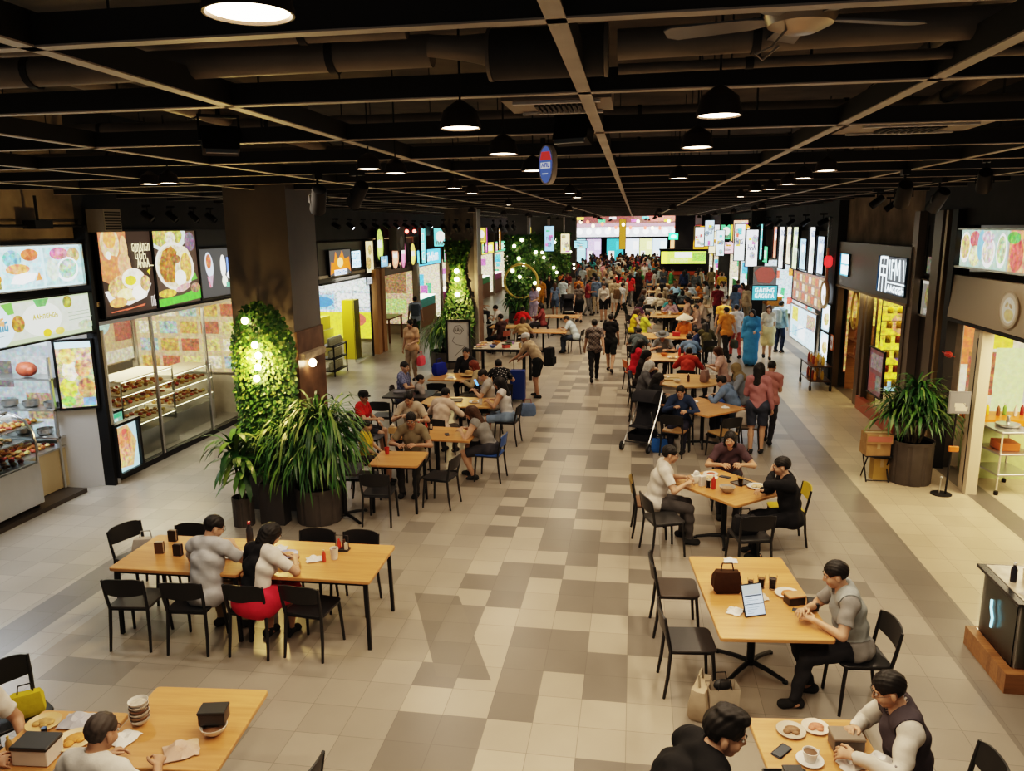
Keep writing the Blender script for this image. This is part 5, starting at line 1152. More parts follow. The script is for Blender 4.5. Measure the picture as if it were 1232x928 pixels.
o = thing('yellow_counter', 'yellow-topped steel counter inside the yellow shop', 'counter', (-9.9, 22.6, 0)); b = MB(); b.box((0, 0, .5), (.7, 1.7, 1.0)); b.obj('body', STEEL, o); b = MB(); b.box((0, 0, 1.2), (.5, 1.7, .4)); b.obj('upstand', mat('yellow_panel2', (.70, .66, .05), .4), o)
o = thing('snack_rack', 'low dark rack of pale jars at the entrance of the yellow shop', 'rack', (-8.55, 20.9, 0))
for z in (.15, .5, .85):
    b = MB(); b.box((0, 0, z), (.45, 1.0, .03)); b.obj('shelf', BLACK, o)
for sx in (-.2, .2):
    for sy in (-.48, .48):
        b = MB(); b.box((sx, sy, .45), (.03, .03, .9)); b.obj('post', BLACK, o)
for z, zn in ((.165, 'bottom'), (.515, 'middle'), (.865, 'top')):
    for j in range(7): single('snack_jar', TH['jar'][0][1], 'pale jar on the %s shelf of the low dark snack rack' % zn, 'jar', (-8.5, 20.5 + j * .135, z), 0, (.42, .42, .30), 'pale jars on the %s shelf of the snack rack' % zn)
b = MB(); b.box((-8.5, 24.15, 1.3), (.05, .08, 2.6)); struct('door_1', b, [BLACK])
b = MB(); b.box((-8.5, 23.3, 1.25), (.015, 1.6, 2.4)); struct('window_6', b, [GLASS])
for y, m in ((24.55, mat('timber_post', (.42, .24, .11), .5)), (25.1, mat('timber_post', (.42, .24, .11), .5)), (29.4, STEEL)):
    b = MB(); b.box((-8.45, y, 1.4), (.18, .35, 2.8)); struct('trim_20', b, [m])
o = thing('shop_fascia', 'brown fascia with hanging plaques over the wooden-table shop', 'fascia', (-8.6, 27.2, 2.55)); b = MB(); b.box((0, 0, .1), (.15, 4.5, .28)); b.obj('board', mat('fascia_brown', (.10, .07, .05), .4), o); b = MB(); b.box((0, 0, .75), (.05, 4.5, .9)); b.obj('screen', mat('fascia_beige', (.20, .16, .12), .5), o)
for i, (y, z, w_, h_, c, lab) in enumerate(((25.1, 3.05, .7, 1.05, (.45, .60, .12), 'green leaf-shaped plaque'), (25.4, 2.85, .8, .35, (.22, .42, .62), 'blue lettered plaque'), (26.6, 2.72, .8, .85, (.80, .36, .22), 'salmon plaque'), (27.5, 2.7, .6, 1.2, (.78, .22, .36), 'pink plaque'), (28.7, 2.75, .7, .8, (.85, .62, .14), 'golden plaque'))):
    panel('hanging_plaque', '%s glowing over the wooden-table shop' % lab, 'sign', (-8.40 + .02 * i, y, z), LEFT, w_, h_, [('ell', (.5, .5, .5, .5), (*c, .5)) if i != 1 else ('rect', (0, 0, 1, 1), (*c, 0)), ('ell', (.5, .4, .3, .25), tuple(min(1, q * 1.5) for q in c) + (.5,)), *glyphs(.2, .45, .8, .65, 3, (.9, .88, .8, 0), 40 + i, .08)], 1.1, BLACK, .05, .008)
o = thing('wall_speaker', 'pale square speaker cabinet above the hanging plaques', 'speaker', (-8.3, 26.6, 3.75), 90); b = MB(); b.box((0, 0, 0), (.9, .3, .8)); b.obj('cabinet', mat('speaker_beige', (.20, .18, .16), .6), o); b = MB(); b.tube([(0, -.16, -.1), (0, -.17, -.1)], .2, 20); b.obj('cone', GREY, o)
for j, y in enumerate((28.2, 29.2)):
    b = MB(); b.ell((0, 0, 0), (.07, .07, .07)); single('signal_lamp', b.mesh('signal_lamp', [mat('red_lamp', (1, .12, .08), .4, emit=9)]), 'small red lamp above the hanging plaques, %s of two' % ('left', 'right')[j], 'lamp', (-8.4, y, 4.0))
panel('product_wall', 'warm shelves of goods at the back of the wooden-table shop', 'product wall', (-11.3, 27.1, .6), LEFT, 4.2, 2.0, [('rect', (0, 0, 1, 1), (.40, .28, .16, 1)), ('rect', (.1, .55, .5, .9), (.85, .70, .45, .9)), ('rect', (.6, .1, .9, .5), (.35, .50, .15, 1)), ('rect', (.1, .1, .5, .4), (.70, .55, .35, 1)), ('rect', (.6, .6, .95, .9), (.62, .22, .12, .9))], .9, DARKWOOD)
o = thing('display_table', 'brown wooden display table at the mouth of the plaque shop', 'table', (-9.2, 27.6, 0)); b = MB(); b.box((0, 0, .88), (.9, 1.6, .05)); b.obj('tabletop', CRATEWOOD, o)
for sx in (-.4, .4):
    for sy in (-.75, .75):
        b = MB(); b.box((sx, sy, .43), (.06, .06, .86)); b.obj('leg', CRATEWOOD, o)
# --- repeating bays further down both sides
SC = [((.80, .12, .08), 'red'), ((.85, .62, .08), 'yellow'), ((.10, .45, .70), 'blue'), ((.10, .50, .22), 'green'), ((.80, .80, .78), 'white'), ((.75, .32, .06), 'orange'), ((.55, .15, .42), 'magenta'), ((.15, .60, .60), 'teal')]
def bay(side, y0, y1, i, cool=False):
    s = -1 if side == 'left' else 1; x0 = -8.5 if s < 0 else 5.1; rz = LEFT if s < 0 else RIGHT; g = random.Random(100 + i * 7 + (s > 0)); yc = (y0 + y1) / 2; w_ = y1 - y0
    shop_shell(side, y0, y1, 10 + i); nm = ORD[i].replace('nearest', 'first'); sd = 'left' if s < 0 else 'right'
    c, cn = SC[g.randrange(8)]; c2, cn2 = SC[g.randrange(8)]; c3, cn3 = SC[g.randrange(8)]
    panel('shop_sign', 'backlit %s fascia sign of the %s small shop down the %s side' % (cn, nm, sd), 'sign', (x0 + s * .02, yc, 2.62), rz, w_ * .86, .62, [('rect', (0, 0, 1, 1), (*c, .1)), ('rect', (.05, .1, .35, .9), (*c2, .4)), *glyphs(.4, .25, .9, .8, 6, (.95, .93, .88, 0), i * 3 + 1, .10), ('ell', (.2, .5, .1, .3), (.9, .8, .5, .8))], 1.5)
    wc = (.72, .62, .42) if not cool else (.60, .74, .80)
    L = [('rect', (0, 0, 1, 1), (*wc, .7))]
    for _ in range(16):
        cc = SC[g.randrange(8)][0]; u, v = g.random() * .85, g.random() * .8; L.append(('rect', (u, v, u + g.uniform(.06, .2), v + g.uniform(.08, .25)), (*cc, .8)))
    panel('product_wall', 'glowing back panel of mixed goods in the %s small shop, %s side' % (nm, sd), 'product wall', (x0 + s * 1.9, yc, .25), rz, w_ - .3, 2.3, L, 1.1, STEEL)  # goods glow by themselves in place of lamps inside the bay
    panel('product_wall', 'glowing goods panel on the dividing wall of the %s small shop, %s side' % (nm, sd), 'product wall', (x0 + s * 1.45, y1 - .16, .2), 0, 2.6, 2.35, L[:1] + L[:0:-1], 1.2, STEEL)  # emission here also stands in for the bay's interior lighting
    panel('blade_sign', 'tall narrow %s lightbox hung before the %s small shop down the %s side' % (cn3, nm, sd), 'sign', (x0 - s * .25, y0 + .4, 2.75), rz, .75, 1.35, [('rect', (0, 0, 1, 1), (*c3, .2)), *glyphs(.2, .66, .8, .9, 1, (.95, .93, .88, 0), i, .03), *glyphs(.2, .38, .8, .62, 1, (.95, .93, .88, 0), i + 50, .03), *glyphs(.2, .1, .8, .34, 1, (.95, .93, .88, 0), i + 90, .03)], 1.5, BLACK, .1)
    if g.random() < .8:
        panel('blade_sign', 'second hanging %s lightbox of the %s small shop down the %s side' % (cn2, nm, sd), 'sign', (x0 - s * .3, yc + .6, 3.35), 0, .55, .75, [('rect', (0, 0, 1, 1), (*c2, .3)), ('ell', (.5, .55, .35, .3), (.9, .85, .75, .4)), *glyphs(.15, .1, .85, .3, 3, (.1, .08, .06, 0), i + 9, .05)], 1.3, BLACK, .1)
    o = thing('shop_counter', 'lit glass counter of the %s small shop down the %s side' % (nm, sd), 'counter', (x0 + s * .55, yc + .3, 0)); b = MB(); b.box((0, 0, .42), (.6, w_ * .6, .84)); b.obj('base', STEEL if cool else mat('counter_timber', (.28, .16, .08), .5), o)
    b = MB(); b.box((0, 0, 1.03), (.58, w_ * .6, .36)); b.obj('goods', [M_food], o, c2); b = MB(); b.box((0, 0, 1.24), (.62, w_ * .62, .03)); b.obj('top', mat('counter_led', (1, .93, .8), .4, emit=2.2), o)
for i, y in enumerate((29.6, 34, 38.4, 42.8, 47.2, 51.6, 56, 60.4, 64.8, 69.2)): bay('left', y, y + 4.4, i)
for i, y in enumerate((31.5, 36, 40.5, 45, 49.5, 54, 58.5, 63, 67.5)): bay('right', y, y + 4.5, i, i < 2)
# --- right side, first shop: food lightbox, beige fascia, bright kitchen
panel('menu_lightbox', 'long backlit lightbox of salads and rice dishes above the beige fascia on the right', 'lightbox', (5.08, 11.6, 3.42), RIGHT, 3.9, .56, [
    ('rect', (0, 0, 1, 1), (.36, .50, .40, .3)), *dish(.055, .52, .05, .42, (.62, .46, .20)), ('ell', (.14, .75, .045, .22), (.62, .14, .14, .9)), ('ell', (.15, .3, .05, .28), (.78, .72, .40, 1)), ('ell', (.20, .6, .03, .4), (.20, .42, .55, .2)), *dish(.27, .42, .055, .40, (.72, .64, .50)), ('ell', (.26, .82, .05, .16), (.70, .55, .52, .9)), *dish(.38, .48, .04, .44, (.50, .60, .30)), ('rect', (.43, 0, .44, 1), (.3, .3, .3, 0)), ('rect', (.44, 0, 1, 1), (.60, .30, .16, .8)), ('ell', (.50, .4, .05, .4), (.66, .12, .10, .9)), ('ell', (.47, .82, .05, .15), (.14, .42, .10, .9)), *dish(.64, .5, .07, .42, (.62, .42, .16)), *dish(.82, .5, .07, .42, (.55, .55, .2))], 1.15, STEEL, .16, .03)
o = thing('shop_fascia', 'plain beige metal fascia with a round logo over the bright kitchen shop', 'fascia', (5.12, 11.4, 2.59)); b = MB(); b.loft([[(-.06, y, 0), (.10, y, 0), (.10, y, .68), (-.02, y, .68)] for y in (-2.6, 2.12)]); b.obj('board', mat('fascia_taupe', (.33, .27, .205), .38, .3), o)
inst('logo', layers_mesh('logo', .56, .52, [('ell', (.5, .5, .5, .5), (.42, .27, .14, .2)), ('ell', (.5, .5, .43, .43), (.62, .45, .28, 0)), ('ell', (.52, .48, .33, .34), (.85, .74, .55, .2)), ('ell', (.55, .36, .24, .16), (.85, .60, .25, .4)), ('ell', (.40, .62, .10, .05, 30), (.62, .42, .2, .3)), ('ell', (.62, .60, .10, .05, -25), (.58, .36, .16, .3))], M_picture), o, (1, 1, 1, .35), (-.075, .02, .07), (0, 0, R(-90)))
b = MB(); b.box((0, -.25, -.03), (.14, 4.7, .05)); b.obj('lower_edge', BLACK, o)
o = thing('door_frame', 'pale door jamb with a black slot at the corner of the bright kitchen shop', 'door frame', (5.16, 12.36, 0)); b = MB(); b.box((0, .05, 1.28), (.16, .16, 2.56)); b.obj('jamb', mat('jamb_beige', (.50, .42, .31), .45), o); b = MB(); b.box((0, -.11, 1.28), (.16, .12, 2.56)); b.obj('jamb', mat('jamb_pale', (.66, .57, .43), .45), o); b = MB(); b.box((-.02, -.04, 1.25), (.13, .025, 2.3)); b.obj('slot', BLACK, o)
b = MB(); b.box((6.9, 13.75, 1.6), (3.6, .12, 3.2)); struct('wall_kitchen_side', b, [mat('kitchen_wall', (.70, .62, .48), .5)])
b = MB(); b.box((8.6, 11.0, 1.6), (.1, 5.4, 3.2)); struct('wall_kitchen_back', b, [MATS['kitchen_wall']])
b = MB(); b.box((6.9, 11.0, 2.95), (3.5, 5.4, .08)); struct('ceiling_shop_right', b, [WALLIN])
panel('product_wall', 'colourful red and yellow menu wall inside the bright kitchen shop', 'product wall', (6.9, 13.66, .9), 0, 3.0, 1.75, [('rect', (0, 0, 1, 1), (.74, .62, .40, .3)), ('rect', (0, .5, .12, 1), (.72, .18, .06, .5)), ('rect', (.10, .65, .26, .95), (.82, .66, .06, .5)), ('rect', (.04, .2, .2, .62), (.40, .12, .06, 1)), ('rect', (.18, .05, .34, .66), (.66, .72, .30, .2)), ('rect', (.34, .05, .46, .62), (.52, .46, .36, .2)), ('rect', (.5, .3, .8, .98), (.85, .80, .70, .1)), ('rect', (.54, .52, .78, .92), (.72, .12, .18, .4))], .95, STEEL)
o = thing('orange_counter', 'orange-topped counter with green side inside the bright kitchen shop', 'counter', (5.95, 13.3, 0)); b = MB(); b.box((0, 0, .46), (.95, .5, .92)); b.obj('body', mat('counter_green', (.50, .60, .30), .4, noise=.1), o); b = MB(); b.box((0, -.04, .96), (1.05, .62, .09)); b.obj('top', mat('counter_orange', (.75, .22, .03), .35), o)
for j in range(6): put('bottle', (5.62 + j * .13, 13.25 + .08 * (j % 2)), ('%s squeeze bottle on the orange counter, %s along it' % (('red', 'yellow', 'brown', 'green', 'white', 'dark red')[j], ('first', 'second', 'third', 'fourth', 'fifth', 'last')[j])), [((.6, .06, .04), (.75, .55, .05), (.2, .08, .03), (.2, .4, .08), (.7, .68, .6), (.3, .03, .03))[j]], z=1.006)
o = thing('wall_cabinet', 'pale wall cabinet with a crimson pot inside the bright kitchen shop', 'cabinet', (7.2, 13.45, 1.35)); b = MB(); b.box((0, .1, .4), (.9, .02, .8)); b.box((-.44, 0, .4), (.02, .25, .8)); b.box((.44, 0, .4), (.02, .25, .8)); b.box((0, 0, 0), (.9, .25, .02)); b.box((0, 0, .8), (.9, .25, .02)); b.obj('body', WHITE, o); b = MB(); b.box((0, 0, .4), (.86, .22, .02)); b.obj('shelf', STEEL, o)
b = MB(); b.lathe([(.12, 0), (.16, .05), (.16, .18), (.14, .2), (.002, .21)], n=18); single('crimson_pot', b.mesh('crimson_pot', [M_paint]), 'crimson pot in the pale wall cabinet of the kitchen shop', 'pot', (7.1, 13.42, 1.77), 0, (.55, .02, .10))
o = thing('service_trolley', 'steel and white service trolley with trays in the kitchen doorway', 'trolley', (5.72, 12.55, 0), 8)
for sx in (-.24, .24):
    for sy in (-.3, .3):
        b = MB(); b.tube([(sx, sy, .08), (sx, sy, 1.0)], .014, 8); b.obj('post', mat('post_cream', (.68, .62, .52), .35, .3), o); b = MB(); b.lathe([(.03, 0), (.035, .03), (.03, .06)], (sx, sy, 0), 12); b.obj('wheel', BLACK, o)
for z in (.3, .62, .96):
    b = MB(); b.slab(.52, .64, .03, .02, z); b.obj('shelf', STEEL, o)
b = MB(); b.lathe([(.15, 0), (.17, .02), (.17, .05), (.03, .07), (.02, .15), (.03, .17), (.002, .175)], n=20); single('steel_dish_cover', b.mesh('steel_dish_cover', [STEEL]), 'steel dish cover on top of the service trolley', 'dish cover', (5.75, 12.6, .991))
b = MB(); b.slab(.3, .35, .12, .03); single('orange_crate', b.mesh('orange_crate', [M_paint]), 'orange crate on the middle shelf of the service trolley', 'crate', (5.72, 12.55, .651), 0, (.6, .18, .05))
# --- dark glazed wall between the shops on the right
b = MB(); b.box((5.3, 14.5, 2.2), (.12, 1.8, 4.4)); struct('wall_dark_pier', b, [mat('pier_brown', (.075, .062, .052), .35, .2, noise=.2)])
for i, (y, m_, w_) in enumerate(((13.62, BLACK, .22), (13.95, mat('brass_strip', (.30, .22, .12), .3, .6), .09), (14.3, mat('pier_panel', (.16, .135, .11), .3, .3), .35), (15.35, mat('pier_pale', (.24, .20, .165), .35, .3), .28))):
    b = MB(); b.box((5.15, y, 2.15), (.16, w_, 4.3)); struct('trim_%d' % (30 + i), b, [m_])
panel('glass_case_poster', 'dim framed picture in a lit glass case on the dark pier', 'poster', (5.18, 14.85, 2.45), RIGHT, .72, .62, [('rect', (0, 0, 1, 1), (.30, .27, .22, .4)), ('ell', (.5, .55, .3, .32), (.34, .28, .12, 1)), ('rect', (0, .9, 1, 1), (.7, .66, .58, 0)), *glyphs(.2, .06, .8, .2, 6, (.55, .5, .45, 0), 61, .04)], .55, GREY, .1)
panel('menu_screen', 'narrow blue-lit screen high on the dark pier', 'screen', (5.18, 14.85, 3.2), RIGHT, .40, .85, [('rect', (0, 0, 1, 1), (.12, .10, .08, .9)), ('rect', (0, .55, 1, 1), (.16, .45, .62, .2)), ('ell', (.5, .8, .4, .12), (.7, .85, .9, .3)), ('rect', (0, .5, 1, .56), (.8, .9, .9, 0))], 1.0)
b = MB(); b.tube([(0, 0, 0), (0, .5, .0)], .008, 8); b.ell((0, .25, 0), (.05, .12, .05)); o = b.obj('red_trinket', [M_paint], None, (.55, .06, .04), (5.0, 12.9, 2.02)); props(o, 'small red and white trinket hung on a cord beside the pale jamb', 'ornament')
# --- right side, second shop: grey fascia with glowing letters, yellow window
o = thing('shop_fascia', 'grey metal fascia over the shop with the yellow window', 'fascia', (5.12, 18.0, 2.60)); b = MB(); b.box((0, 0, .53), (.16, 5.2, 1.06)); b.obj('board', mat('fascia_steel', (.20, .19, .18), .38, .35), o); b = MB(); b.box((0, 0, -.02), (.2, 5.2, .05)); b.obj('lower_edge', mat('edge_brass', (.34, .26, .16), .4, .4), o)
CY = (.80, .95, 1.0, 0)
panel('glowing_letters', 'large glowing blue-white characters on the grey shop fascia', 'sign', (5.0, 16.35, 2.72), RIGHT, 1.70, .72, [('rect', (0, 0, 1, 1), (.045, .05, .055, 0)), ('line', ([(.03, .02), (.05, .95), (.13, .97)], .085), CY), ('line', ([(.13, .97), (.30, .97), (.31, .02)], .08), CY), ('line', ([(.08, .72), (.27, .72)], .06), CY), ('line', ([(.08, .47), (.28, .47)], .06), CY), ('line', ([(.17, .47), (.17, .02)], .06), CY), ('line', ([(.18, .95), (.18, .47)], .04), CY), ('line', ([(.42, .40), (.40, .90)], .07), CY), ('line', ([(.50, .40), (.48, .90), (.56, .90)], .06), CY), ('line', ([(.48, .65), (.56, .65)], .05), CY), ('line', ([(.62, .40), (.62, .92), (.70, .55), (.76, .92), (.80, .40)], .07), CY), ('line', ([(.88, .92), (.93, .40)], .07), CY), ('line', ([(.98, .90), (.985, .40)], .05), CY), ('line', ([(.36, .30), (1, .30)], .035), CY), *glyphs(.38, .06, 1, .22, 6, CY, 77, .055)], 1.9, mat('sign_blue', (.02, .10, .22), .4), .06, .006, pname='characters')
panel('glowing_letters', 'small glowing white character plate at the far end of the grey fascia', 'sign', (5.0, 19.9, 2.86), RIGHT, .80, .52, [('rect', (0, 0, 1, 1), (.10, .34, .44, 0)), ('rect', (.08, .55, .92, .96), CY), ('rect', (.08, .06, .92, .48), CY), ('line', ([(.2, .72), (.8, .72)], .03), (.5, .8, .9, 0)), ('line', ([(.45, .5), (.7, .45)], .05), (.2, .4, .5, 0))], 1.9, mat('sign_blue', (.02, .10, .22), .4), .06, .006, pname='characters')
for y in (15.55, 17.95, 18.35, 20.5):
    b = MB(); b.box((5.12, y, 1.3), (.14, .16 if y != 18.35 else .3, 2.6)); struct('trim_40', b, [mat('pier_bronze', (.14, .105, .075), .35, .4)])
b = MB(); b.box((5.14, 16.75, 1.3), (.016, 2.3, 2.5)); struct('window_7', b, [GLASS])
b = MB(); b.box((6.6, 18, 2.72), (2.9, 5.1, .08)); struct('ceiling_shop_right', b, [WALLIN])
b = MB(); b.box((6.6, 15.45, 1.6), (2.9, .12, 3.2)); struct('wall_partition_3', b, [WALLIN])
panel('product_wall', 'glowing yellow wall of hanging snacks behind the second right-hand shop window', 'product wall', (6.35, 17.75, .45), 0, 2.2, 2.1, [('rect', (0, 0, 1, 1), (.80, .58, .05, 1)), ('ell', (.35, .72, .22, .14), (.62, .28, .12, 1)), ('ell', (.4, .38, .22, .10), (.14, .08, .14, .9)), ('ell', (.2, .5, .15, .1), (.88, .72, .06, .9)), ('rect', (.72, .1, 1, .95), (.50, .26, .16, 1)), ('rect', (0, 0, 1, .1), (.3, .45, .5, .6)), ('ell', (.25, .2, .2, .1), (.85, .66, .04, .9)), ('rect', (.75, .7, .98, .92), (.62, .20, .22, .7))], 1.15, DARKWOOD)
YB = []
def f_snack():
    b = MB(); g = random.Random(2); b.loft([[(x * w, y * d, z) for x, y in ((-1, -.2), (-.5, -1), (.5, -1), (1, -.2), (.5, .8), (-.5, .8))] for w, d, z in ((.055, .004, 0), (.06, .03, .03), (.062, .035, .08), (.058, .025, .13), (.055, .004, .155))]); return [(None, b.mesh('snack_bag', [M_paint]), None)]
for r_ in range(6):
    for j in range(9):
        c, cn = (((.80, .58, .04), 'yellow'), ((.78, .44, .04), 'amber'), ((.55, .12, .05), 'red'))[(r_ * 2 + j * 3) % 7 % 3]; single('snack_bag', part_set('snack', f_snack)[0][1], '%s snack bag hung in row %s inside the yellow shop window' % (cn, ('one', 'two', 'three', 'four', 'five', 'six')[r_]), 'snack', (5.42 + j * .2, 17.50, .60 + r_ * .32), 0, c, '%s snack bags, %s row of the yellow window' % (cn, ORD[r_]))
o = thing('snack_wire_rack', 'dark wire grid holding the snack bags behind the shop window', 'rack', (6.22, 17.56, 0), 90)
for r_ in range(6):
    b = MB(); b.tube([(0, -.95, .755 + r_ * .32), (0, .95, .755 + r_ * .32)], .008, 6); b.obj('bar', BLACK, o)
for s in (-.95, .95):
    b = MB(); b.tube([(0, s, 0), (0, s, 2.6)], .012, 6); b.obj('upright', BLACK, o)
panel('front_poster', 'pinkish notice board low in the window of the yellow shop', 'poster', (5.02, 16.9, .55), RIGHT, .95, .95, [('rect', (0, 0, 1, 1), (.40, .16, .15, .7)), ('rect', (.1, .55, .9, .9), (.62, .46, .42, .8)), ('rect', (.1, .1, .5, .45), (.60, .12, .10, .6)), ('rect', (.55, .1, .9, .45), (.5, .45, .4, .8))], .25, RAILB, .05)
b = MB(); b.box((5.06, 16.8, .14), (.12, 2.5, .28)); struct('baseboard_right', b, [mat('sill_red', (.32, .09, .05), .4)])
panel('small_notice', 'small orange-framed notice on the dark post at the far end of the yellow shop', 'notice', (4.98, 20.5, .95), RIGHT, .34, .36, [('rect', (0, 0, 1, 1), (.55, .30, .20, .2)), ('rect', (.1, .1, .9, .9), (.62, .52, .45, .3)), *glyphs(.2, .3, .8, .7, 3, (.2, .05, .04, 0), 81, .06)], .35, mat('frame_orange', (.45, .15, .07), .4), .03, .02)
o = thing('wooden_shelf', 'brown wooden shelf of jars under the oval golden mirror', 'shelf', (5.45, 19.4, 0)); 
for z in (.9, 1.3, 1.7):
    b = MB(); b.box((0, 0, z), (.3, 1.6, .03)); b.obj('shelf', CRATEWOOD, o)
for s in (-.79, .79):
    b = MB(); b.box((0, s, .9), (.3, .03, 1.8)); b.obj('side', CRATEWOOD, o)
for z, zn in ((.915, 'lower'), (1.315, 'middle')):
    for j in range(6): single('jar', TH['jar'][0][1], 'brown jar on the %s board of the wooden shelf by the golden mirror' % zn, 'jar', (5.42, 18.85 + j * .2, z), 0, (.32, .14, .06), 'brown jars on the %s board' % zn)
b = MB(); b.M = Matrix.Translation((5.25, 19.55, 2.05)) @ Matrix.Rotation(R(90), 4, 'Z'); b.tube([(.28 * math.cos(t), 0, .45 * math.sin(t)) for t in [i * math.pi / 16 for i in range(33)]], .03, 8); o = b.obj('golden_mirror', [mat('gold', (.55, .40, .12), .3, .7)]); props(o, 'oval golden mirror frame hanging in the far bay of the yellow shop', 'mirror')
# --- right side, bright blue-white stall with stacked round pictures
panel('light_column', 'white glowing vertical light strip on the dark pier on the right', 'light', (4.98, 21.45, 2.75), RIGHT, .30, 1.5, [('rect', (0, 0, 1, 1), (.92, .97, 1, 0)), ('ell', (.5, .42, .2, .04), (.1, .2, .3, 0)), ('ell', (.5, .30, .2, .04), (.15, .2, .25, 0))], 3.2, STEEL, .1)
o = thing('round_sign', 'round wooden-ringed sign like a banjo, lit white, on the right pier', 'sign', (4.88, 21.1, 2.30), RIGHT); b = MB(); b.tube([(.33 * math.cos(t), 0, .33 * math.sin(t)) for t in [i * math.pi / 14 for i in range(29)]], .05, 8); b.obj('ring', mat('ring_wood', (.55, .40, .22), .45), o); b = MB(); b.box((.05, .0, .75), (.12, .05, .9)); b.obj('neck', MATS['ring_wood'], o)
inst('face', layers_mesh('face', .56, .56, [('ell', (.5, .5, .5, .5), (.85, .90, .95, .1)), ('ell', (.5, .35, .25, .15), (.55, .45, .35, .7))], M_picture), o, (1, 1, 1, 1.6), (0, -.01, -.28))
o = thing('red_lantern', 'small red lantern above the round wooden sign', 'lantern', (4.85, 20.8, 3.02)); b = MB(); b.lathe([(.06, 0), (.10, .06), (.10, .22), (.06, .28)], n=16); b.obj('shade', mat('lantern_red', (.75, .03, .03), .4, emit=1.5), o); b = MB(); b.tube([(0, 0, .28), (0, 0, .6)], .006, 5); b.obj('cord', RAILB, o)
for j, z in enumerate((1.35, .60)):
    panel('food_picture', '%s blue-white lit square picture of a plate on the right pier' % ('upper', 'lower')[j], 'lightbox', (4.93, 21.1, z), RIGHT, .95, .70, [('rect', (0, 0, 1, 1), (.50, .72, .85, 0)), ('ell', (.5, .5, .46, .44), (.88, .92, .95, 0)), ('ell', (.5, .42, .28, .22), (.50, .34, .14, 1)), ('ell', (.62, .55, .16, .12), (.72, .62, .30, .8))], 1.5, BLACK, .08)
o = thing('goods_cart', 'dark low cart of ornaments and bottles below the lit pictures on the right', 'cart', (4.62, 20.35, 0))
for z in (.25, .62):
    b = MB(); b.box((0, 0, z), (.5, 1.2, .03)); b.obj('shelf', DARKWOOD, o)
for sx in (-.24, .24):
    for sy in (-.58, .58):
        b = MB(); b.box((sx, sy, .36), (.03, .03, .55)); b.obj('post', BLACK, o); b = MB(); b.tube([(sx - .02, sy, .07), (sx + .02, sy, .07)], .07, 14); b.obj('wheel', BLACK, o)
for z, zn in ((.266, 'lower'), (.636, 'upper')):
    for j in range(8):
        c, cn = (((.50, .22, .04), 'amber'), ((.6, .42, .05), 'golden'), ((.30, .06, .04), 'dark red'), ((.55, .5, .42), 'cream'))[j % 4]; put('bottle', (4.5 + .2 * (j % 2), 19.85 + j * .13), '%s bottle on the %s shelf of the dark goods cart' % (cn, zn), [c], z=z, scale=1.3, group='%s bottles on the %s cart shelf' % (cn, zn))
panel('big_screen', 'cool white sloping glass display of bright goods right of the standing denim jacket', 'display', (5.0, 24.2, .55), RIGHT, 3.6, 1.05, [('rect', (0, 0, 1, 1), (.62, .80, .88, .5)), ('rect', (.05, .55, .3, .95), (.72, .62, .12, .8)), ('rect', (.35, .1, .6, .5), (.85, .92, .95, .2)), ('rect', (.65, .5, .95, .9), (.50, .36, .26, 1)), ('rect', (.1, .1, .3, .4), (.40, .66, .75, .8)), ('line', ([(0, .1), (.6, .5), (1, .55)], .02), (.12, .25, .4, 0))], 1.25, STEEL)
panel('product_wall', 'lattice wall of red and brown bottles above the cool white display', 'product wall', (5.25, 25.0, 1.65), RIGHT, 4.6, .95, [('rect', (0, 0, 1, 1), (.36, .20, .14, 1))] + [('rect', (.04 + .1 * j, .1 + .3 * k_, .11 + .1 * j, .32 + .3 * k_), (*(((.62, .14, .08), (.80, .66, .5), (.5, .3, .12))[(j + k_) % 3]), .6)) for j in range(9) for k_ in range(3)], 1.0, BLACK)
for j, (y, z, w_, h_, c, lab) in enumerate(((22.6, 2.75, .9, 1.0, (.50, .64, .80), 'pale blue poster'), (23.7, 2.7, .8, 1.3, (.85, .88, .86), 'white fluted poster'), (24.9, 2.75, 1., .9, (.36, .60, .74), 'aqua poster'), (26.1, 2.7, .9, 1.3, (.62, .70, .40), 'lime poster'), (27.2, 2.8, .9, 1.2, (.84, .72, .50), 'cream poster'), (28.5, 2.6, 1., 1.4, (.86, .86, .84), 'tall white poster'), (29.8, 2.9, .8, 1.1, (.72, .26, .16), 'brick red poster'))):
    panel('blade_sign', '%s lit above the cool white stall on the right' % lab, 'sign', (5.02, y, z), RIGHT, w_, h_, [('rect', (0, 0, 1, 1), (*c, .4)), ('ell', (.5, .4, .32, .25), (*[q * .6 for q in c], .8)), ('ell', (.4, .7, .2, .14), (.9, .9, .9, .2)), *glyphs(.15, .8, .85, .93, 4, (.15, .2, .35, 0), 90 + j, .04)], 1.7, BLACK, .1)
panel('hexagon_sign', 'dark red hexagonal sign board on the right walkway', 'sign', (4.6, 28.8, 2.0), 0, .75, .62, [('poly', [(0, .7), (.3, 1), (.8, .95), (1, .5), (.75, .05), (.2, .1)], (.30, .07, .05, .2))], .8, GREY)
panel('hanging_notice', 'teal lettered board under the dark red hexagonal sign', 'sign', (4.6, 28.7, 1.45), 0, .85, .5, [('rect', (0, 0, 1, 1), (.06, .30, .36, 0)), *glyphs(.1, .55, .9, .85, 5, (.7, .9, .92, 0), 101, .08), *glyphs(.1, .15, .9, .45, 6, (.7, .9, .92, 0), 102, .07)], 1.2)
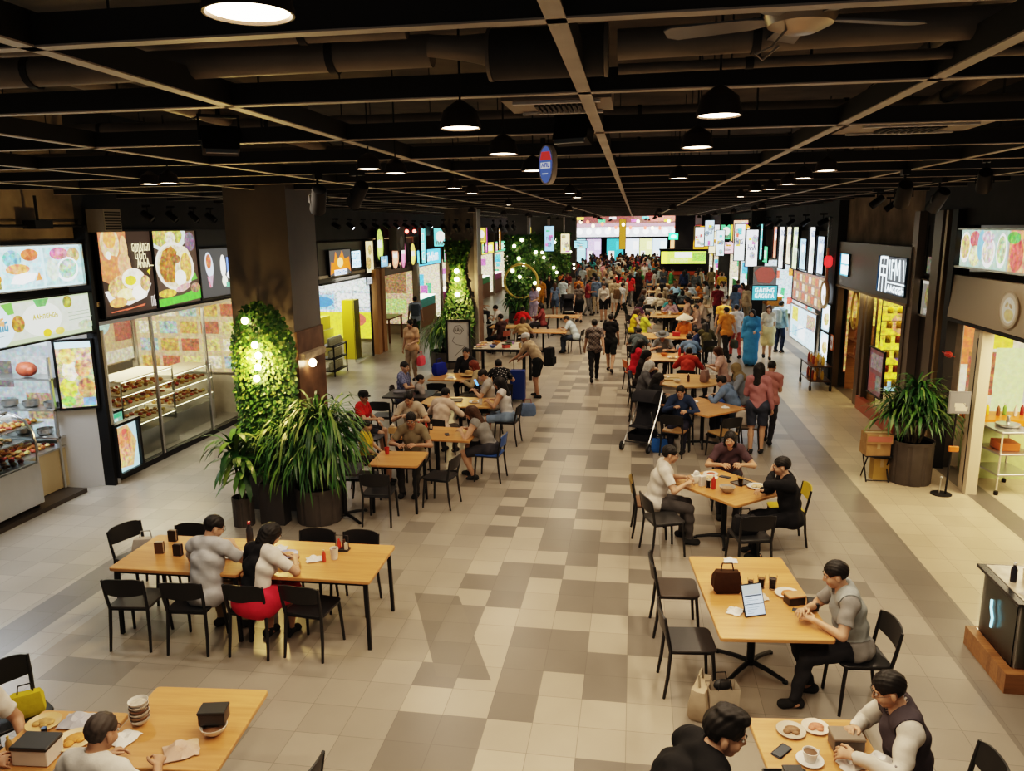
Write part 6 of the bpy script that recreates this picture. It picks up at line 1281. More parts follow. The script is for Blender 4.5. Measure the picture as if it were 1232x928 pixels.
# --- far end
o = panel('kiosk_sign', 'yellow-green lit menu board of the far kiosk', 'sign', (3.0, 50.0, 1.75), BACK, 2.75, .75, [('rect', (0, 0, 1, 1), (.50, .66, .10, .4)), ('rect', (0, 0, .14, 1), (.80, .85, .10, .2)), ('rect', (.3, .5, .68, .95), (.75, .78, .66, .4)), ('rect', (.7, .2, 1, .9), (.22, .48, .08, .8)), ('rect', (.2, .1, .6, .4), (.62, .72, .2, .8))], 1.7)
o = thing('far_kiosk', 'far kiosk with a timber counter and red goods under a green menu board', 'kiosk', (3.0, 50.4, 0)); b = MB(); b.box((0, 0, .5), (2.9, .7, 1.0)); b.obj('counter', mat('counter_timber', (.28, .16, .08), .5), o); b = MB(); b.box((.2, -.1, 1.15), (2.2, .4, .22)); b.obj('goods', [M_food], o, (.62, .12, .06)); b = MB(); b.box((0, .3, 1.3), (2.9, .05, 2.6)); b.obj('back', WALLD, o); b = MB(); b.box((0, 0, 2.62), (3.0, .9, .1)); b.obj('roof', WALLD, o)
panel('exit_sign', 'green glowing exit lamp on the dark hanging pillar', 'sign', (2.32, 49.6, 3.25), BACK, .55, .36, [('rect', (0, 0, 1, 1), (.04, .85, .30, 0)), ('ell', (.5, .5, .3, .3), (.35, 1, .6, 0))], 3.5)
panel('hanging_banner', 'orange hanging banner right of the green exit lamp', 'banner', (3.9, 48, 2.7), BACK, .95, 1.35, [('rect', (0, 0, 1, 1), (.72, .34, .03, .4)), ('poly', [(0, .3), (.4, 1), (0, 1)], (.10, .07, .03, .2)), ('ell', (.6, .4, .2, .12), (.9, .72, .3, .3))], 1.1)
panel('hanging_banner', 'ochre hanging banner in the middle of the far hall', 'banner', (-1.15, 70, 2.1), BACK, .55, 2.6, [('rect', (0, 0, 1, 1), (.45, .24, .03, .4))], .9)
FB = [('rect', (0, 0, 1, 1), (.24, .12, .10, .9)), ('rect', (0, 0, 1, .40), (.62, .62, .66, .5)), ('rect', (0, .42, 1, .55), (.35, .22, .26, .3)), ('rect', (.1, .6, .5, .95), (.20, .07, .06, .8)), ('rect', (.6, .62, .98, .95), (.55, .20, .16, .8))] + [('ell', (.03 + .07 * j, .22, .022, .13), (1, 1, 1, 0)) for j in range(14)] + [('rect', (.08 * j, .60 + .12 * (j % 3), .08 * j + .05, .72 + .10 * (j % 3)), (*SC[j % 8][0], .6)) for j in range(12)]
panel('far_wall_sign', 'long white-lit band of signs high on the far end wall', 'sign', (-.2, 76.5, 3.1), BACK, 13, 2.3, FB, 1.9)
for j, (x, w_, c, lab) in enumerate(((-5.6, 1.6, (.36, .66, .74), 'aqua'), (-4.0, 1.4, (.52, .40, .62), 'violet'), (-1.95, 1.6, (.05, .34, .38), 'dark teal'), (-.3, 1.3, (.72, .80, .92), 'pale blue'), (1.0, 1.2, (.72, .76, .30), 'lime'), (2.3, 1.4, (.60, .78, .92), 'sky blue'), (3.9, 1.2, (.80, .42, .20), 'orange'))):
    panel('far_shop_window', '%s lit shop window in the far end wall' % lab, 'shop window', (x, 76.4, .6), BACK, w_, 2.3, [('rect', (0, 0, 1, 1), (*c, .4)), ('rect', (.1, .1, .45, .5), (.85, .82, .78, .5)), ('rect', (.55, .55, .95, .9), (*[min(1, q * 1.5) for q in c], .3))], 1.5)

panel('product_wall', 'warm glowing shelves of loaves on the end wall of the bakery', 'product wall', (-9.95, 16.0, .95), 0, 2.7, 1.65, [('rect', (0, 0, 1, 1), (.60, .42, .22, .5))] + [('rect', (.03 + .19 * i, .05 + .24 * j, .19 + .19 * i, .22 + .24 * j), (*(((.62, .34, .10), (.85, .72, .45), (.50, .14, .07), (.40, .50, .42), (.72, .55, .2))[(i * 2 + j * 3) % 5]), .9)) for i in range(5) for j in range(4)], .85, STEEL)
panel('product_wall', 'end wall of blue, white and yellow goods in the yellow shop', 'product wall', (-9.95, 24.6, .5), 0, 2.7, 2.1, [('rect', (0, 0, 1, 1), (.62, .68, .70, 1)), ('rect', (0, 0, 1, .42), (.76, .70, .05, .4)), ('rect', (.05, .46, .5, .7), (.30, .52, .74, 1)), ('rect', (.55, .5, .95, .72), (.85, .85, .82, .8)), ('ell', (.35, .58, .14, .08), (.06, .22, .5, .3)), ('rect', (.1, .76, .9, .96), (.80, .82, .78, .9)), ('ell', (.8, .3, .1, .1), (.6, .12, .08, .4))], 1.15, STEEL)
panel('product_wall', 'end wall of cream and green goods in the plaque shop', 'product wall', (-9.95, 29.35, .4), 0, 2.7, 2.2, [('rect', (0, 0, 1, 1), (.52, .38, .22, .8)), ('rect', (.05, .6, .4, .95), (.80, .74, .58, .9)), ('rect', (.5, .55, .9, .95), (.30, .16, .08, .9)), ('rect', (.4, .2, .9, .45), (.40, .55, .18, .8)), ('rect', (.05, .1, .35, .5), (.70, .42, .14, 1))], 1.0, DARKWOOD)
panel('product_wall', 'glowing end wall of snacks in the far half of the yellow window shop', 'product wall', (6.4, 20.4, .4), 0, 2.2, 2.1, [('rect', (0, 0, 1, 1), (.50, .30, .10, 1)), ('rect', (.1, .5, .5, .95), (.80, .58, .10, 1)), ('rect', (.55, .1, .95, .5), (.62, .16, .10, .9))], .9, DARKWOOD)

panel('product_wall', 'cool white and blue tiled back panel behind the steel shelf of the nearest stall', 'product wall', (-9.85, 10.94, .75), 0, 1.9, 1.75, [('rect', (0, 0, 1, 1), (.48, .58, .62, .5)), ('rect', (0, .9, 1, 1), (.80, .92, .96, 0)), ('rect', (.1, .5, .4, .75), (.20, .18, .16, .8)), ('rect', (.5, .2, .9, .45), (.46, .34, .22, .9)), ('rect', (.45, .6, .95, .8), (.62, .70, .72, .6)), ('rect', (.05, .05, .4, .4), (.30, .34, .36, .8))], .75, STEEL)

for j, (x, y, z, w_, h_, c, lab) in enumerate(((4.35, 30.6, 2.75, .42, 1.35, (.86, .88, .90), 'slim white lightbox with dark strokes'), (4.2, 33.0, 2.65, .40, 1.45, (.80, .84, .86), 'bright white lightbox on the dark pier'), (4.5, 35.2, 3.1, .60, .95, (.78, .46, .30), 'salmon picture lightbox'), (3.9, 37.5, 2.9, .36, 1.15, (.70, .84, .90), 'pale ice-blue lightbox'), (4.4, 39.5, 2.7, .85, .55, (.84, .50, .56), 'rose lettered lightbox'), (3.8, 42.0, 2.8, .45, 1.3, (.55, .72, .80), 'steel-blue lightbox'), (4.3, 44.8, 2.75, .5, 1.2, (.82, .72, .45), 'cream lightbox with a red stripe'), (3.7, 47.0, 2.85, .5, 1.1, (.86, .84, .80), 'off-white lightbox nearest the orange banner'), (-4.2, 38.4, 2.7, .45, 1.2, (.30, .55, .80), 'blue slanted lightbox left of the walkway'), (-4.0, 45.0, 2.8, .5, 1.1, (.84, .70, .40), 'amber lightbox left of the walkway'), (-3.8, 55, 2.6, .9, .5, (.30, .70, .85), 'aqua lettered lightbox far left of the walkway'))):
    q_ = random.Random(j); L = [('rect', (0, 0, 1, 1), (*c, .25))]
    for _ in range(5):
        u, v = q_.random() * .6, q_.random() * .8; L.append((('rect', (u, v, u + q_.uniform(.2, .5), v + q_.uniform(.06, .2)), (*SC[q_.randrange(8)][0], .8)) if q_.random() < .6 else ('ell', (u + .2, v + .1, .25, .1), (*[z_ * .5 for z_ in c], .9))))
    panel('blade_sign', '%s hung facing the viewer' % lab, 'sign', (x, y, z + (j % 3) * .22 - .2), BACK, w_, h_, L + glyphs(.15, .45, .85, .6, 3, (.10, .10, .16, 0), 140 + j, .02), 1.3, BLACK, .1)
g_ = random.Random(5)
for j in range(16):
    b = MB(); b.lathe([(.05, 0), (.13, .08), (.13, .22), (.05, .30)], n=12); single('paper_lantern', part_set('plantern%d' % (j % 2), lambda: [(None, b.mesh('paper_lantern', [mat('lantern_warm', (1, .72, .42), .5, emit=5) if j % 2 else mat('lantern_rose', (.85, .16, .10), .5, emit=3)]), None)])[0][1], '%s lantern strung before the far end wall' % ('warm white' if j % 2 else 'red'), 'lantern', (-5.4 + j * .62, 68 + g_.uniform(-2, 2), 3.9 + g_.uniform(-.25, .5)), 0, None, '%s lanterns before the far end wall' % ('warm white' if j % 2 else 'red'))
# ------------------------------------------------------------------ plants
P1c = (-4.40, 10.0)
planter((-4.42, 9.95), 'big leafy palm in a dark ribbed round planter before the first pillar', .33, .52, [(0, .05, 1.45), (.10, -.05, 1.15), (-.22, .0, 1.25), (.22, .05, 1.42), (-.42, -.05, 1.15), (.02, -.12, .95), (-.25, -.1, .95), (.30, 0, 1.15)], 105, .80, 5, .014)
ct, st = math.cos, math.sin
def ivy_shape(g):
    while True:
        u, v = g.uniform(-1, 1), g.uniform(-1, 1)
        if u * u * .8 + v * v < 1 or (v < 0 and abs(u) < .92): break
    th = .13 * math.sqrt(max(.05, 1 - .8 * u * u)); return ((u * .47, -th * g.uniform(.3, 1.1), 1.55 + v * 1.05), (u * .5, -1, .1))
o = thing('ivy_panel', 'mound of green ivy with warm bulbs on the front of the first pillar', 'plant', (-5.2, 10.18, .55))
inst('foliage', ivy_mesh('foliage', 3, ivy_shape, 5200, .055), o)
def ivy_side(g):
    v = g.uniform(-1, 1); y = g.uniform(0, .55); return ((.50 + .10 * g.random(), y, 1.45 + v * .9), (1, -.3, .1))
inst('foliage', ivy_mesh('foliage', 4, lambda g: ((g.uniform(-.5, .5), -.10 * g.random(), .35 + g.uniform(-.3, .5)), (0, -1, 0)), 900, .07), o)
for z, x in ((2.32, -.16), (1.98, -.04), (1.83, .0), (1.66, -.02), (1.50, -.05)):
    b = MB(); b.ell((x, -.20, z), (.045, .045, .05), 14, 10); b.obj('bulb', BULB, o)
l = bpy.data.lights.new('bulb_light', 'POINT'); l.energy = 95; l.color = (1, .66, .24); l.shadow_soft_size = .08; lo = bpy.data.objects.new('bulb_light', l); COL.objects.link(lo); lo.location = (-5.24, 9.86, 2.35)
o = thing('wall_lamp', 'small shelf lamp on the brown side of the first pillar', 'lamp', (-4.66, 10.6, 2.32), 90); b = MB(); b.box((0, 0, 0), (.75, .1, .09)); b.obj('shelf', mat('lamp_shelf', (.34, .28, .21), .5, noise=.3), o); b = MB(); b.ell((-.12, -.04, -.12), (.055, .055, .06)); b.obj('bulb', BULB, o)
b = MB(); b.box((0, 0, .30), (.36, .22, .60)); o = b.obj('dark_bin', mat('bin', (.05, .045, .045), .5)); o.location = (-5.0, 9.75, 0); props(o, 'low dark square bin at the foot of the first pillar', 'bin')
# second pillar
planter((-5.55, 22.3), 'bushy palm in a planter before the second pillar', .5, .5, [(0, 0, 1.05), (.25, 0, .95), (-.25, .1, .95), (0, .2, 1.25)], 110, .95, 9, .016)
def ivy2(g):
    v = g.uniform(0, 1); w_ = .34 + .14 * math.sin(v * 7); return ((g.uniform(-1, 1) * w_, -.15 * g.random(), v * 2.9), (0, -1, .1))
o = thing('ivy_panel', 'tall column of ivy with yellow bulbs on the second pillar', 'plant', (-5.25, 22.85, .85)); inst('foliage', ivy_mesh('foliage', 8, ivy2, 3200, .08), o)
for z in (1.3, 1.75, 2.0):
    b = MB(); b.ell((0, -.24, z), (.07, .07, .07)); b.obj('bulb', BULB, o)
l = bpy.data.lights.new('bulb_light', 'POINT'); l.energy = 40; l.color = (1, .72, .32); lo = bpy.data.objects.new('bulb_light', l); COL.objects.link(lo); lo.location = (-5.2, 22.2, 2.4)
for i, (y, n_) in enumerate(((34.5, 'third'), (42.5, 'fourth'), (51.9, 'fifth'))):
    o = thing('ivy_panel', 'garland of ivy with white globe bulbs around the %s pillar' % n_, 'plant', (-5.0, y, .9)); inst('foliage', ivy_mesh('foliage', 30 + i, lambda g: ((g.uniform(-.75, .75), -.25 * g.random(), 2.9 * g.random() ** .8), (0, -1, .1)), 1500, .14), o)
    g = random.Random(i)
    for j in range(9):
        b = MB(); b.ell((g.uniform(-.9, 1.1), -.35, .5 + j * .27), (.075, .075, .075), 10, 7); b.obj('bulb', mat('globe_bulb', (1, .86, .66), .4, emit=9), o)
o = thing('hoop_planter', 'yellow hoop hanging with greenery on the third pillar', 'plant hoop', (-5.0, 34.1, 1.75)); b = MB(); b.tube([(.75 * ct(t), 0, .75 * st(t)) for t in [i * math.pi / 12 for i in range(25)]], .05, 8); b.obj('hoop', mat('hoop', (.55, .40, .10), .4), o)
planter((-5.0, 33.4), 'low green shrub in a pot under the yellow hoop', .45, .45, [(0, 0, .8), (.3, 0, .8), (-.3, 0, .8)], 60, .7, 12, .03)
# right planter
planter((4.45, 12.75), 'dense green palm in a brown ribbed round planter by the shop on the right', .32, .70, [(0, .0, 1.45), (.15, .05, 1.30), (-.15, .05, 1.25), (.05, -.12, 1.10), (-.28, .1, 1.1), (.3, -.05, 1.15)], 85, .58, 15, .017)
# ------------------------------------------------------------------ small pieces by the right-hand shops
o = thing('folding_stool', 'black folding stool carrying cardboard boxes beside the planter', 'stool', (3.93, 12.78, 0))
for sx in (-.17, .17):
    for s in (-1, 1):
        b = MB(); b.tube([(sx, s * .16, .0), (sx, -s * .14, .42)], .012, 6); b.obj('leg', BLACK, o)
b = MB(); b.slab(.42, .32, .02, .02, .415); b.obj('seat', BLACK, o); b = MB(); b.tube([(-.17, -.16, .03), (.17, -.16, .03)], .01, 6); b.obj('foot_bar', BLACK, o)
CARD = mat('cardboard', (.36, .22, .10), .7, noise=.15, nscale=6)
def carton(loc, rz, d, label, stripe=None, m=CARD):
    o = thing('cardboard_box', label, 'box', loc, rz); b = MB(); b.box((0, 0, d[2] / 2), d); b.obj('carton', m, o); b = MB(); b.box((0, 0, d[2] + .002), (d[0] * 1.0, .05, .004)); b.box((0, -d[1] / 2 - .001, d[2] * .8), (.05, .003, d[2] * .4)); b.obj('tape', mat('tape', (.45, .34, .20), .3), o)
    if stripe:
        b = MB(); b.box((0, -d[1] / 2 - .002, d[2] * .5), (d[0] * .92, .004, d[2] * .55)); b.obj('printed_panel', mat('print_' + str(stripe), stripe, .5), o)
carton((3.90, 12.78, .436), 6, (.38, .28, .20), 'brown cardboard box resting on the folding stool'); carton((3.91, 12.76, .640), 2, (.40, .30, .16), 'pink-striped cardboard box, topmost on the folding stool', (.45, .16, .12)); carton((4.02, 12.86, .0), 0, (.25, .22, .36), 'yellowish carton under the folding stool', None, mat('carton_yellow', (.42, .28, .08), .7))
o = thing('sign_stand', 'slim dark floor stand with a grey panel beside the bright kitchen shop', 'sign stand', (4.72, 12.15, 0)); b = MB(); b.lathe([(.15, 0), (.15, .015), (.02, .02)], n=24); b.obj('base', BLACK, o); b = MB(); b.tube([(.06, 0, .015), (.10, 0, 1.32)], .016, 8); b.obj('pole', BLACK, o)
b = MB(); b.box((.12, 0, 1.45), (.30, .03, .34)); b.obj('panel', mat('stand_grey', (.26, .26, .27), .4), o); inst('print', layers_mesh('print', .27, .31, [('rect', (0, 0, 1, 1), (.28, .28, .29, 0)), ('rect', (.3, .1, .95, .32), (.72, .66, .56, .1)), ('rect', (.25, .3, .8, .5), (.74, .68, .58, .1)), ('line', ([(.7, .5), (.9, .3), (.95, .1)], .02), (.15, .12, .1, 0))], M_print), o, None, (.12, -.018, 1.29)); b = MB(); b.tube([(-.03, .0, .02), (-.02, 0, .26)], .008, 6); b.ell((-.02, 0, .27), (.02, .02, .02)); b.obj('hook', STEEL, o)
single('orange_tag', part_set('otag', lambda: [(None, (lambda b: (b.slab(.14, .05, .08, .015), b)[1])(MB()).mesh('orange_tag', [M_paint]), None)])[0][1], 'small orange box clipped low on the sign stand', 'box', (4.81, 12.10, .70), 0, (.60, .20, .04))
# drinks kiosk in the corner
o = thing('drinks_counter', 'grey glass-fronted drinks counter with a dark top on a wooden plinth, right-hand corner', 'counter', (3.30, 6.74, 0))
b = MB(); b.box((.75, .42, .095), (1.5, .86, .19)); b.obj('plinth', [CRATEWOOD], o)
b = MB(); b.box((.79, .46, .50), (1.36, .72, .62)); b.obj('body', [mat('counter_grey', (.42, .41, .38), .3, .1)], o)
b = MB(); b.box((.78, .45, .825), (1.46, .84, .03)); b.obj('top', [mat('counter_dark', (.03, .03, .03), .25)], o)
b = MB(); b.box((.80, .47, .843), (1.36, .74, .006)); b.obj('worktop', [mat('worktop_pale', (.48, .42, .33), .25, noise=.2)], o)
b = MB(); b.box((.085, .45, .5), (.008, .70, .6)); b.box((.78, .085, .5), (1.34, .008, .6)); b.obj('glass_front', [CASEGLASS], o)
b = MB(); b.box((.70, .08, .34), (.62, .02, .2)); b.obj('dark_label', [mat('label_black', (.012, .012, .012), .3)], o)
inst('lettering', layers_mesh('lettering', .5, .12, glyphs(.05, .2, .9, .8, 5, (.35, .35, .35, 0), 121, .08), M_print), o, None, (.70, .066, .28))
b = MB(); b.tube([(.078, .52, .36), (.074, .50, .46), (.076, .55, .54), (.074, .55, .62)], .012, 6); b.obj('light_mark', [mat('cyan_neon', (.35, .75, .9), .4, emit=1.6)], o)
o = thing('juice_dispenser', 'black-rimmed round dispenser of yellow drink on the corner counter', 'dispenser', (3.95, 7.0, .847)); b = MB(); b.lathe([(.13, 0), (.14, .02), (.14, .05), (.10, .06)], n=24); b.obj('base', BLACK, o); b = MB(); b.lathe([(.10, .055), (.12, .09), (.12, .22), (.10, .26), (.002, .262)], n=24); b.obj('drink', [mat('yellow_drink', (.62, .42, .12), .2)], o); b = MB(); b.tube([(.15 * ct(t), 0, .15 + .17 * st(t)) for t in [i * math.pi / 12 for i in range(13)]], .018, 8); b.obj('hoop', BLACK, o)
put('glass', (3.62, 6.98), 'empty-looking tumbler of dark drink on the corner counter', None, 0, .847); put('bottle', (3.50, 7.22), 'small black bottle on the corner counter', [(.02, .02, .03)], 0, .847); put('napkin', (3.52, 6.95), 'crumpled clear wrap on the corner counter', [(.45, .42, .38)], 20, .847); put('box', (3.72, 7.3), 'flat pale tray at the back of the corner counter', [(.6, .5, .36), (.55, .48, .36)], 15, .847)
# ------------------------------------------------------------------ near tables, bottom left
table((-3.02, 4.33), .86, .88, 5, 'square wooden table with a bowl and a wrapper, bottom left corner of the hall', 'column')
table((-3.77, 3.96), .64, .84, 5, 'square wooden table crowded with food before the man in white, bottom left', 'column')
chair((-2.22, 4.02), 80, 'black chair pushed askew on the right side of the bottom left table', CBLACK)
person('man_back', (-3.09, 3.65), -6, 'man with thinning hair and white tee, back turned, at the bottom left table', 'tee', (.62, .60, .57), 'trousers', (.05, .05, .06), 'thin', (.05, .04, .035), skin=0, head_at=True)
chair((-3.40, 3.02), -6, 'black chair under the man in the white tee at the bottom left table')
person('chat', (-4.36, 3.96), -92, 'man in a white tee cut off by the left edge at the bottom left table', 'tee', (.60, .58, .55), 'trousers', (.04, .04, .05), 'short', skin=0)
chair((-4.38, 3.97), -92, 'black chair at the left end of the bottom left table')
chair((-4.68, 4.67), -120, 'black chair with a yellow bag at the far left of the bottom left table'); put('bag', (-4.54, 4.64), 'crumpled yellow and black bag on the chair beyond the bottom left table', [(.50, .40, .03), (.03, .03, .03)], 40, .47, .9)
put('box', (-2.77, 4.30), 'black takeout tray balanced on a white bowl', None, 12, .832, 1.1); put('bowl', (-2.76, 4.27), 'white bowl under the black takeout tray', [(.74, .72, .68), (.2, .1, .05)], 0, .752, 1.15)
put('napkin', (-2.88, 4.07), 'crumpled pinkish wrapper lying on the bottom left table', [(.52, .36, .28)], 35, .752, 1.5)
for j in range(6): put('bowl', (-3.33, 4.30), 'bowl in the slanting stack on the bottom left table, %s from the bottom' % ('first', 'second', 'third', 'fourth', 'fifth', 'topmost')[j], [((.60, .58, .54), (.24, .15, .09), (.62, .60, .56), (.20, .12, .08), (.62, .60, .56), (.66, .64, .60))[j], (.5, .45, .38)], 0, .752 + j * .026, .85)
put('plate', (-4.00, 4.20), 'plate of leftovers beside the crumpled foil on the crowded table', [(.6, .42, .2), (.45, .28, .1)], 0); put('plate', (-3.66, 4.06), 'plate of orange food and scraps on the crowded table', [(.66, .50, .30), (.55, .26, .06)], 60, scale=1.1); put('napkin', (-3.78, 4.25), 'crumpled silver foil on the crowded bottom left table', [(.42, .42, .46)], 10, .756, 1.4); put('napkin', (-3.33, 4.13), 'crumpled white tissue by the head of the man in white', [(.74, .72, .69)], 80, .752, 1.2)
put('box', (-3.77, 3.88), 'big black and white carton beside the shoulder of the man in white', [(.62, .60, .57), (.03, .03, .03)], 5, .752, 1.5); put('bottle', (-3.99, 3.89), 'small jar with golden lid at the left of the carton', [(.35, .22, .08), (.6, .42, .12)], 0, .752, .7); put('glass', (-3.90, 4.09), 'small blue-striped cup on the crowded table', [None, (.15, .25, .5)], 0, .752, .6)
# ------------------------------------------------------------------ first long table on the left
table((-4.55, 7.02), 1.40, .88, 1, 'left half of the long wooden table where the man in grey sits', 'legs'); table((-3.16, 7.05), 1.34, .88, 1, 'right half of the long wooden table with the white sauce pot', 'legs')
for px, lab, f in (((163, 772), 'black chair at the near left corner of the long table, seat empty', 8), ((238, 782), 'black chair under the man in the light grey tee', 4), ((314, 780), 'black chair with a red cushion look under the woman in black and white', -2), ((373, 783), 'empty black chair at the near right corner of the long table', -8)):
    pass
c1, c2, c3, c4 = (-4.91, 6.53), (-4.29, 6.54), (-3.64, 6.57), (-3.08, 6.62)
chair(c1, 6, 'empty black chair at the near left corner of the long table', (.05, .045, .04), CBLACK); chair(c2, 4, 'black chair under the man in the light grey tee at the long table'); chair(c3, -2, 'black chair under the woman in the black and white top at the long table'); chair(c4, -6, 'empty black chair at the near right corner of the long table')
person('man_grey_shirt', (-4.15, 6.77), -8, 'man with glasses in a light grey tee and khaki trousers eating at the long table', 'tee', (.42, .42, .43), 'trousers', (.34, .24, .13), 'short', skin=1, head_at=True, extra=[('glasses', (0, 0, 0))])
person('woman_two_tone', (-3.52, 6.73), -12, 'woman in a black and white top and red skirt at the long table', 'crop', (.60, .56, .52), 'skirt', (.50, .03, .06), 'bob', skin=1, head_at=True, extra=[('half_top', (.015, .015, .017))])
chair((-5.55, 7.50), -110, 'black chair with a pale bag on it at the left end of the long table'); put('bag', (-5.42, 7.45), 'pale grey cloth bag lying on the left-end chair', [(.40, .36, .32), (.3, .3, .3)], 20, .47, 1.1)
def back(p): return (p[0], p[1] - .25)
chair(back((-4.99, 7.69)), 180, 'black chair at the far side of the long table behind the man in grey'); chair(back((-3.48, 7.73)), 180, 'black chair at the far side of the long table, left of the white sauce pot'); chair(back((-2.98, 7.75)), 178, 'black chair at the far side of the long table, behind the white sauce pot')
put('holder', (-4.98, 7.30), 'dark card holder at the far edge of the long table', None, 0); put('holder', (-4.93, 6.98), 'brown napkin holder on the long table, left of a black one', [(.10, .06, .04), (.42, .34, .26)], 10); put('holder', (-4.70, 6.95), 'black napkin holder right of the brown one on the long table', [(.02, .02, .02), (.05, .03, .03)], 0)
put('plate', (-4.12, 7.02), 'white plate in front of the man in grey', None, 0); put('plate', (-3.55, 7.10), 'blue-rimmed plate in front of the bending woman', [(.30, .34, .55), (.55, .30, .15)], 0); put('napkin', (-3.70, 7.25), 'white paper napkin by the blue-rimmed plate', [(.7, .7, .7)], 10); put('bottle', (-4.10, 7.36), 'tall dark bottle with a red and blue cap behind the man in grey', [(.03, .03, .035), (.5, .05, .08)], 0, .752, 1.3)
put('cup', (-3.02, 7.08), 'white sauce pot on the right half of the long table', None, 0, .752, 1.15); put('caddy', (-3.02, 7.30), 'black rack of sauce bottles behind the white sauce pot', None, 0); put('napkin', (-3.22, 7.03), 'folded white napkins left of the white sauce pot', [(.72, .7, .67)], 30, .752, 1.1); put('bottle', (-3.10, 7.0), 'small red sauce bottle beside the white sauce pot', [(.55, .08, .04), (.6, .5, .4)], 0, .752, .7); put('plate', (-3.42, 6.86), 'plate of red food under the elbow of the bending woman', [(.62, .55, .46), (.50, .12, .05)], 20, scale=.9)
# ------------------------------------------------------------------ laptop table
table((1.15, 6.86), .94, 1.62, 5.5, 'long wooden table with the upright tablet and the grey-shirted man', 'column')
chair((0.48, 7.49), -86, 'empty black chair at the upper left side of the tablet table', (.06, .045, .035), CBLACK); chair((0.54, 6.47), -84, 'empty black chair at the lower left side of the tablet table', (.035, .033, .033), CBLACK)
person('man_tablet', (1.74, 6.44), 96, 'man in a grey checked short-sleeved shirt eating at the tablet table', 'tee', (.26, .25, .24), 'trousers', (.035, .035, .04), 'short', skin=1, head_at=True, tmat=M_cloth, extra=[('tabard', (.30, .32, .32))])
chair((1.98, 6.42), 96, 'black chair with a red inner back under the man in the grey checked shirt', CBLACK)
o = thing('tablet', 'tablet standing upright on the table showing a white page of notes', 'tablet', (1.10, 6.42, .752), 24); o.rotation_euler = (R(-24), 0, R(22))
b = MB(); b.slab(.20, .012, .28, .004, .0); b.obj('shell', BLACK, o); inst('screen', layers_mesh('screen', .185, .26, [('rect', (0, 0, 1, 1), (.60, .68, .74, 0)), ('rect', (0, .68, 1, 1), (.55, .58, .56, .1)), ('rect', (.06, .62, .94, .66), (.05, .06, .08, 0)), ('rect', (.06, .38, .94, .60), (.70, .78, .84, 0)), ('rect', (.0, .355, 1, .375), (.03, .03, .04, 0)), ('rect', (.06, .04, .94, .33), (.66, .75, .82, 0))] + [('line', ([(.1, .08 + .06 * j), (.4 + .1 * (j % 4), .08 + .06 * j)], .012), (.15, .25, .32, 0)) for j in range(9)], M_picture), o, (1, 1, 1, .75), (0, -.0062, .01))
b = MB(); b.box((0, .05, .09), (.14, .006, .20), rx=30); b.obj('kickstand', BLACK, o)
put('bag', (.90, 6.86), 'brown and black patterned handbag on the tablet table', [(.045, .022, .010), (.03, .02, .015)], 8, .752, 1.0)
put('glass', (1.23, 6.98), 'tumbler of dark drink, middle of the three on the tablet table', None, 0, .752); put('glass', (1.13, 6.96), 'short dark tumbler, left of the three on the tablet table', [None, (.08, .03, .01)], 0, .752, .8); put('glass', (1.33, 6.97), 'tall dark tumbler, right of the three on the tablet table', [None, (.03, .02, .02)], 0, .752, 1.1)
put('napkin', (1.17, 6.78), 'crumpled tissue beside the tumblers', [(.55, .48, .40)], 15, .752, 1.2); put('napkin', (.93, 6.48), 'crumpled white tissue left of the tablet', [(.70, .68, .65)], 70, .752, 1.0); put('napkin', (1.02, 7.55), 'white tissue at the far edge of the tablet table', [(.66, .68, .72)], 0, .752, .9)
put('box', (1.48, 6.72), 'open dark food carton in front of the grey-shirted man', [(.03, .025, .02), (.45, .25, .12)], 20); put('plate', (1.45, 6.88), 'plate of chicken beside the dark food carton', [(.62, .58, .52), (.48, .18, .06)], 10); put('phone', (1.50, 6.55), 'phone with a yellow edge lying near the grey-shirted man', [(.5, .3, .05), None], 70); put('box', (1.62, 6.64), 'small black takeout tray at the right edge of the tablet table', None, 85, .752, .8)
o = thing('shopping_bag', 'white paper shopping bag on the floor under the tablet table', 'bag', (*(0.80, 6.05), 0), 12); b = MB(); b.loft([[(x * w_, y * d_, z) for x, y in ((-1, -1), (1, -1), (1, 1), (-1, 1))] for w_, d_, z in ((.12, .07, 0), (.13, .075, .30))], caps=False); b.add([(-.12, -.07, .002), (.12, -.07, .002), (.12, .07, .002), (-.12, .07, .002)], [(0, 1, 2, 3)]); b.obj('paper', [mat('paper_bag', (.50, .43, .34), .7, noise=.08)], o)
for s in (-1, 1):
    b = MB(); b.tube([(-.06, s * .072, .29), (-.04, s * .06, .38), (.04, s * .06, .38), (.06, s * .072, .29)], .005, 5); b.obj('handle', BLACK, o)
b = MB(); b.ell((0, 0, .30), (.08, .045, .05)); b.obj('black_strap', [mat('strap', (.03, .03, .03), .5)], o)
put('bag', (0.63, 6.08), 'slim beige cloth bag leaning beside the white shopping bag', [(.42, .34, .25), (.3, .25, .18)], 75, .0, 1.35)
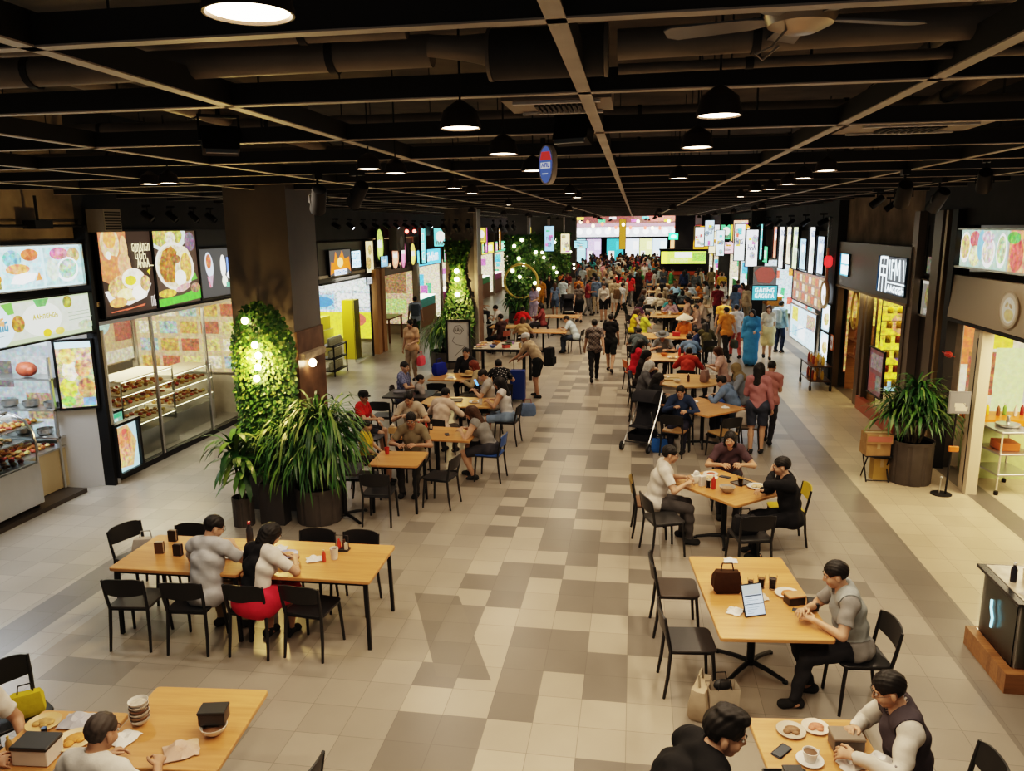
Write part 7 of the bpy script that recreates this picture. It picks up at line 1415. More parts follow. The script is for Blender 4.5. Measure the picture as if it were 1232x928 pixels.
# ------------------------------------------------------------------ bottom right table
table((1.26, 4.42), .74, 1.16, 6, 'wooden table at the bottom edge between the black tee and the tabard', 'column')
person('man_black_tee', (0.51, 3.70), -76, 'young man in a black tee leaning over his food at the bottom edge', 'tee', (.012, .012, .013), 'trousers', (.03, .03, .04), 'tuft', skin=1, head_at=True, scale=1.08)
pass
person('woman_tabard', (1.66, 4.75), 92, 'person with short black hair in a dark tabard over a striped white shirt, bottom right', 'long', (.58, .55, .50), 'trousers', (.03, .03, .035), 'short', skin=1, head_at=True, extra=[('tabard', (.065, .055, .065)), ('glasses', (0, 0, 0))])
chair((2.06, 4.68), 92, 'black chair under the person in the dark tabard')
put('coffee', (1.16, 4.55), 'white coffee cup on a saucer at the bottom edge table', None, 30, .752, 1.15); put('plate', (1.10, 4.84), 'plate of brown food behind the coffee cup', [(.5, .42, .33), (.22, .12, .06)], 0, scale=.85); put('phone', (1.0, 4.62), 'black phone lying by the tray of the man in black', None, -40); put('tray', (.99, 4.34), 'black tray with white cards before the man in black', [(.03, .03, .03), (.03, .03, .03)], 8, scale=.75); put('box', (1.02, 4.36), 'flat black wallet-like box on the black tray', [(.45, .43, .40), (.02, .02, .02)], 8, .765, .7)
put('box', (1.42, 4.72), 'grey food carton in front of the person in the tabard', [(.10, .095, .09), (.22, .18, .14)], 5, .752, 1.2); put('plate', (1.27, 4.90), 'striped red and white snack plate at the far edge of the bottom table', [(.66, .56, .46), (.50, .20, .12)], 0, scale=.8); put('napkin', (1.40, 4.55), 'white tissue by the grey food carton', [(.66, .62, .58)], 20, .752, 1.0); put('napkin', (1.60, 4.62), 'white glove-like tissue under the hand of the person in the tabard', [(.72, .70, .68)], 50, .752, 1.0); put('bottle', (1.62, 4.40), 'small clear jar held by the person in the tabard', [(.45, .42, .38), (.2, .2, .22)], 0, .752, .7)
# ------------------------------------------------------------------ table of three
table((1.23, 9.93), .92, 1.18, 41, 'wooden table set cornerwise where three people eat together', 'column')
person('man_white_tee', (0.50, 9.84), -88, 'man with glasses in a white tee and grey trousers at the cornerwise table', 'tee', (.60, .56, .52), 'trousers', (.075, .07, .07), 'short', skin=1, head_at=True, extra=[('glasses', (0, 0, 0))])
chair((.26, 10.02), -88, 'chair with a yellow-edged brown back under the man in the white tee', CBROWN, (.20, .13, .03)); chair((.42, 9.42), -70, 'black chair at the near left of the cornerwise table', (.03, .03, .03), CBLACK)
person('woman_mauve', (1.40, 11.12), 176, 'smiling black-haired woman in a mauve top at the far corner of the cornerwise table', 'tee', (.085, .055, .065), 'trousers', (.05, .05, .06), 'bob', skin=1)
chair((1.40, 11.18), 176, 'black chair under the smiling woman in mauve')
person('man_black_shirt', (1.83, 9.46), 92, 'man with glasses in a black long-sleeved shirt resting his chin on his hand', 'long', (.014, .014, .016), 'trousers', (.012, .012, .014), 'short', skin=1, head_at=True, extra=[('glasses', (0, 0, 0))])
chair((2.02, 9.98), 92, 'yellow chair under the man in the black shirt', CYEL, (.48, .36, .03)); chair((1.42, 9.02), 14, 'black chair with its back to the viewer at the near corner of the cornerwise table', (.035, .035, .035), CBLACK)
put('bag', (1.36, 9.0), 'black handbag hanging over the black chair at the near corner', [(.02, .02, .022), (.02, .02, .02)], 14, .47, 1.1)
put('tissue', (.86, 10.02), 'beige tissue box on the cornerwise table', None, 20, .752); put('plate', (1.05, 10.22), 'round white plate at the left of the cornerwise table', [(.7, .66, .6), (.60, .42, .25)], 0); put('bottle', (1.06, 9.78), 'red sauce bottle on the cornerwise table', None, 0, .752); put('glass', (1.0, 9.83), 'clear tumbler beside the red sauce bottle', [None, (.5, .4, .3)], 0, .752); put('bowl', (1.22, 9.68), 'big clear bowl at the near side of the cornerwise table', [(.40, .37, .33), (.35, .22, .12)], 0, .752, 1.3); put('glass', (1.42, 9.95), 'tumbler of amber drink on the cornerwise table', [None, (.45, .22, .03)], 0, .752, 1.1); put('plate', (1.62, 9.92), 'plate of pale food in front of the man in black', [(.6, .6, .58), (.62, .46, .28)], 0, scale=1.1); put('tray', (1.45, 10.06), 'dark tray beside the plate of pale food', None, 35, scale=.7); put('phone', (1.26, 10.28), 'black phone by the hand of the woman in mauve', None, 60); put('plate', (1.08, 10.38), 'plate of red meat by the hand of the woman in mauve', [(.62, .58, .54), (.40, .10, .05)], 0, scale=.9); put('holder', (.93, 9.90), 'white folded menu card on the cornerwise table', [(.6, .57, .53), (.66, .62, .58)], 40)
# ------------------------------------------------------------------ left cluster beyond the planter
def clear_of_tables(p, face):
    fx, fy = rot2(0, 1, face); x, y = p
    for _ in range(14):
        if not any(abs((q := rot2(x + fx * .22 - a, y + fy * .22 - b_, -rz))[0]) < w_ / 2 and abs(q[1]) < d_ / 2 for a, b_, w_, d_, rz in TABLES): break
        x -= fx * .05; y -= fy * .05
    return x, y
def sit(pose, px, face, label, chair_label, top='tee', tcol=(.5, .5, .5), bot='trousers', bcol=(.04, .04, .05), hair='short', hcol='black', ccol=CBLACK, hz=1.18, **k):
    xy = px; h = Matrix.Rotation(R(face), 3, 'Z') @ Vector(POSES[pose]['HO']); loc = clear_of_tables((xy[0] - h.x, xy[1] - h.y), face)
    person(pose, loc, face, label, top, tcol, bot, bcol, hair, hcol, **k)
    if chair_label: chair(loc, face, chair_label, ccol)
table((-3.42, 10.62), .74, .72, 2, 'small square wooden table right of the planter with a red cup', 'legs'); put('cup', (-3.66, 10.80), 'red cup at the edge of the small table right of the planter', [(.50, .05, .03), None], 0, .752)
sit('man_reading', (-3.41, 11.27), 182, 'man with glasses in an olive shirt looking down at the small table', 'black chair under the man in the olive shirt', 'tee', (.22, .18, .12), 'trousers', (.06, .055, .05), extra=[('glasses', (0, 0, 0))], skin=0)
chair((-3.52, 9.98), 4, 'empty black chair at the near side of the small table right of the planter'); chair((-4.02, 10.62), -90, 'black chair wedged between the planter and the small table'); chair((-2.82, 10.75), 80, 'black chair with its back to the walkway, right of the small table')
table((-4.08, 10.05), .55, .55, 10, 'small dark table squeezed behind the planter', 'column', top=mat('dark_laminate', (.045, .04, .038), .3))
table((-3.22, 12.1), 1.35, .80, -4, 'wooden table where the long-haired woman writes', 'column')
sit('woman_writing', (-2.88, 12.12), 84, 'woman with long brown hair in a grey sleeveless top bent over the table', 'blue-backed chair under the woman bent over the table', 'vest', (.24, .23, .22), 'shorts', (.05, .05, .06), 'long', 'brown', CBLUE)
put('tissue', (-3.95, 12.0), 'beige tissue box by the planter palm on the writing table', [(.48, .33, .16), (.6, .5, .4)], 0, .752); put('caddy', (-3.42, 12.30), 'sauce caddy on the writing table', None, 10); put('bottle', (-3.55, 12.18), 'red bottle on the writing table', None, 0, .752); put('glass', (-3.35, 12.02), 'tumbler on the writing table', None, 0, .752); put('phone', (-3.02, 12.0), 'phone under the hands of the woman bent over the table', None, 20)
sit('eat', (-3.89, 12.78), 176, 'man with a dark fringe in a pale shirt eating at the writing table', 'black chair under the man in the pale shirt', 'tee', (.50, .42, .33), 'trousers', (.08, .07, .06), skin=1)
sit('chat', (-4.83, 13.10), -86, 'boy in a red tee and black cap beside the palm', 'black chair under the boy in the red tee', 'tee', (.50, .03, .025), 'shorts', (.05, .05, .06), extra=[('cap', (.02, .02, .02))], scale=.92)
sit('rest', (-4.23, 11.53), -80, 'child in a yellow top half hidden by the palm', 'dark chair under the child in yellow', 'tee', (.58, .42, .04), 'shorts', (.06, .05, .05), scale=.82)
chair((-4.62, 12.75), -90, 'dark square-backed chair just behind the boy in red')
sit('hunch_woman', (-3.38, 13.41), -10, 'person in a cream blouse slumped forward with the back to the viewer', 'pale chair under the person in the cream blouse', 'long', (.58, .46, .38), 'trousers', (.08, .07, .06), 'short', 'black', CGREY)
table((-3.35, 14.45), 1.5, .82, 0, 'wooden table shared by the woman with the phone and the slumped person', 'column', WOOD2)
sit('eat_woman', (-2.59, 14.24), 84, 'woman with long dark hair, white vest and black straps on the walkway side', 'black chair hung with a flowered bag under the woman in the white vest', 'vest', (.58, .56, .55), 'shorts', (.22, .30, .42), 'long', skin=0)
put('bag', (-2.02, 14.55), 'flowered blue bag hanging by the chair of the woman in the white vest', [(.14, .20, .32), (.3, .12, .12)], 10, .47, 1.2)
sit('phone', (-3.0, 15.02), 100, 'person in grey holding a phone with a bright blue screen', 'black chair under the person with the bright blue phone', 'tee', (.36, .33, .30), 'trousers', (.05, .05, .06)); 
o = put('phone', (-3.08, 15.0), 'phone with a bright blue screen held above the table', None, 30, .90); o.rotation_euler = (R(55), 0, R(60))
for c_ in o.children:
    if c_.name.startswith('screen'): c_.data = layers_mesh('screen', .066, .14, [('rect', (0, 0, 1, 1), (.12, .35, .85, 0))], M_picture); c_.rotation_euler = (R(-90), 0, 0); c_.location = (0, .07, .0105); c_.color = (1, 1, 1, 1.4)
sit('eat_woman', (-3.42, 16.07), 96, 'woman with red hair in a khaki jacket and shoulder strap', 'black chair under the red-haired woman', 'long', (.36, .28, .17), 'trousers', (.10, .09, .07), 'bob', 'red')
table((-3.72, 17.0), 1.75, .85, 0, 'wooden table with a blue bag and a straw hat on it', 'column')
put('bag', (-4.45, 17.15), 'bulging royal blue bag on the straw hat table', [(.02, .04, .30), (.02, .03, .2)], 60, .752, 1.35)
o = single('straw_hat', (eye_mesh(), HAIRS['sunhat'])[1], 'flat straw hat lying on the table beside the blue bag', 'hat', (-3.72, 17.02, .70), 0, (.48, .32, .15)); o.location.z = .758
sit('rest', (-3.97, 17.00), 176, 'person in a black jacket with folded arms at the straw hat table', 'black chair under the person in the black jacket', 'long', (.02, .02, .022), 'trousers', (.04, .04, .05))
sit('hunch', (-3.05, 16.86), 20, 'person in a black shirt with white spots, back to the viewer', 'black chair under the person in the spotted black shirt', 'tee', (.02, .02, .022), 'trousers', (.03, .03, .03), tmat=M_dots)
sit('chat', (-4.82, 15.64), -84, 'man in a blue patterned shirt looking towards the walkway', 'grey chair under the man in the blue patterned shirt', 'tee', (.22, .24, .36), 'trousers', (.06, .06, .08), ccol=CGREY, tmat=M_check)
sit('rest', (-4.37, 15.25), -70, 'child with black hair beside the man in the blue patterned shirt', 'black chair under the child beside the blue patterned shirt', 'tee', (.30, .26, .24), 'trousers', (.04, .04, .05), scale=.85)
table((-4.55, 15.1), 1.0, .8, 0, 'dark table beside the man in the blue patterned shirt', 'column', MATS['dark_laminate']); put('tray', (-4.75, 15.2), 'grey tray on the dark table', [(.2, .2, .22), (.2, .2, .22)], 10); put('bowl', (-4.4, 15.1), 'dark bowl on the dark table', [(.03, .03, .03), (.1, .08, .06)], 0)
chair((-4.9, 14.35), 0, 'black chair before the dark table beside the patterned shirt'); chair((-4.1, 14.3), -5, 'second black chair before the dark table, nearer the walkway'); chair((-3.3, 16.2), 0, 'black chair at the near side of the straw hat table'); chair((-4.25, 16.25), 4, 'black chair on the left at the near side of the straw hat table')
put('plate', (-3.2, 17.1), 'white plate near the red-haired woman', None, 0); put('napkin', (-4.1, 16.8), 'white tissue left of the straw hat', None, 0, .752); put('plate', (-3.05, 14.4), 'plate on the table before the woman in the white vest', None, 40); put('tray', (-3.5, 14.5), 'dark tray on the phone table', None, 5); put('cup', (-2.9, 14.25), 'white cup near the woman in the white vest', None, 0, .752); put('bowl', (-3.75, 14.3), 'bowl beside the slumped person', None, 0)
# high counter and the stooping man
o = thing('serving_counter', 'high dark-framed counter covered in plates and packets left of the walkway', 'counter', (-3.42, 19.9, 0)); b = MB(); b.box((0, 0, 1.0), (1.4, 1.3, .06)); b.obj('counter_top', BLACK, o); b = MB(); b.box((0, 0, 1.034), (1.34, 1.24, .008)); b.obj('mat', [mat('counter_mat', (.50, .42, .33), .6, noise=.3, nscale=5)], o)
for sx in (-.66, .66):
    for sy in (-.6, .6):
        b = MB(); b.box((sx, sy, .485), (.07, .07, .97)); b.obj('leg', BLACK, o)
g = random.Random(4)
for j in range(12): put(('plate', 'bowl', 'box', 'cup')[j % 4], (-3.98 + (j % 4) * .36, 19.5 + (j // 4) * .36), '%s %s on the high counter, %s row' % (('white', 'blue', 'red', 'tan', 'pink', 'brown', 'green', 'grey', 'cream', 'orange', 'violet', 'black')[j], ('plate', 'bowl', 'carton', 'cup')[j % 4], ('near', 'middle', 'far')[j // 4]), [((.7, .68, .65), (.1, .2, .5), (.55, .1, .08), (.5, .36, .2), (.6, .3, .34), (.25, .14, .07), (.2, .4, .15), (.4, .4, .4), (.68, .6, .48), (.65, .3, .06), (.35, .25, .5), (.05, .05, .05))[j]], 20 * j, 1.04, 1.2)
person('stoop', (-2.28, 18.37), 72, 'man with white hair, beige tee and black shorts leaning on the high counter', 'tee', (.42, .32, .22), 'shorts', (.02, .022, .024), 'short', 'white', skin=0, extra=[('cap', (.62, .60, .60))])
single('backpack', HAIRS['backpack'], 'black backpack at the hip of the stooping man', 'backpack', (-1.98, 17.55, .95), 70, (.02, .02, .022)); 
o = thing('suitcase', 'upright blue suitcase beside the high counter', 'suitcase', (-2.72, 17.9, 0)); b = MB(); b.slab(.36, .24, .70, .05, .06); b.obj('shell', [mat('suitcase_blue', (.02, .05, .22), .4)], o)
b = MB(); b.tube([(-.11, .09, .75), (-.11, .09, 1.0), (.11, .09, 1.0), (.11, .09, .75)], .012, 6); b.obj('handle', BLACK, o)
for sx in (-.13, .13):
    for sy in (-.08, .08):
        b = MB(); b.tube([(sx - .012, sy, .03), (sx + .012, sy, .03)], .03, 10); b.obj('wheel', BLACK, o)
o = panel('menu_board', 'white chalk-style board with a line drawing beside the second pillar palm', 'board', (-4.95, 21.3, .35), BACK, .62, 1.15, [('rect', (0, 0, 1, 1), (.62, .60, .56, 0)), ('line', ([(.25, .75), (.35, .88), (.6, .9), (.75, .78), (.6, .68), (.35, .7), (.25, .75)], .012), (.08, .07, .06, 0)), ('line', ([(.3, .6), (.2, .5), (.4, .42), (.8, .38), (.3, .12)], .012), (.08, .07, .06, 0)), *glyphs(.3, .74, .7, .84, 3, (.08, .07, .06, 0), 131, .012)], 0, BLACK, .06, .05)
# further tables on the left
table((-2.95, 25.1), 1.6, .9, 0, 'wooden table before the man in the light blue tee, left of the walkway', 'column'); table((-2.9, 29.4), 1.7, .95, 0, 'wooden table behind the light blue tee, left of the walkway', 'column'); table((-4.3, 26.2), 1.2, .8, 0, 'table with a white tilted board by the second pillar', 'column', WOOD2)
sit('hunch', (-2.89, 25.40), 80, 'man in a light blue tee hunched over his table on the walkway side', 'black chair under the man in the light blue tee', 'tee', (.46, .54, .58), 'trousers', (.06, .08, .12))
sit('chat_woman', (-3.48, 28.68), 92, 'woman with long dark hair in a maroon top, behind the light blue tee', 'black chair under the woman in maroon', 'long', (.22, .06, .06), 'trousers', (.05, .05, .06), 'long')
sit('eat_woman', (-3.50, 24.23), 10, 'brown-haired woman in a khaki top, back to the viewer, by the high counter', 'black chair under the brown-haired woman in khaki', 'tee', (.36, .26, .15), 'trousers', (.06, .06, .07), 'bob', 'brown')
sit('chat', (-6.63, 32.82), -82, 'person with dark hair in a white waistcoat beyond the second palm', 'black chair under the person in the white waistcoat', 'tee', (.56, .53, .50), 'trousers', (.05, .05, .06), 'bob')
sit('eat', (-5.07, 28.01), 80, 'man with dark hair in a white shirt by the white tilted board', 'red-brown chair under the man in the white shirt', 'tee', (.6, .57, .54), 'trousers', (.05, .05, .06), ccol=(.30, .07, .04))
sit('hunch', (-4.05, 28.05), -4, 'person in a bright red top, back to the viewer, beside the third pillar pot', 'red chair under the person in bright red', 'tee', (.55, .025, .025), 'trousers', (.04, .04, .05), ccol=CRED)
sit('rest', (-4.34, 24.85), 60, 'person in dark clothes on a red-backed chair beyond the high counter', 'red-backed chair beyond the high counter', 'tee', (.06, .035, .035), 'trousers', (.03, .03, .04), ccol=(.34, .10, .06))
person('stand_woman', (-4.21, 32.57), 150, 'standing person in a lavender top left of the walkway tables', 'tee', (.46, .40, .56), 'trousers', (.40, .34, .46), 'bob'); person('stand', (-4.46, 37.10), 170, 'standing stall worker in an orange apron', 'tee', (.55, .25, .04), 'trousers', (.45, .22, .04), 'short', extra=[('tabard', (.62, .28, .04))]); person('stand', (-4.31, 39.45), 180, 'standing person dressed all in black behind the left tables', 'tee', (.02, .02, .02), 'trousers', (.02, .02, .02), 'bob', 'brown'); person('stand_woman', (-5.01, 39.84), 90, 'standing person in a scarlet top with an orange scarf', 'long', (.52, .06, .04), 'trousers', (.2, .04, .04), 'hijab', (.65, .22, .05)); person('walk_phone', (-3.42, 37.15), 0, 'person in pale blue beside the dark stall on the left', 'tee', (.55, .65, .72), 'trousers', (.06, .07, .1), 'short')
person('stand_woman', (-6.01, 20.23), 168, 'woman in a peach top carrying a pink bag in front of the wooden-table shop', 'tee', (.66, .42, .26), 'trousers', (.32, .24, .17), 'bun', extra=[('tote', (.70, .10, .14), 'pink carrier bag in the hand of the woman in peach', -1)])
person('stride', (-7.89, 27.17), 20, 'man in a pale blue shirt with a dark backpack entering the plaque shop', 'tee', (.42, .52, .68), 'trousers', (.05, .16, .06), 'short', extra=[('backpack', (.12, .16, .22), 'dark blue backpack on the man entering the plaque shop')])
person('stand', (-7.23, 24.74), -30, 'child in a yellow skirt beside the woman in peach', 'tee', (.04, .035, .03), 'skirt', (.66, .56, .06), 'bob', scale=.68)
# ------------------------------------------------------------------ stroller
def stroller(loc, rz, label, fab, frame, s=1.):
    o = thing('stroller', label, 'stroller', (*loc, 0), rz); o.scale = (s, s, s); fm = frame
    for sx in (-1, 1):
        b = MB(); b.tube([(sx * .22, -.42, 1.02), (sx * .22, -.25, .70), (sx * .24, .34, .12)], .014, 8); b.tube([(sx * .22, -.34, .14), (sx * .21, .02, .52), (sx * .21, .12, .72)], .013, 8); b.obj('side_frame', fm, o)
        for y, r in ((.36, .085), (-.36, .11)):
            b = MB(); b.tube([(sx * .26 - .02, y, r), (sx * .26 + .02, y, r)], r, 18); wh = b.obj('wheel', [mat('tyre', (.02, .02, .02), .7)], o); b = MB(); b.tube([(sx * .26 - .024, y, r), (sx * .26 + .024, y, r)], r * .55, 12); b.obj('rim', [mat('rim', (.3, .3, .3), .3, .6)], wh)
    b = MB(); b.tube([(-.22, -.42, 1.02), (.22, -.42, 1.02)], .018, 8); b.obj('handlebar', BLACK, o)
    b = MB(); b.loft([[(-.19, y, z), (.19, y, z), (.19, y - .02, z + .03), (-.19, y - .02, z + .03)] for y, z in ((.22, .42), (.0, .40), (-.12, .52), (-.24, .86))]); b.obj('seat', [M_cloth], o, fab)
    b = MB(); rings = []
    for i in range(7):
        a = R(20 + i * 20); rings.append([(-.21, -.20 + .0, .80), (-.21, -.20 + .30 * math.cos(a), .80 + .26 * math.sin(a)), (.21, -.20 + .30 * math.cos(a), .80 + .26 * math.sin(a)), (.21, -.20, .80)])
    b.loft(rings, 0, False); b.obj('hood', [M_cloth], o, fab)
    b = MB(); b.loft([[(x * w_, y * d_ - .02, z) for x, y in ((-1, -1), (1, -1), (1, 1), (-1, 1))] for w_, d_, z in ((.19, .22, .16), (.21, .26, .30))], caps=False); b.add([(-.19, -.24, .161), (.19, -.24, .161), (.19, .2, .161), (-.19, .2, .161)], [(0, 1, 2, 3)]); b.obj('basket', [M_cloth], o, fab)
    b = MB(); b.tube([(-.24, .30, .16), (.24, .30, .16)], .012, 6); b.tube([(-.24, -.34, .14), (.24, -.34, .14)], .012, 6); b.obj('axle', BLACK, o)
stroller((.20, 14.25), 158, 'black stroller with a pale metal frame left of the first right-hand crowd table', (.025, .025, .03), STEEL, 1.0)
stroller((-2.85, 34.2), 200, 'black stroller beside the tables far left of the walkway', (.03, .03, .035), BLACK, 1.1)
put('bag', (.52, 13.95), 'blue water bag hanging behind the stroller', [(.03, .12, .35), (.02, .05, .15)], 0, 0, 1.2)
# ------------------------------------------------------------------ right cluster
table((1.32, 14.55), 1.05, 1.2, 42, 'wooden table set cornerwise at the front of the right-hand crowd', 'column')
put('holder', (1.12, 14.25), 'purple card holder on the front crowd table', [(.65, .6, .55), (.10, .03, .10)], 0, scale=1.2); put('tissue', (.95, 14.35), 'brown tissue box on the front crowd table', [(.42, .30, .17), None], 20); put('bowl', (.75, 14.75), 'white bowl by the boy in navy', None, 0); put('plate', (1.15, 14.85), 'plate of red food in the middle of the front crowd table', [(.6, .55, .5), (.5, .14, .08)], 0); put('napkin', (1.72, 14.45), 'white tissue at the right corner of the front crowd table', None, 0, .752); put('cup', (.82, 14.55), 'white paper cup by the boy in navy', None, 0, .752)
sit('eat_woman', (0.51, 14.96), -70, 'woman with long black hair in black over a white tee beside the stroller', 'black chair under the long-haired woman beside the stroller', 'long', (.014, .014, .016), 'trousers', (.014, .014, .016), 'long', extra=[])
sit('eat', (0.87, 14.12), 168, 'boy in a navy jacket at the front crowd table', 'black chair under the boy in navy', 'long', (.035, .055, .11), 'trousers', (.03, .03, .05), scale=.95)
sit('hunch', (1.71, 15.14), 60, 'person in a blue denim shirt with the head down at the front crowd table', 'black chair under the person in the denim shirt', 'long', (.15, .22, .34), 'trousers', (.04, .05, .08))
sit('eat_woman', (2.10, 16.18), 84, 'woman in a khaki headscarf and grey denim jacket', 'black chair under the woman in the khaki headscarf', 'long', (.22, .25, .30), 'trousers', (.03, .07, .22), 'hijab', (.26, .20, .11))
chair((.78, 13.85), -20, 'brown-seated chair tucked under the near left of the front crowd table', (.30, .18, .08), CBLACK); chair((1.62, 13.75), 30, 'black chair with a brown seat at the near right of the front crowd table', (.32, .20, .08), CBLACK); chair((2.12, 14.3), 80, 'black chair with a white bag at the right of the front crowd table', (.10, .08, .06), CBLACK); put('bag', (2.05, 14.35), 'white and orange bag on the chair right of the front crowd table', [(.62, .56, .50), (.6, .16, .05)], 0, .47, 1.2)
table((1.15, 17.1), 1.5, 1.5, 0, 'round wooden table behind the boy in navy', 'column', WOOD2, .74)
sit('hunch', (1.32, 18.66), -10, 'man with black hair in a red and black hoodie leaning on the round table', 'black chair under the red and black hoodie', 'long', (.45, .06, .04), 'trousers', (.03, .03, .03), 'short')
sit('eat_woman', (1.96, 18.46), 86, 'woman with brown hair in a pale pink top at the round table', 'black chair under the woman in pale pink', 'tee', (.62, .42, .38), 'trousers', (.05, .05, .06), 'bob', 'brown')
sit('eat', (0.51, 16.35), -90, 'person with white hair and a grey scarf at the round table', 'black chair under the white-haired person', 'long', (.12, .12, .13), 'trousers', (.05, .05, .05), 'bob', 'white')
sit('phone', (0.51, 17.74), -100, 'person with dark brown hair in black behind the white-haired one', 'black chair under the dark-haired person in black', 'long', (.03, .022, .02), 'trousers', (.03, .03, .03), 'bob')
put('bag', (1.55, 16.95), 'mauve bag lying on the round table', [(.30, .20, .18), (.2, .12, .1)], 70, .752, 1.2); put('tray', (.85, 17.1), 'tray of yellow food on the round table', [(.45, .30, .12), (.4, .28, .1)], 0); put('bowl', (.95, 16.8), 'cream bowl on the round table', None, 0); put('tissue', (1.75, 17.3), 'white paper bag at the right of the round table', [(.66, .62, .56), None], 0); put('bottle', (1.2, 16.9), 'dark bottle on the round table', [(.1, .05, .03)], 0, .752); put('plate', (.7, 17.3), 'plate at the left of the round table', None, 0)
table((1.0, 20.2), 1.3, 1.2, 0, 'wooden table in front of the blue-shirted back', 'column', WOOD, .2)
sit('phone_woman', (0.20, 19.51), -72, 'woman with black hair in a red top with a yellow sleeve', 'orange chair under the woman in red and yellow', 'long', (.50, .03, .05), 'trousers', (.06, .04, .08), 'long', ccol=(.55, .14, .03))
sit('hunch', (1.48, 21.11), 8, 'person in a blue tee, back to the viewer, in the right-hand crowd', 'black chair under the blue-tee back', 'tee', (.14, .22, .34), 'trousers', (.05, .06, .08))
sit('hunch', (2.10, 23.55), 14, 'person in an olive green jacket, back to the viewer', 'black chair under the olive green jacket', 'long', (.10, .09, .045), 'trousers', (.04, .04, .04), 'long')
sit('hunch', (0.15, 22.29), -14, 'person in a slate grey tee hunched at the walkway side of the crowd', 'black chair under the slate grey tee', 'tee', (.09, .11, .12), 'trousers', (.04, .04, .05))
sit('eat', (0.77, 21.06), 170, 'person in a grey brimmed hat and grey shirt in the right-hand crowd', 'black chair under the person in the grey hat', 'tee', (.22, .23, .24), 'trousers', (.06, .06, .06), extra=[('sunhat', (.16, .17, .18))])
sit('rest', (1.56, 24.69), 150, 'person under a white conical hat in an orange top', 'black chair under the conical hat', 'tee', (.50, .17, .04), 'trousers', (.05, .05, .05), extra=[('cone', (.70, .62, .50))])
sit('chat', (1.79, 23.26), 90, 'child in navy beside the orange top', 'black chair under the child in navy', 'tee', (.03, .045, .11), 'trousers', (.03, .03, .05), scale=.85)
sit('eat_woman', (0.12, 27.03), -80, 'woman in a yellow waistcoat on the walkway side of the far crowd tables', 'black chair under the woman in the yellow waistcoat', 'vest', (.66, .50, .03), 'trousers', (.03, .03, .03), 'bob', 'brown')
sit('phone', (0.44, 26.03), -70, 'person in a lime and grey top beside the yellow waistcoat', 'black chair under the lime and grey top', 'tee', (.50, .52, .06), 'trousers', (.05, .05, .05))
sit('chat', (2.18, 28.23), 100, 'person in a brown shirt at the far crowd table', 'black chair under the brown shirt', 'tee', (.22, .14, .10), 'trousers', (.05, .04, .04)); sit('eat', (2.49, 30.38), 90, 'dark-haired person in tan behind the brown shirt', 'black chair under the tan shirt', 'tee', (.42, .32, .24), 'trousers', (.05, .04, .04))
put('bowl', (.8, 20.3), 'orange bowl on the table before the blue tee', [(.6, .22, .05), None], 0, scale=1.2); put('bottle', (1.2, 20.4), 'red bottle on the table before the blue tee', None, 0, .752, 1.2); put('plate', (1.0, 20.0), 'white plate on the table before the blue tee', None, 0, scale=1.2); put('caddy', (1.35, 20.2), 'sauce caddy on the table before the blue tee', None, 0)
table((1.0, 24.2), 1.6, 1.2, 0, 'crowded table behind the grey brimmed hat', 'column'); put('bowl', (.7, 24.2), 'bowl behind the grey brimmed hat', None, 0, scale=1.4); put('box', (1.3, 24.1), 'red carton behind the grey brimmed hat', [(.5, .04, .05), (.45, .04, .04)], 0, scale=1.4); put('bottle', (1.0, 24.4), 'bottle on the crowded table behind the hat', [(.4, .3, .1)], 0, .752, 1.3)
table((1.15, 30.2), 1.9, 1.9, 0, 'pale round table covered in dishes in the far crowd', 'column', WOOD2, .94)
for j in range(7): put(('bowl', 'cup', 'plate')[j % 3], (.55 + j * .2, 30.0 + .25 * (j % 2)), '%s on the pale round far table, %s from the left' % (('bowl', 'cup', 'plate')[j % 3], ('first', 'second', 'third', 'fourth', 'fifth', 'sixth', 'last')[j]), [((.6, .3, .08), (.7, .66, .6), (.6, .4, .15))[j % 3]], 0, .752, 1.5)
for j, (x, y) in enumerate(((.9, 36.5), (2.3, 37.5), (1.4, 41), (2.6, 33.5), (3.0, 43.5), (1.5, 46))): table((x, y), 1.5, 1.0, 0, 'wooden table in the far right-hand crowd, %s from the viewer' % ORD[j + 4], 'column', WOOD2)
SEAT = [('@', 784, 354, 'white', -8), ('@', 794, 356, 'cream', 12), ('@', 799, 344, 'pale grey', -4), ('@', 808, 352, 'black', 16), ('@', 821, 353, 'slate', 2), ('@', 812, 342, 'sky blue', 14), ('@', 826, 347, 'aqua', -10), ('@', 830, 344, 'ice blue', 0), ('@', 839, 342, 'orange', 70), ('@', 826, 350, 'beige', 40), ('@', 778, 365, 'dark plum', -60), ('@', 775, 352, 'charcoal', -80), ('@', 806, 362, 'teal', 180), ('@', 800, 366, 'mauve', 160), ('@', 826, 362, 'peach', 90)]
CN = {'white': (.66, .64, .60), 'cream': (.62, .54, .42), 'pale grey': (.45, .44, .42), 'black': (.02, .02, .022), 'slate': (.10, .12, .14), 'sky blue': (.30, .50, .66), 'aqua': (.30, .58, .60), 'ice blue': (.58, .68, .74), 'orange': (.60, .22, .05), 'beige': (.50, .40, .28), 'dark plum': (.10, .04, .08), 'charcoal': (.05, .05, .055), 'teal': (.05, .25, .27), 'mauve': (.34, .24, .28), 'peach': (.66, .42, .30), 'navy': (.03, .05, .12), 'red': (.50, .04, .04), 'mustard': (.55, .38, .06), 'pink': (.66, .32, .36), 'khaki': (.32, .27, .16), 'brown': (.18, .10, .06), 'denim': (.14, .20, .30), 'maroon': (.20, .03, .04), 'green': (.06, .22, .08)}
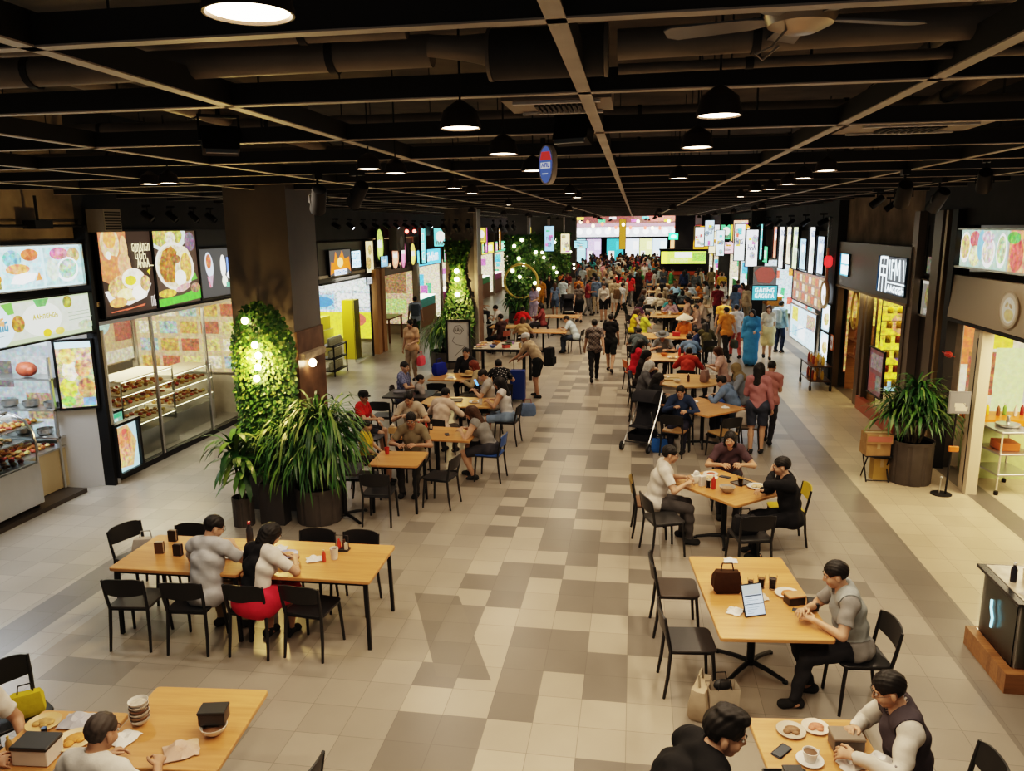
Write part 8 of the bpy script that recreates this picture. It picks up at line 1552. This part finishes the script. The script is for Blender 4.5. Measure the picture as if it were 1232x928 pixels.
SP = {(784, 354): (0.74, 34.22), (794, 356): (1.07, 33.40), (799, 344): (1.44, 39.04), (808, 352): (1.63, 35.10), (821, 353): (2.08, 34.67), (812, 342): (2.02, 40.16), (826, 347): (2.43, 37.47), (830, 344): (2.69, 39.04), (839, 342): (3.13, 40.16), (826, 350): (2.34, 36.02), (778, 365): (0.47, 30.11), (775, 352): (0.43, 35.08), (806, 362): (1.39, 31.15), (800, 366): (1.15, 29.80), (826, 362): (2.04, 31.17)}
for i, (_, px, py, cn, f) in enumerate(SEAT):
    sit(('hunch', 'eat', 'chat', 'eat_woman', 'rest')[i % 5], SP[(px, py)], f, 'seated person in a %s top among the far right-hand tables' % cn, 'black chair under the %s top among the far right-hand tables' % cn, ('tee', 'long')[i % 2], CN[cn], 'trousers', ((.04, .04, .05), (.10, .09, .08), (.06, .09, .15))[i % 3], ('short', 'bob', 'long')[i % 3], ('black', 'brown')[i % 2], detail=False)
# ------------------------------------------------------------------ people walking, hand-placed
person('stand_woman', (2.23, 14.04), -12, 'woman with long black hair in a mauve pink jacket and shorts, seen from behind', 'long', (.36, .17, .18), 'shorts', (.05, .06, .09), 'long', skin=1); person('walk_phone', (2.55, 14.75), -20, 'companion with cropped dark hair just beyond the pink jacket', 'tee', (.36, .17, .16), 'trousers', (.04, .04, .05), 'short', skin=2, scale=.95)
person('stand_woman', (3.42, 23.32), 172, 'woman with long black hair in a bright blue and turquoise robe walking towards the viewer', 'robe', (.06, .24, .46), 'trousers', (.02, .10, .50), 'long')
person('stride_woman', (4.09, 24.56), 176, 'person in a white patterned dress just behind the blue robe', 'tee', (.60, .58, .48), 'skirt', (.62, .55, .30), 'bob', 'brown')
person('stride', (2.78, 23.84), 24, 'man in an orange tee with black trousers striding away on the right', 'tee', (.58, .24, .05), 'trousers', (.025, .022, .02), 'short', extra=[('tote', (.08, .09, .07), 'dark green shoulder bag of the man in the orange tee', 1)]); person('stride_woman', (3.15, 24.63), 10, 'person in a white top and red patterned trousers beside the orange tee', 'tee', (.60, .60, .60), 'trousers', (.42, .10, .08), 'short'); person('stand', (2.96, 26.47), 0, 'person in an amber tee just ahead of the orange tee', 'tee', (.60, .30, .05), 'trousers', (.10, .08, .06), 'short', 'brown')
person('stand', (4.67, 25.91), -40, 'tall person in a denim jacket with a grey backpack before the white display', 'long', (.28, .40, .48), 'trousers', (.02, .03, .06), 'short', extra=[('backpack', (.32, .38, .42), 'grey backpack on the tall person in denim')])
person('stride', (-1.03, 20.48), 6, 'man in a checked shirt and black trousers walking away on the central walkway', 'tee', (.20, .17, .15), 'trousers', (.02, .02, .022), 'short', tmat=M_check); person('stride_woman', (-0.65, 21.86), -4, 'person in a black tee and black shorts walking away beside the checked shirt', 'tee', (.015, .015, .016), 'shorts', (.02, .022, .02), 'short')
person('stride_woman', (-2.39, 33.56), 12, 'woman in a brown-grey top and black skirt by the far stroller', 'tee', (.13, .11, .10), 'skirt', (.015, .015, .016), 'bob', 'brown'); person('stride', (-2.12, 38.35), 0, 'man in black with a tan bag across his back on the walkway', 'long', (.02, .02, .022), 'trousers', (.02, .02, .02), 'short', extra=[('backpack', (.36, .20, .10), 'tan bag on the back of the man in black')]); person('stand_woman', (-1.32, 33.92), 178, 'woman in a white and black top and black shorts walking towards the viewer', 'long', (.50, .46, .42), 'shorts', (.015, .015, .016), 'short'); person('stride', (-0.56, 33.97), -60, 'person in a pale grey tee with a brown backpack turning to the right', 'tee', (.48, .50, .52), 'trousers', (.03, .035, .03), 'short', extra=[('backpack', (.14, .09, .05), 'brown backpack on the pale grey tee')]); person('stand_woman', (0.13, 41.79), 0, 'person in a long black dress near the far end of the walkway', 'robe', (.018, .016, .016), 'trousers', (.02, .02, .02), 'long'); person('stride', (-0.39, 44.69), 20, 'man in a plum tee beside the long black dress', 'tee', (.14, .06, .08), 'trousers', (.12, .09, .07), 'short')
person('stand', (-1.11, 49.24), 180, 'tall person in a cream robe in the middle of the far walkway', 'robe', (.66, .56, .42), 'trousers', (.6, .5, .4), 'hijab', (.62, .52, .38)); person('stride', (-1.62, 50.52), 0, 'man in a grey-green jacket seen from behind at the far walkway', 'long', (.16, .18, .17), 'trousers', (.05, .05, .05), 'short')
for i, (xy, cn, f, ps) in enumerate((((3.39, 32.76), 'maroon', 0, 'stride'), ((3.81, 34.84), 'white', 170, 'stand_woman'), ((3.98, 31.23), 'denim', 30, 'stand'), ((4.60, 34.88), 'navy', -20, 'stride'), ((4.67, 32.85), 'pink', 160, 'stand_woman'), ((4.84, 31.29), 'beige', -60, 'stand'), ((4.45, 39.43), 'mustard', 0, 'stride'), ((4.97, 41.09), 'red', 180, 'stride_woman'), ((4.39, 43.82), 'khaki', 10, 'stand'), ((5.37, 39.47), 'pale grey', -30, 'stand_woman'))):
    xy = (min(xy[0], 4.55), xy[1] + .3 * i); person(ps, xy, f, 'standing shopper in a %s top among the stalls on the right' % cn, ('tee', 'long')[i % 2], CN[cn], 'trousers', ((.03, .03, .04), (.07, .10, .16), (.3, .26, .2))[i % 3], ('short', 'long', 'bob')[i % 3], ('black', 'brown')[i % 2], detail=False)
# ------------------------------------------------------------------ the crowd in the far half of the hall
g = random.Random(21); tops = list(CN.items()); bots = [('black', (.02, .02, .022)), ('denim', (.08, .12, .20)), ('beige', (.42, .34, .24)), ('grey', (.16, .16, .16)), ('white', (.58, .55, .5))]
used = []; n = 0; combos = [(t, b_, h_) for t in tops for b_ in bots for h_ in (('short', 'cropped'), ('long', 'long'))]; g.shuffle(combos)
while n < 190:
    y = 34 + 40 * g.random() ** .85; x = g.uniform(-4.2, 4.6) if y > 46 else g.uniform(-2.2, .4) if g.random() < .45 else g.uniform(-4.3, 4.4)
    if any((x - a) ** 2 + (y - c) ** 2 < .36 for a, c in PEOPLE) or any(abs(x - a) < w_ / 2 + .3 and abs(y - c) < d_ / 2 + .3 for a, c, w_, d_, _r in TABLES) or (abs(x + 5.2) < .9) or (1.5 < x < 4.6 and 48.8 < y < 51.5): continue
    used.append((x, y)); (tn, tc), (bn, bc), (hs, hn) = combos[n]; ps = ('stride', 'stride_woman', 'walk_phone', 'stand', 'stand_woman')[g.randrange(5)]
    person(ps, (x, y), g.choice((0, 0, 10, -10, 180, 175, 190, 90, -90)), 'far-off walker with %s hair in a %s top and %s bottoms' % (hn, tn, bn), ('tee', 'long')[n % 2], tc, ('trousers', 'trousers', 'shorts')[n % 3], bc, hs, ('black', 'black', 'brown')[n % 3], skin=n % 4, detail=False, group='crowd in the far half of the hall', scale=g.uniform(.94, 1.05)); n += 1

planter((-5.42, 9.62), 'dark broad-leaved plant in a slim pot at the left foot of the first pillar', .15, .42, [(0, 0, .95), (-.1, .02, 1.1), (.08, 0, .8)], 34, .55, 33, .035)
# ------------------------------------------------------------------ light
w = bpy.data.worlds.new('world'); bpy.context.scene.world = w; w.use_nodes = True
w.node_tree.nodes['Background'].inputs[0].default_value = (.30, .27, .24, 1); w.node_tree.nodes['Background'].inputs[1].default_value = .35
def area(loc, e, size, col, rot=(0, 0, 0), sy=None):
    l = bpy.data.lights.new('shop_light', 'AREA'); l.energy = e; l.color = col; l.size = size
    if sy: l.shape = 'RECTANGLE'; l.size_y = sy
    o = bpy.data.objects.new('shop_light', l); COL.objects.link(o); o.location = loc; o.rotation_euler = [R(a) for a in rot]
# spots with no fixture, added to brighten the near tables and floor
for x, y in ((-3.6, 3.4), (-.6, 2.0), (2.2, 3.6), (-5.5, 6.5), (3.6, 6.5), (-3.4, 7.4), (1.4, 6.8), (-3.2, 12), (1.6, 11), (3.8, 11), (-2.5, 15.5), (1.5, 15.5), (-6.6, 13), (-6.8, 18.5)):
    spot((x, y, 4.58), 105 if x < 3 else 130, (1, .81, .60) if x > -5 else (1, .91, .82), 140, r=.10)
# shop interiors
area((-9.6, 9.4, 3.1), 80, 1.6, (.86, .94, 1.), (0, 0, 0), 1.0)
area((-10, 13.5, 2.6), 150, 3.6, (1, .86, .62), (0, 0, 0), 1.6)
area((-10, 22.5, 2.7), 110, 3.2, (1, .93, .8), (0, 0, 0), 2)
area((-10, 27.2, 2.9), 100, 3.2, (1, .85, .62), (0, 0, 0), 2)
area((7.0, 11.2, 2.5), 170, 3.4, (1, .80, .52), (0, 0, 0), 2)
area((6.6, 18, 2.55), 120, 3.4, (1, .82, .42), (0, 0, 0), 1.4)
area((5.6, 26, 3.6), 160, 6, (.85, .93, 1.), (0, -25, 0), 1.0)
sc = bpy.context.scene
sc.view_settings.view_transform = 'Filmic'; sc.view_settings.look = 'High Contrast'; sc.view_settings.exposure = .30
sc.cycles.max_bounces = 6; sc.cycles.diffuse_bounces = 3; sc.cycles.glossy_bounces = 3; sc.cycles.transmission_bounces = 6; sc.cycles.transparent_max_bounces = 6; sc.cycles.caustics_reflective = False; sc.cycles.caustics_refractive = False; sc.cycles.sample_clamp_indirect = 4
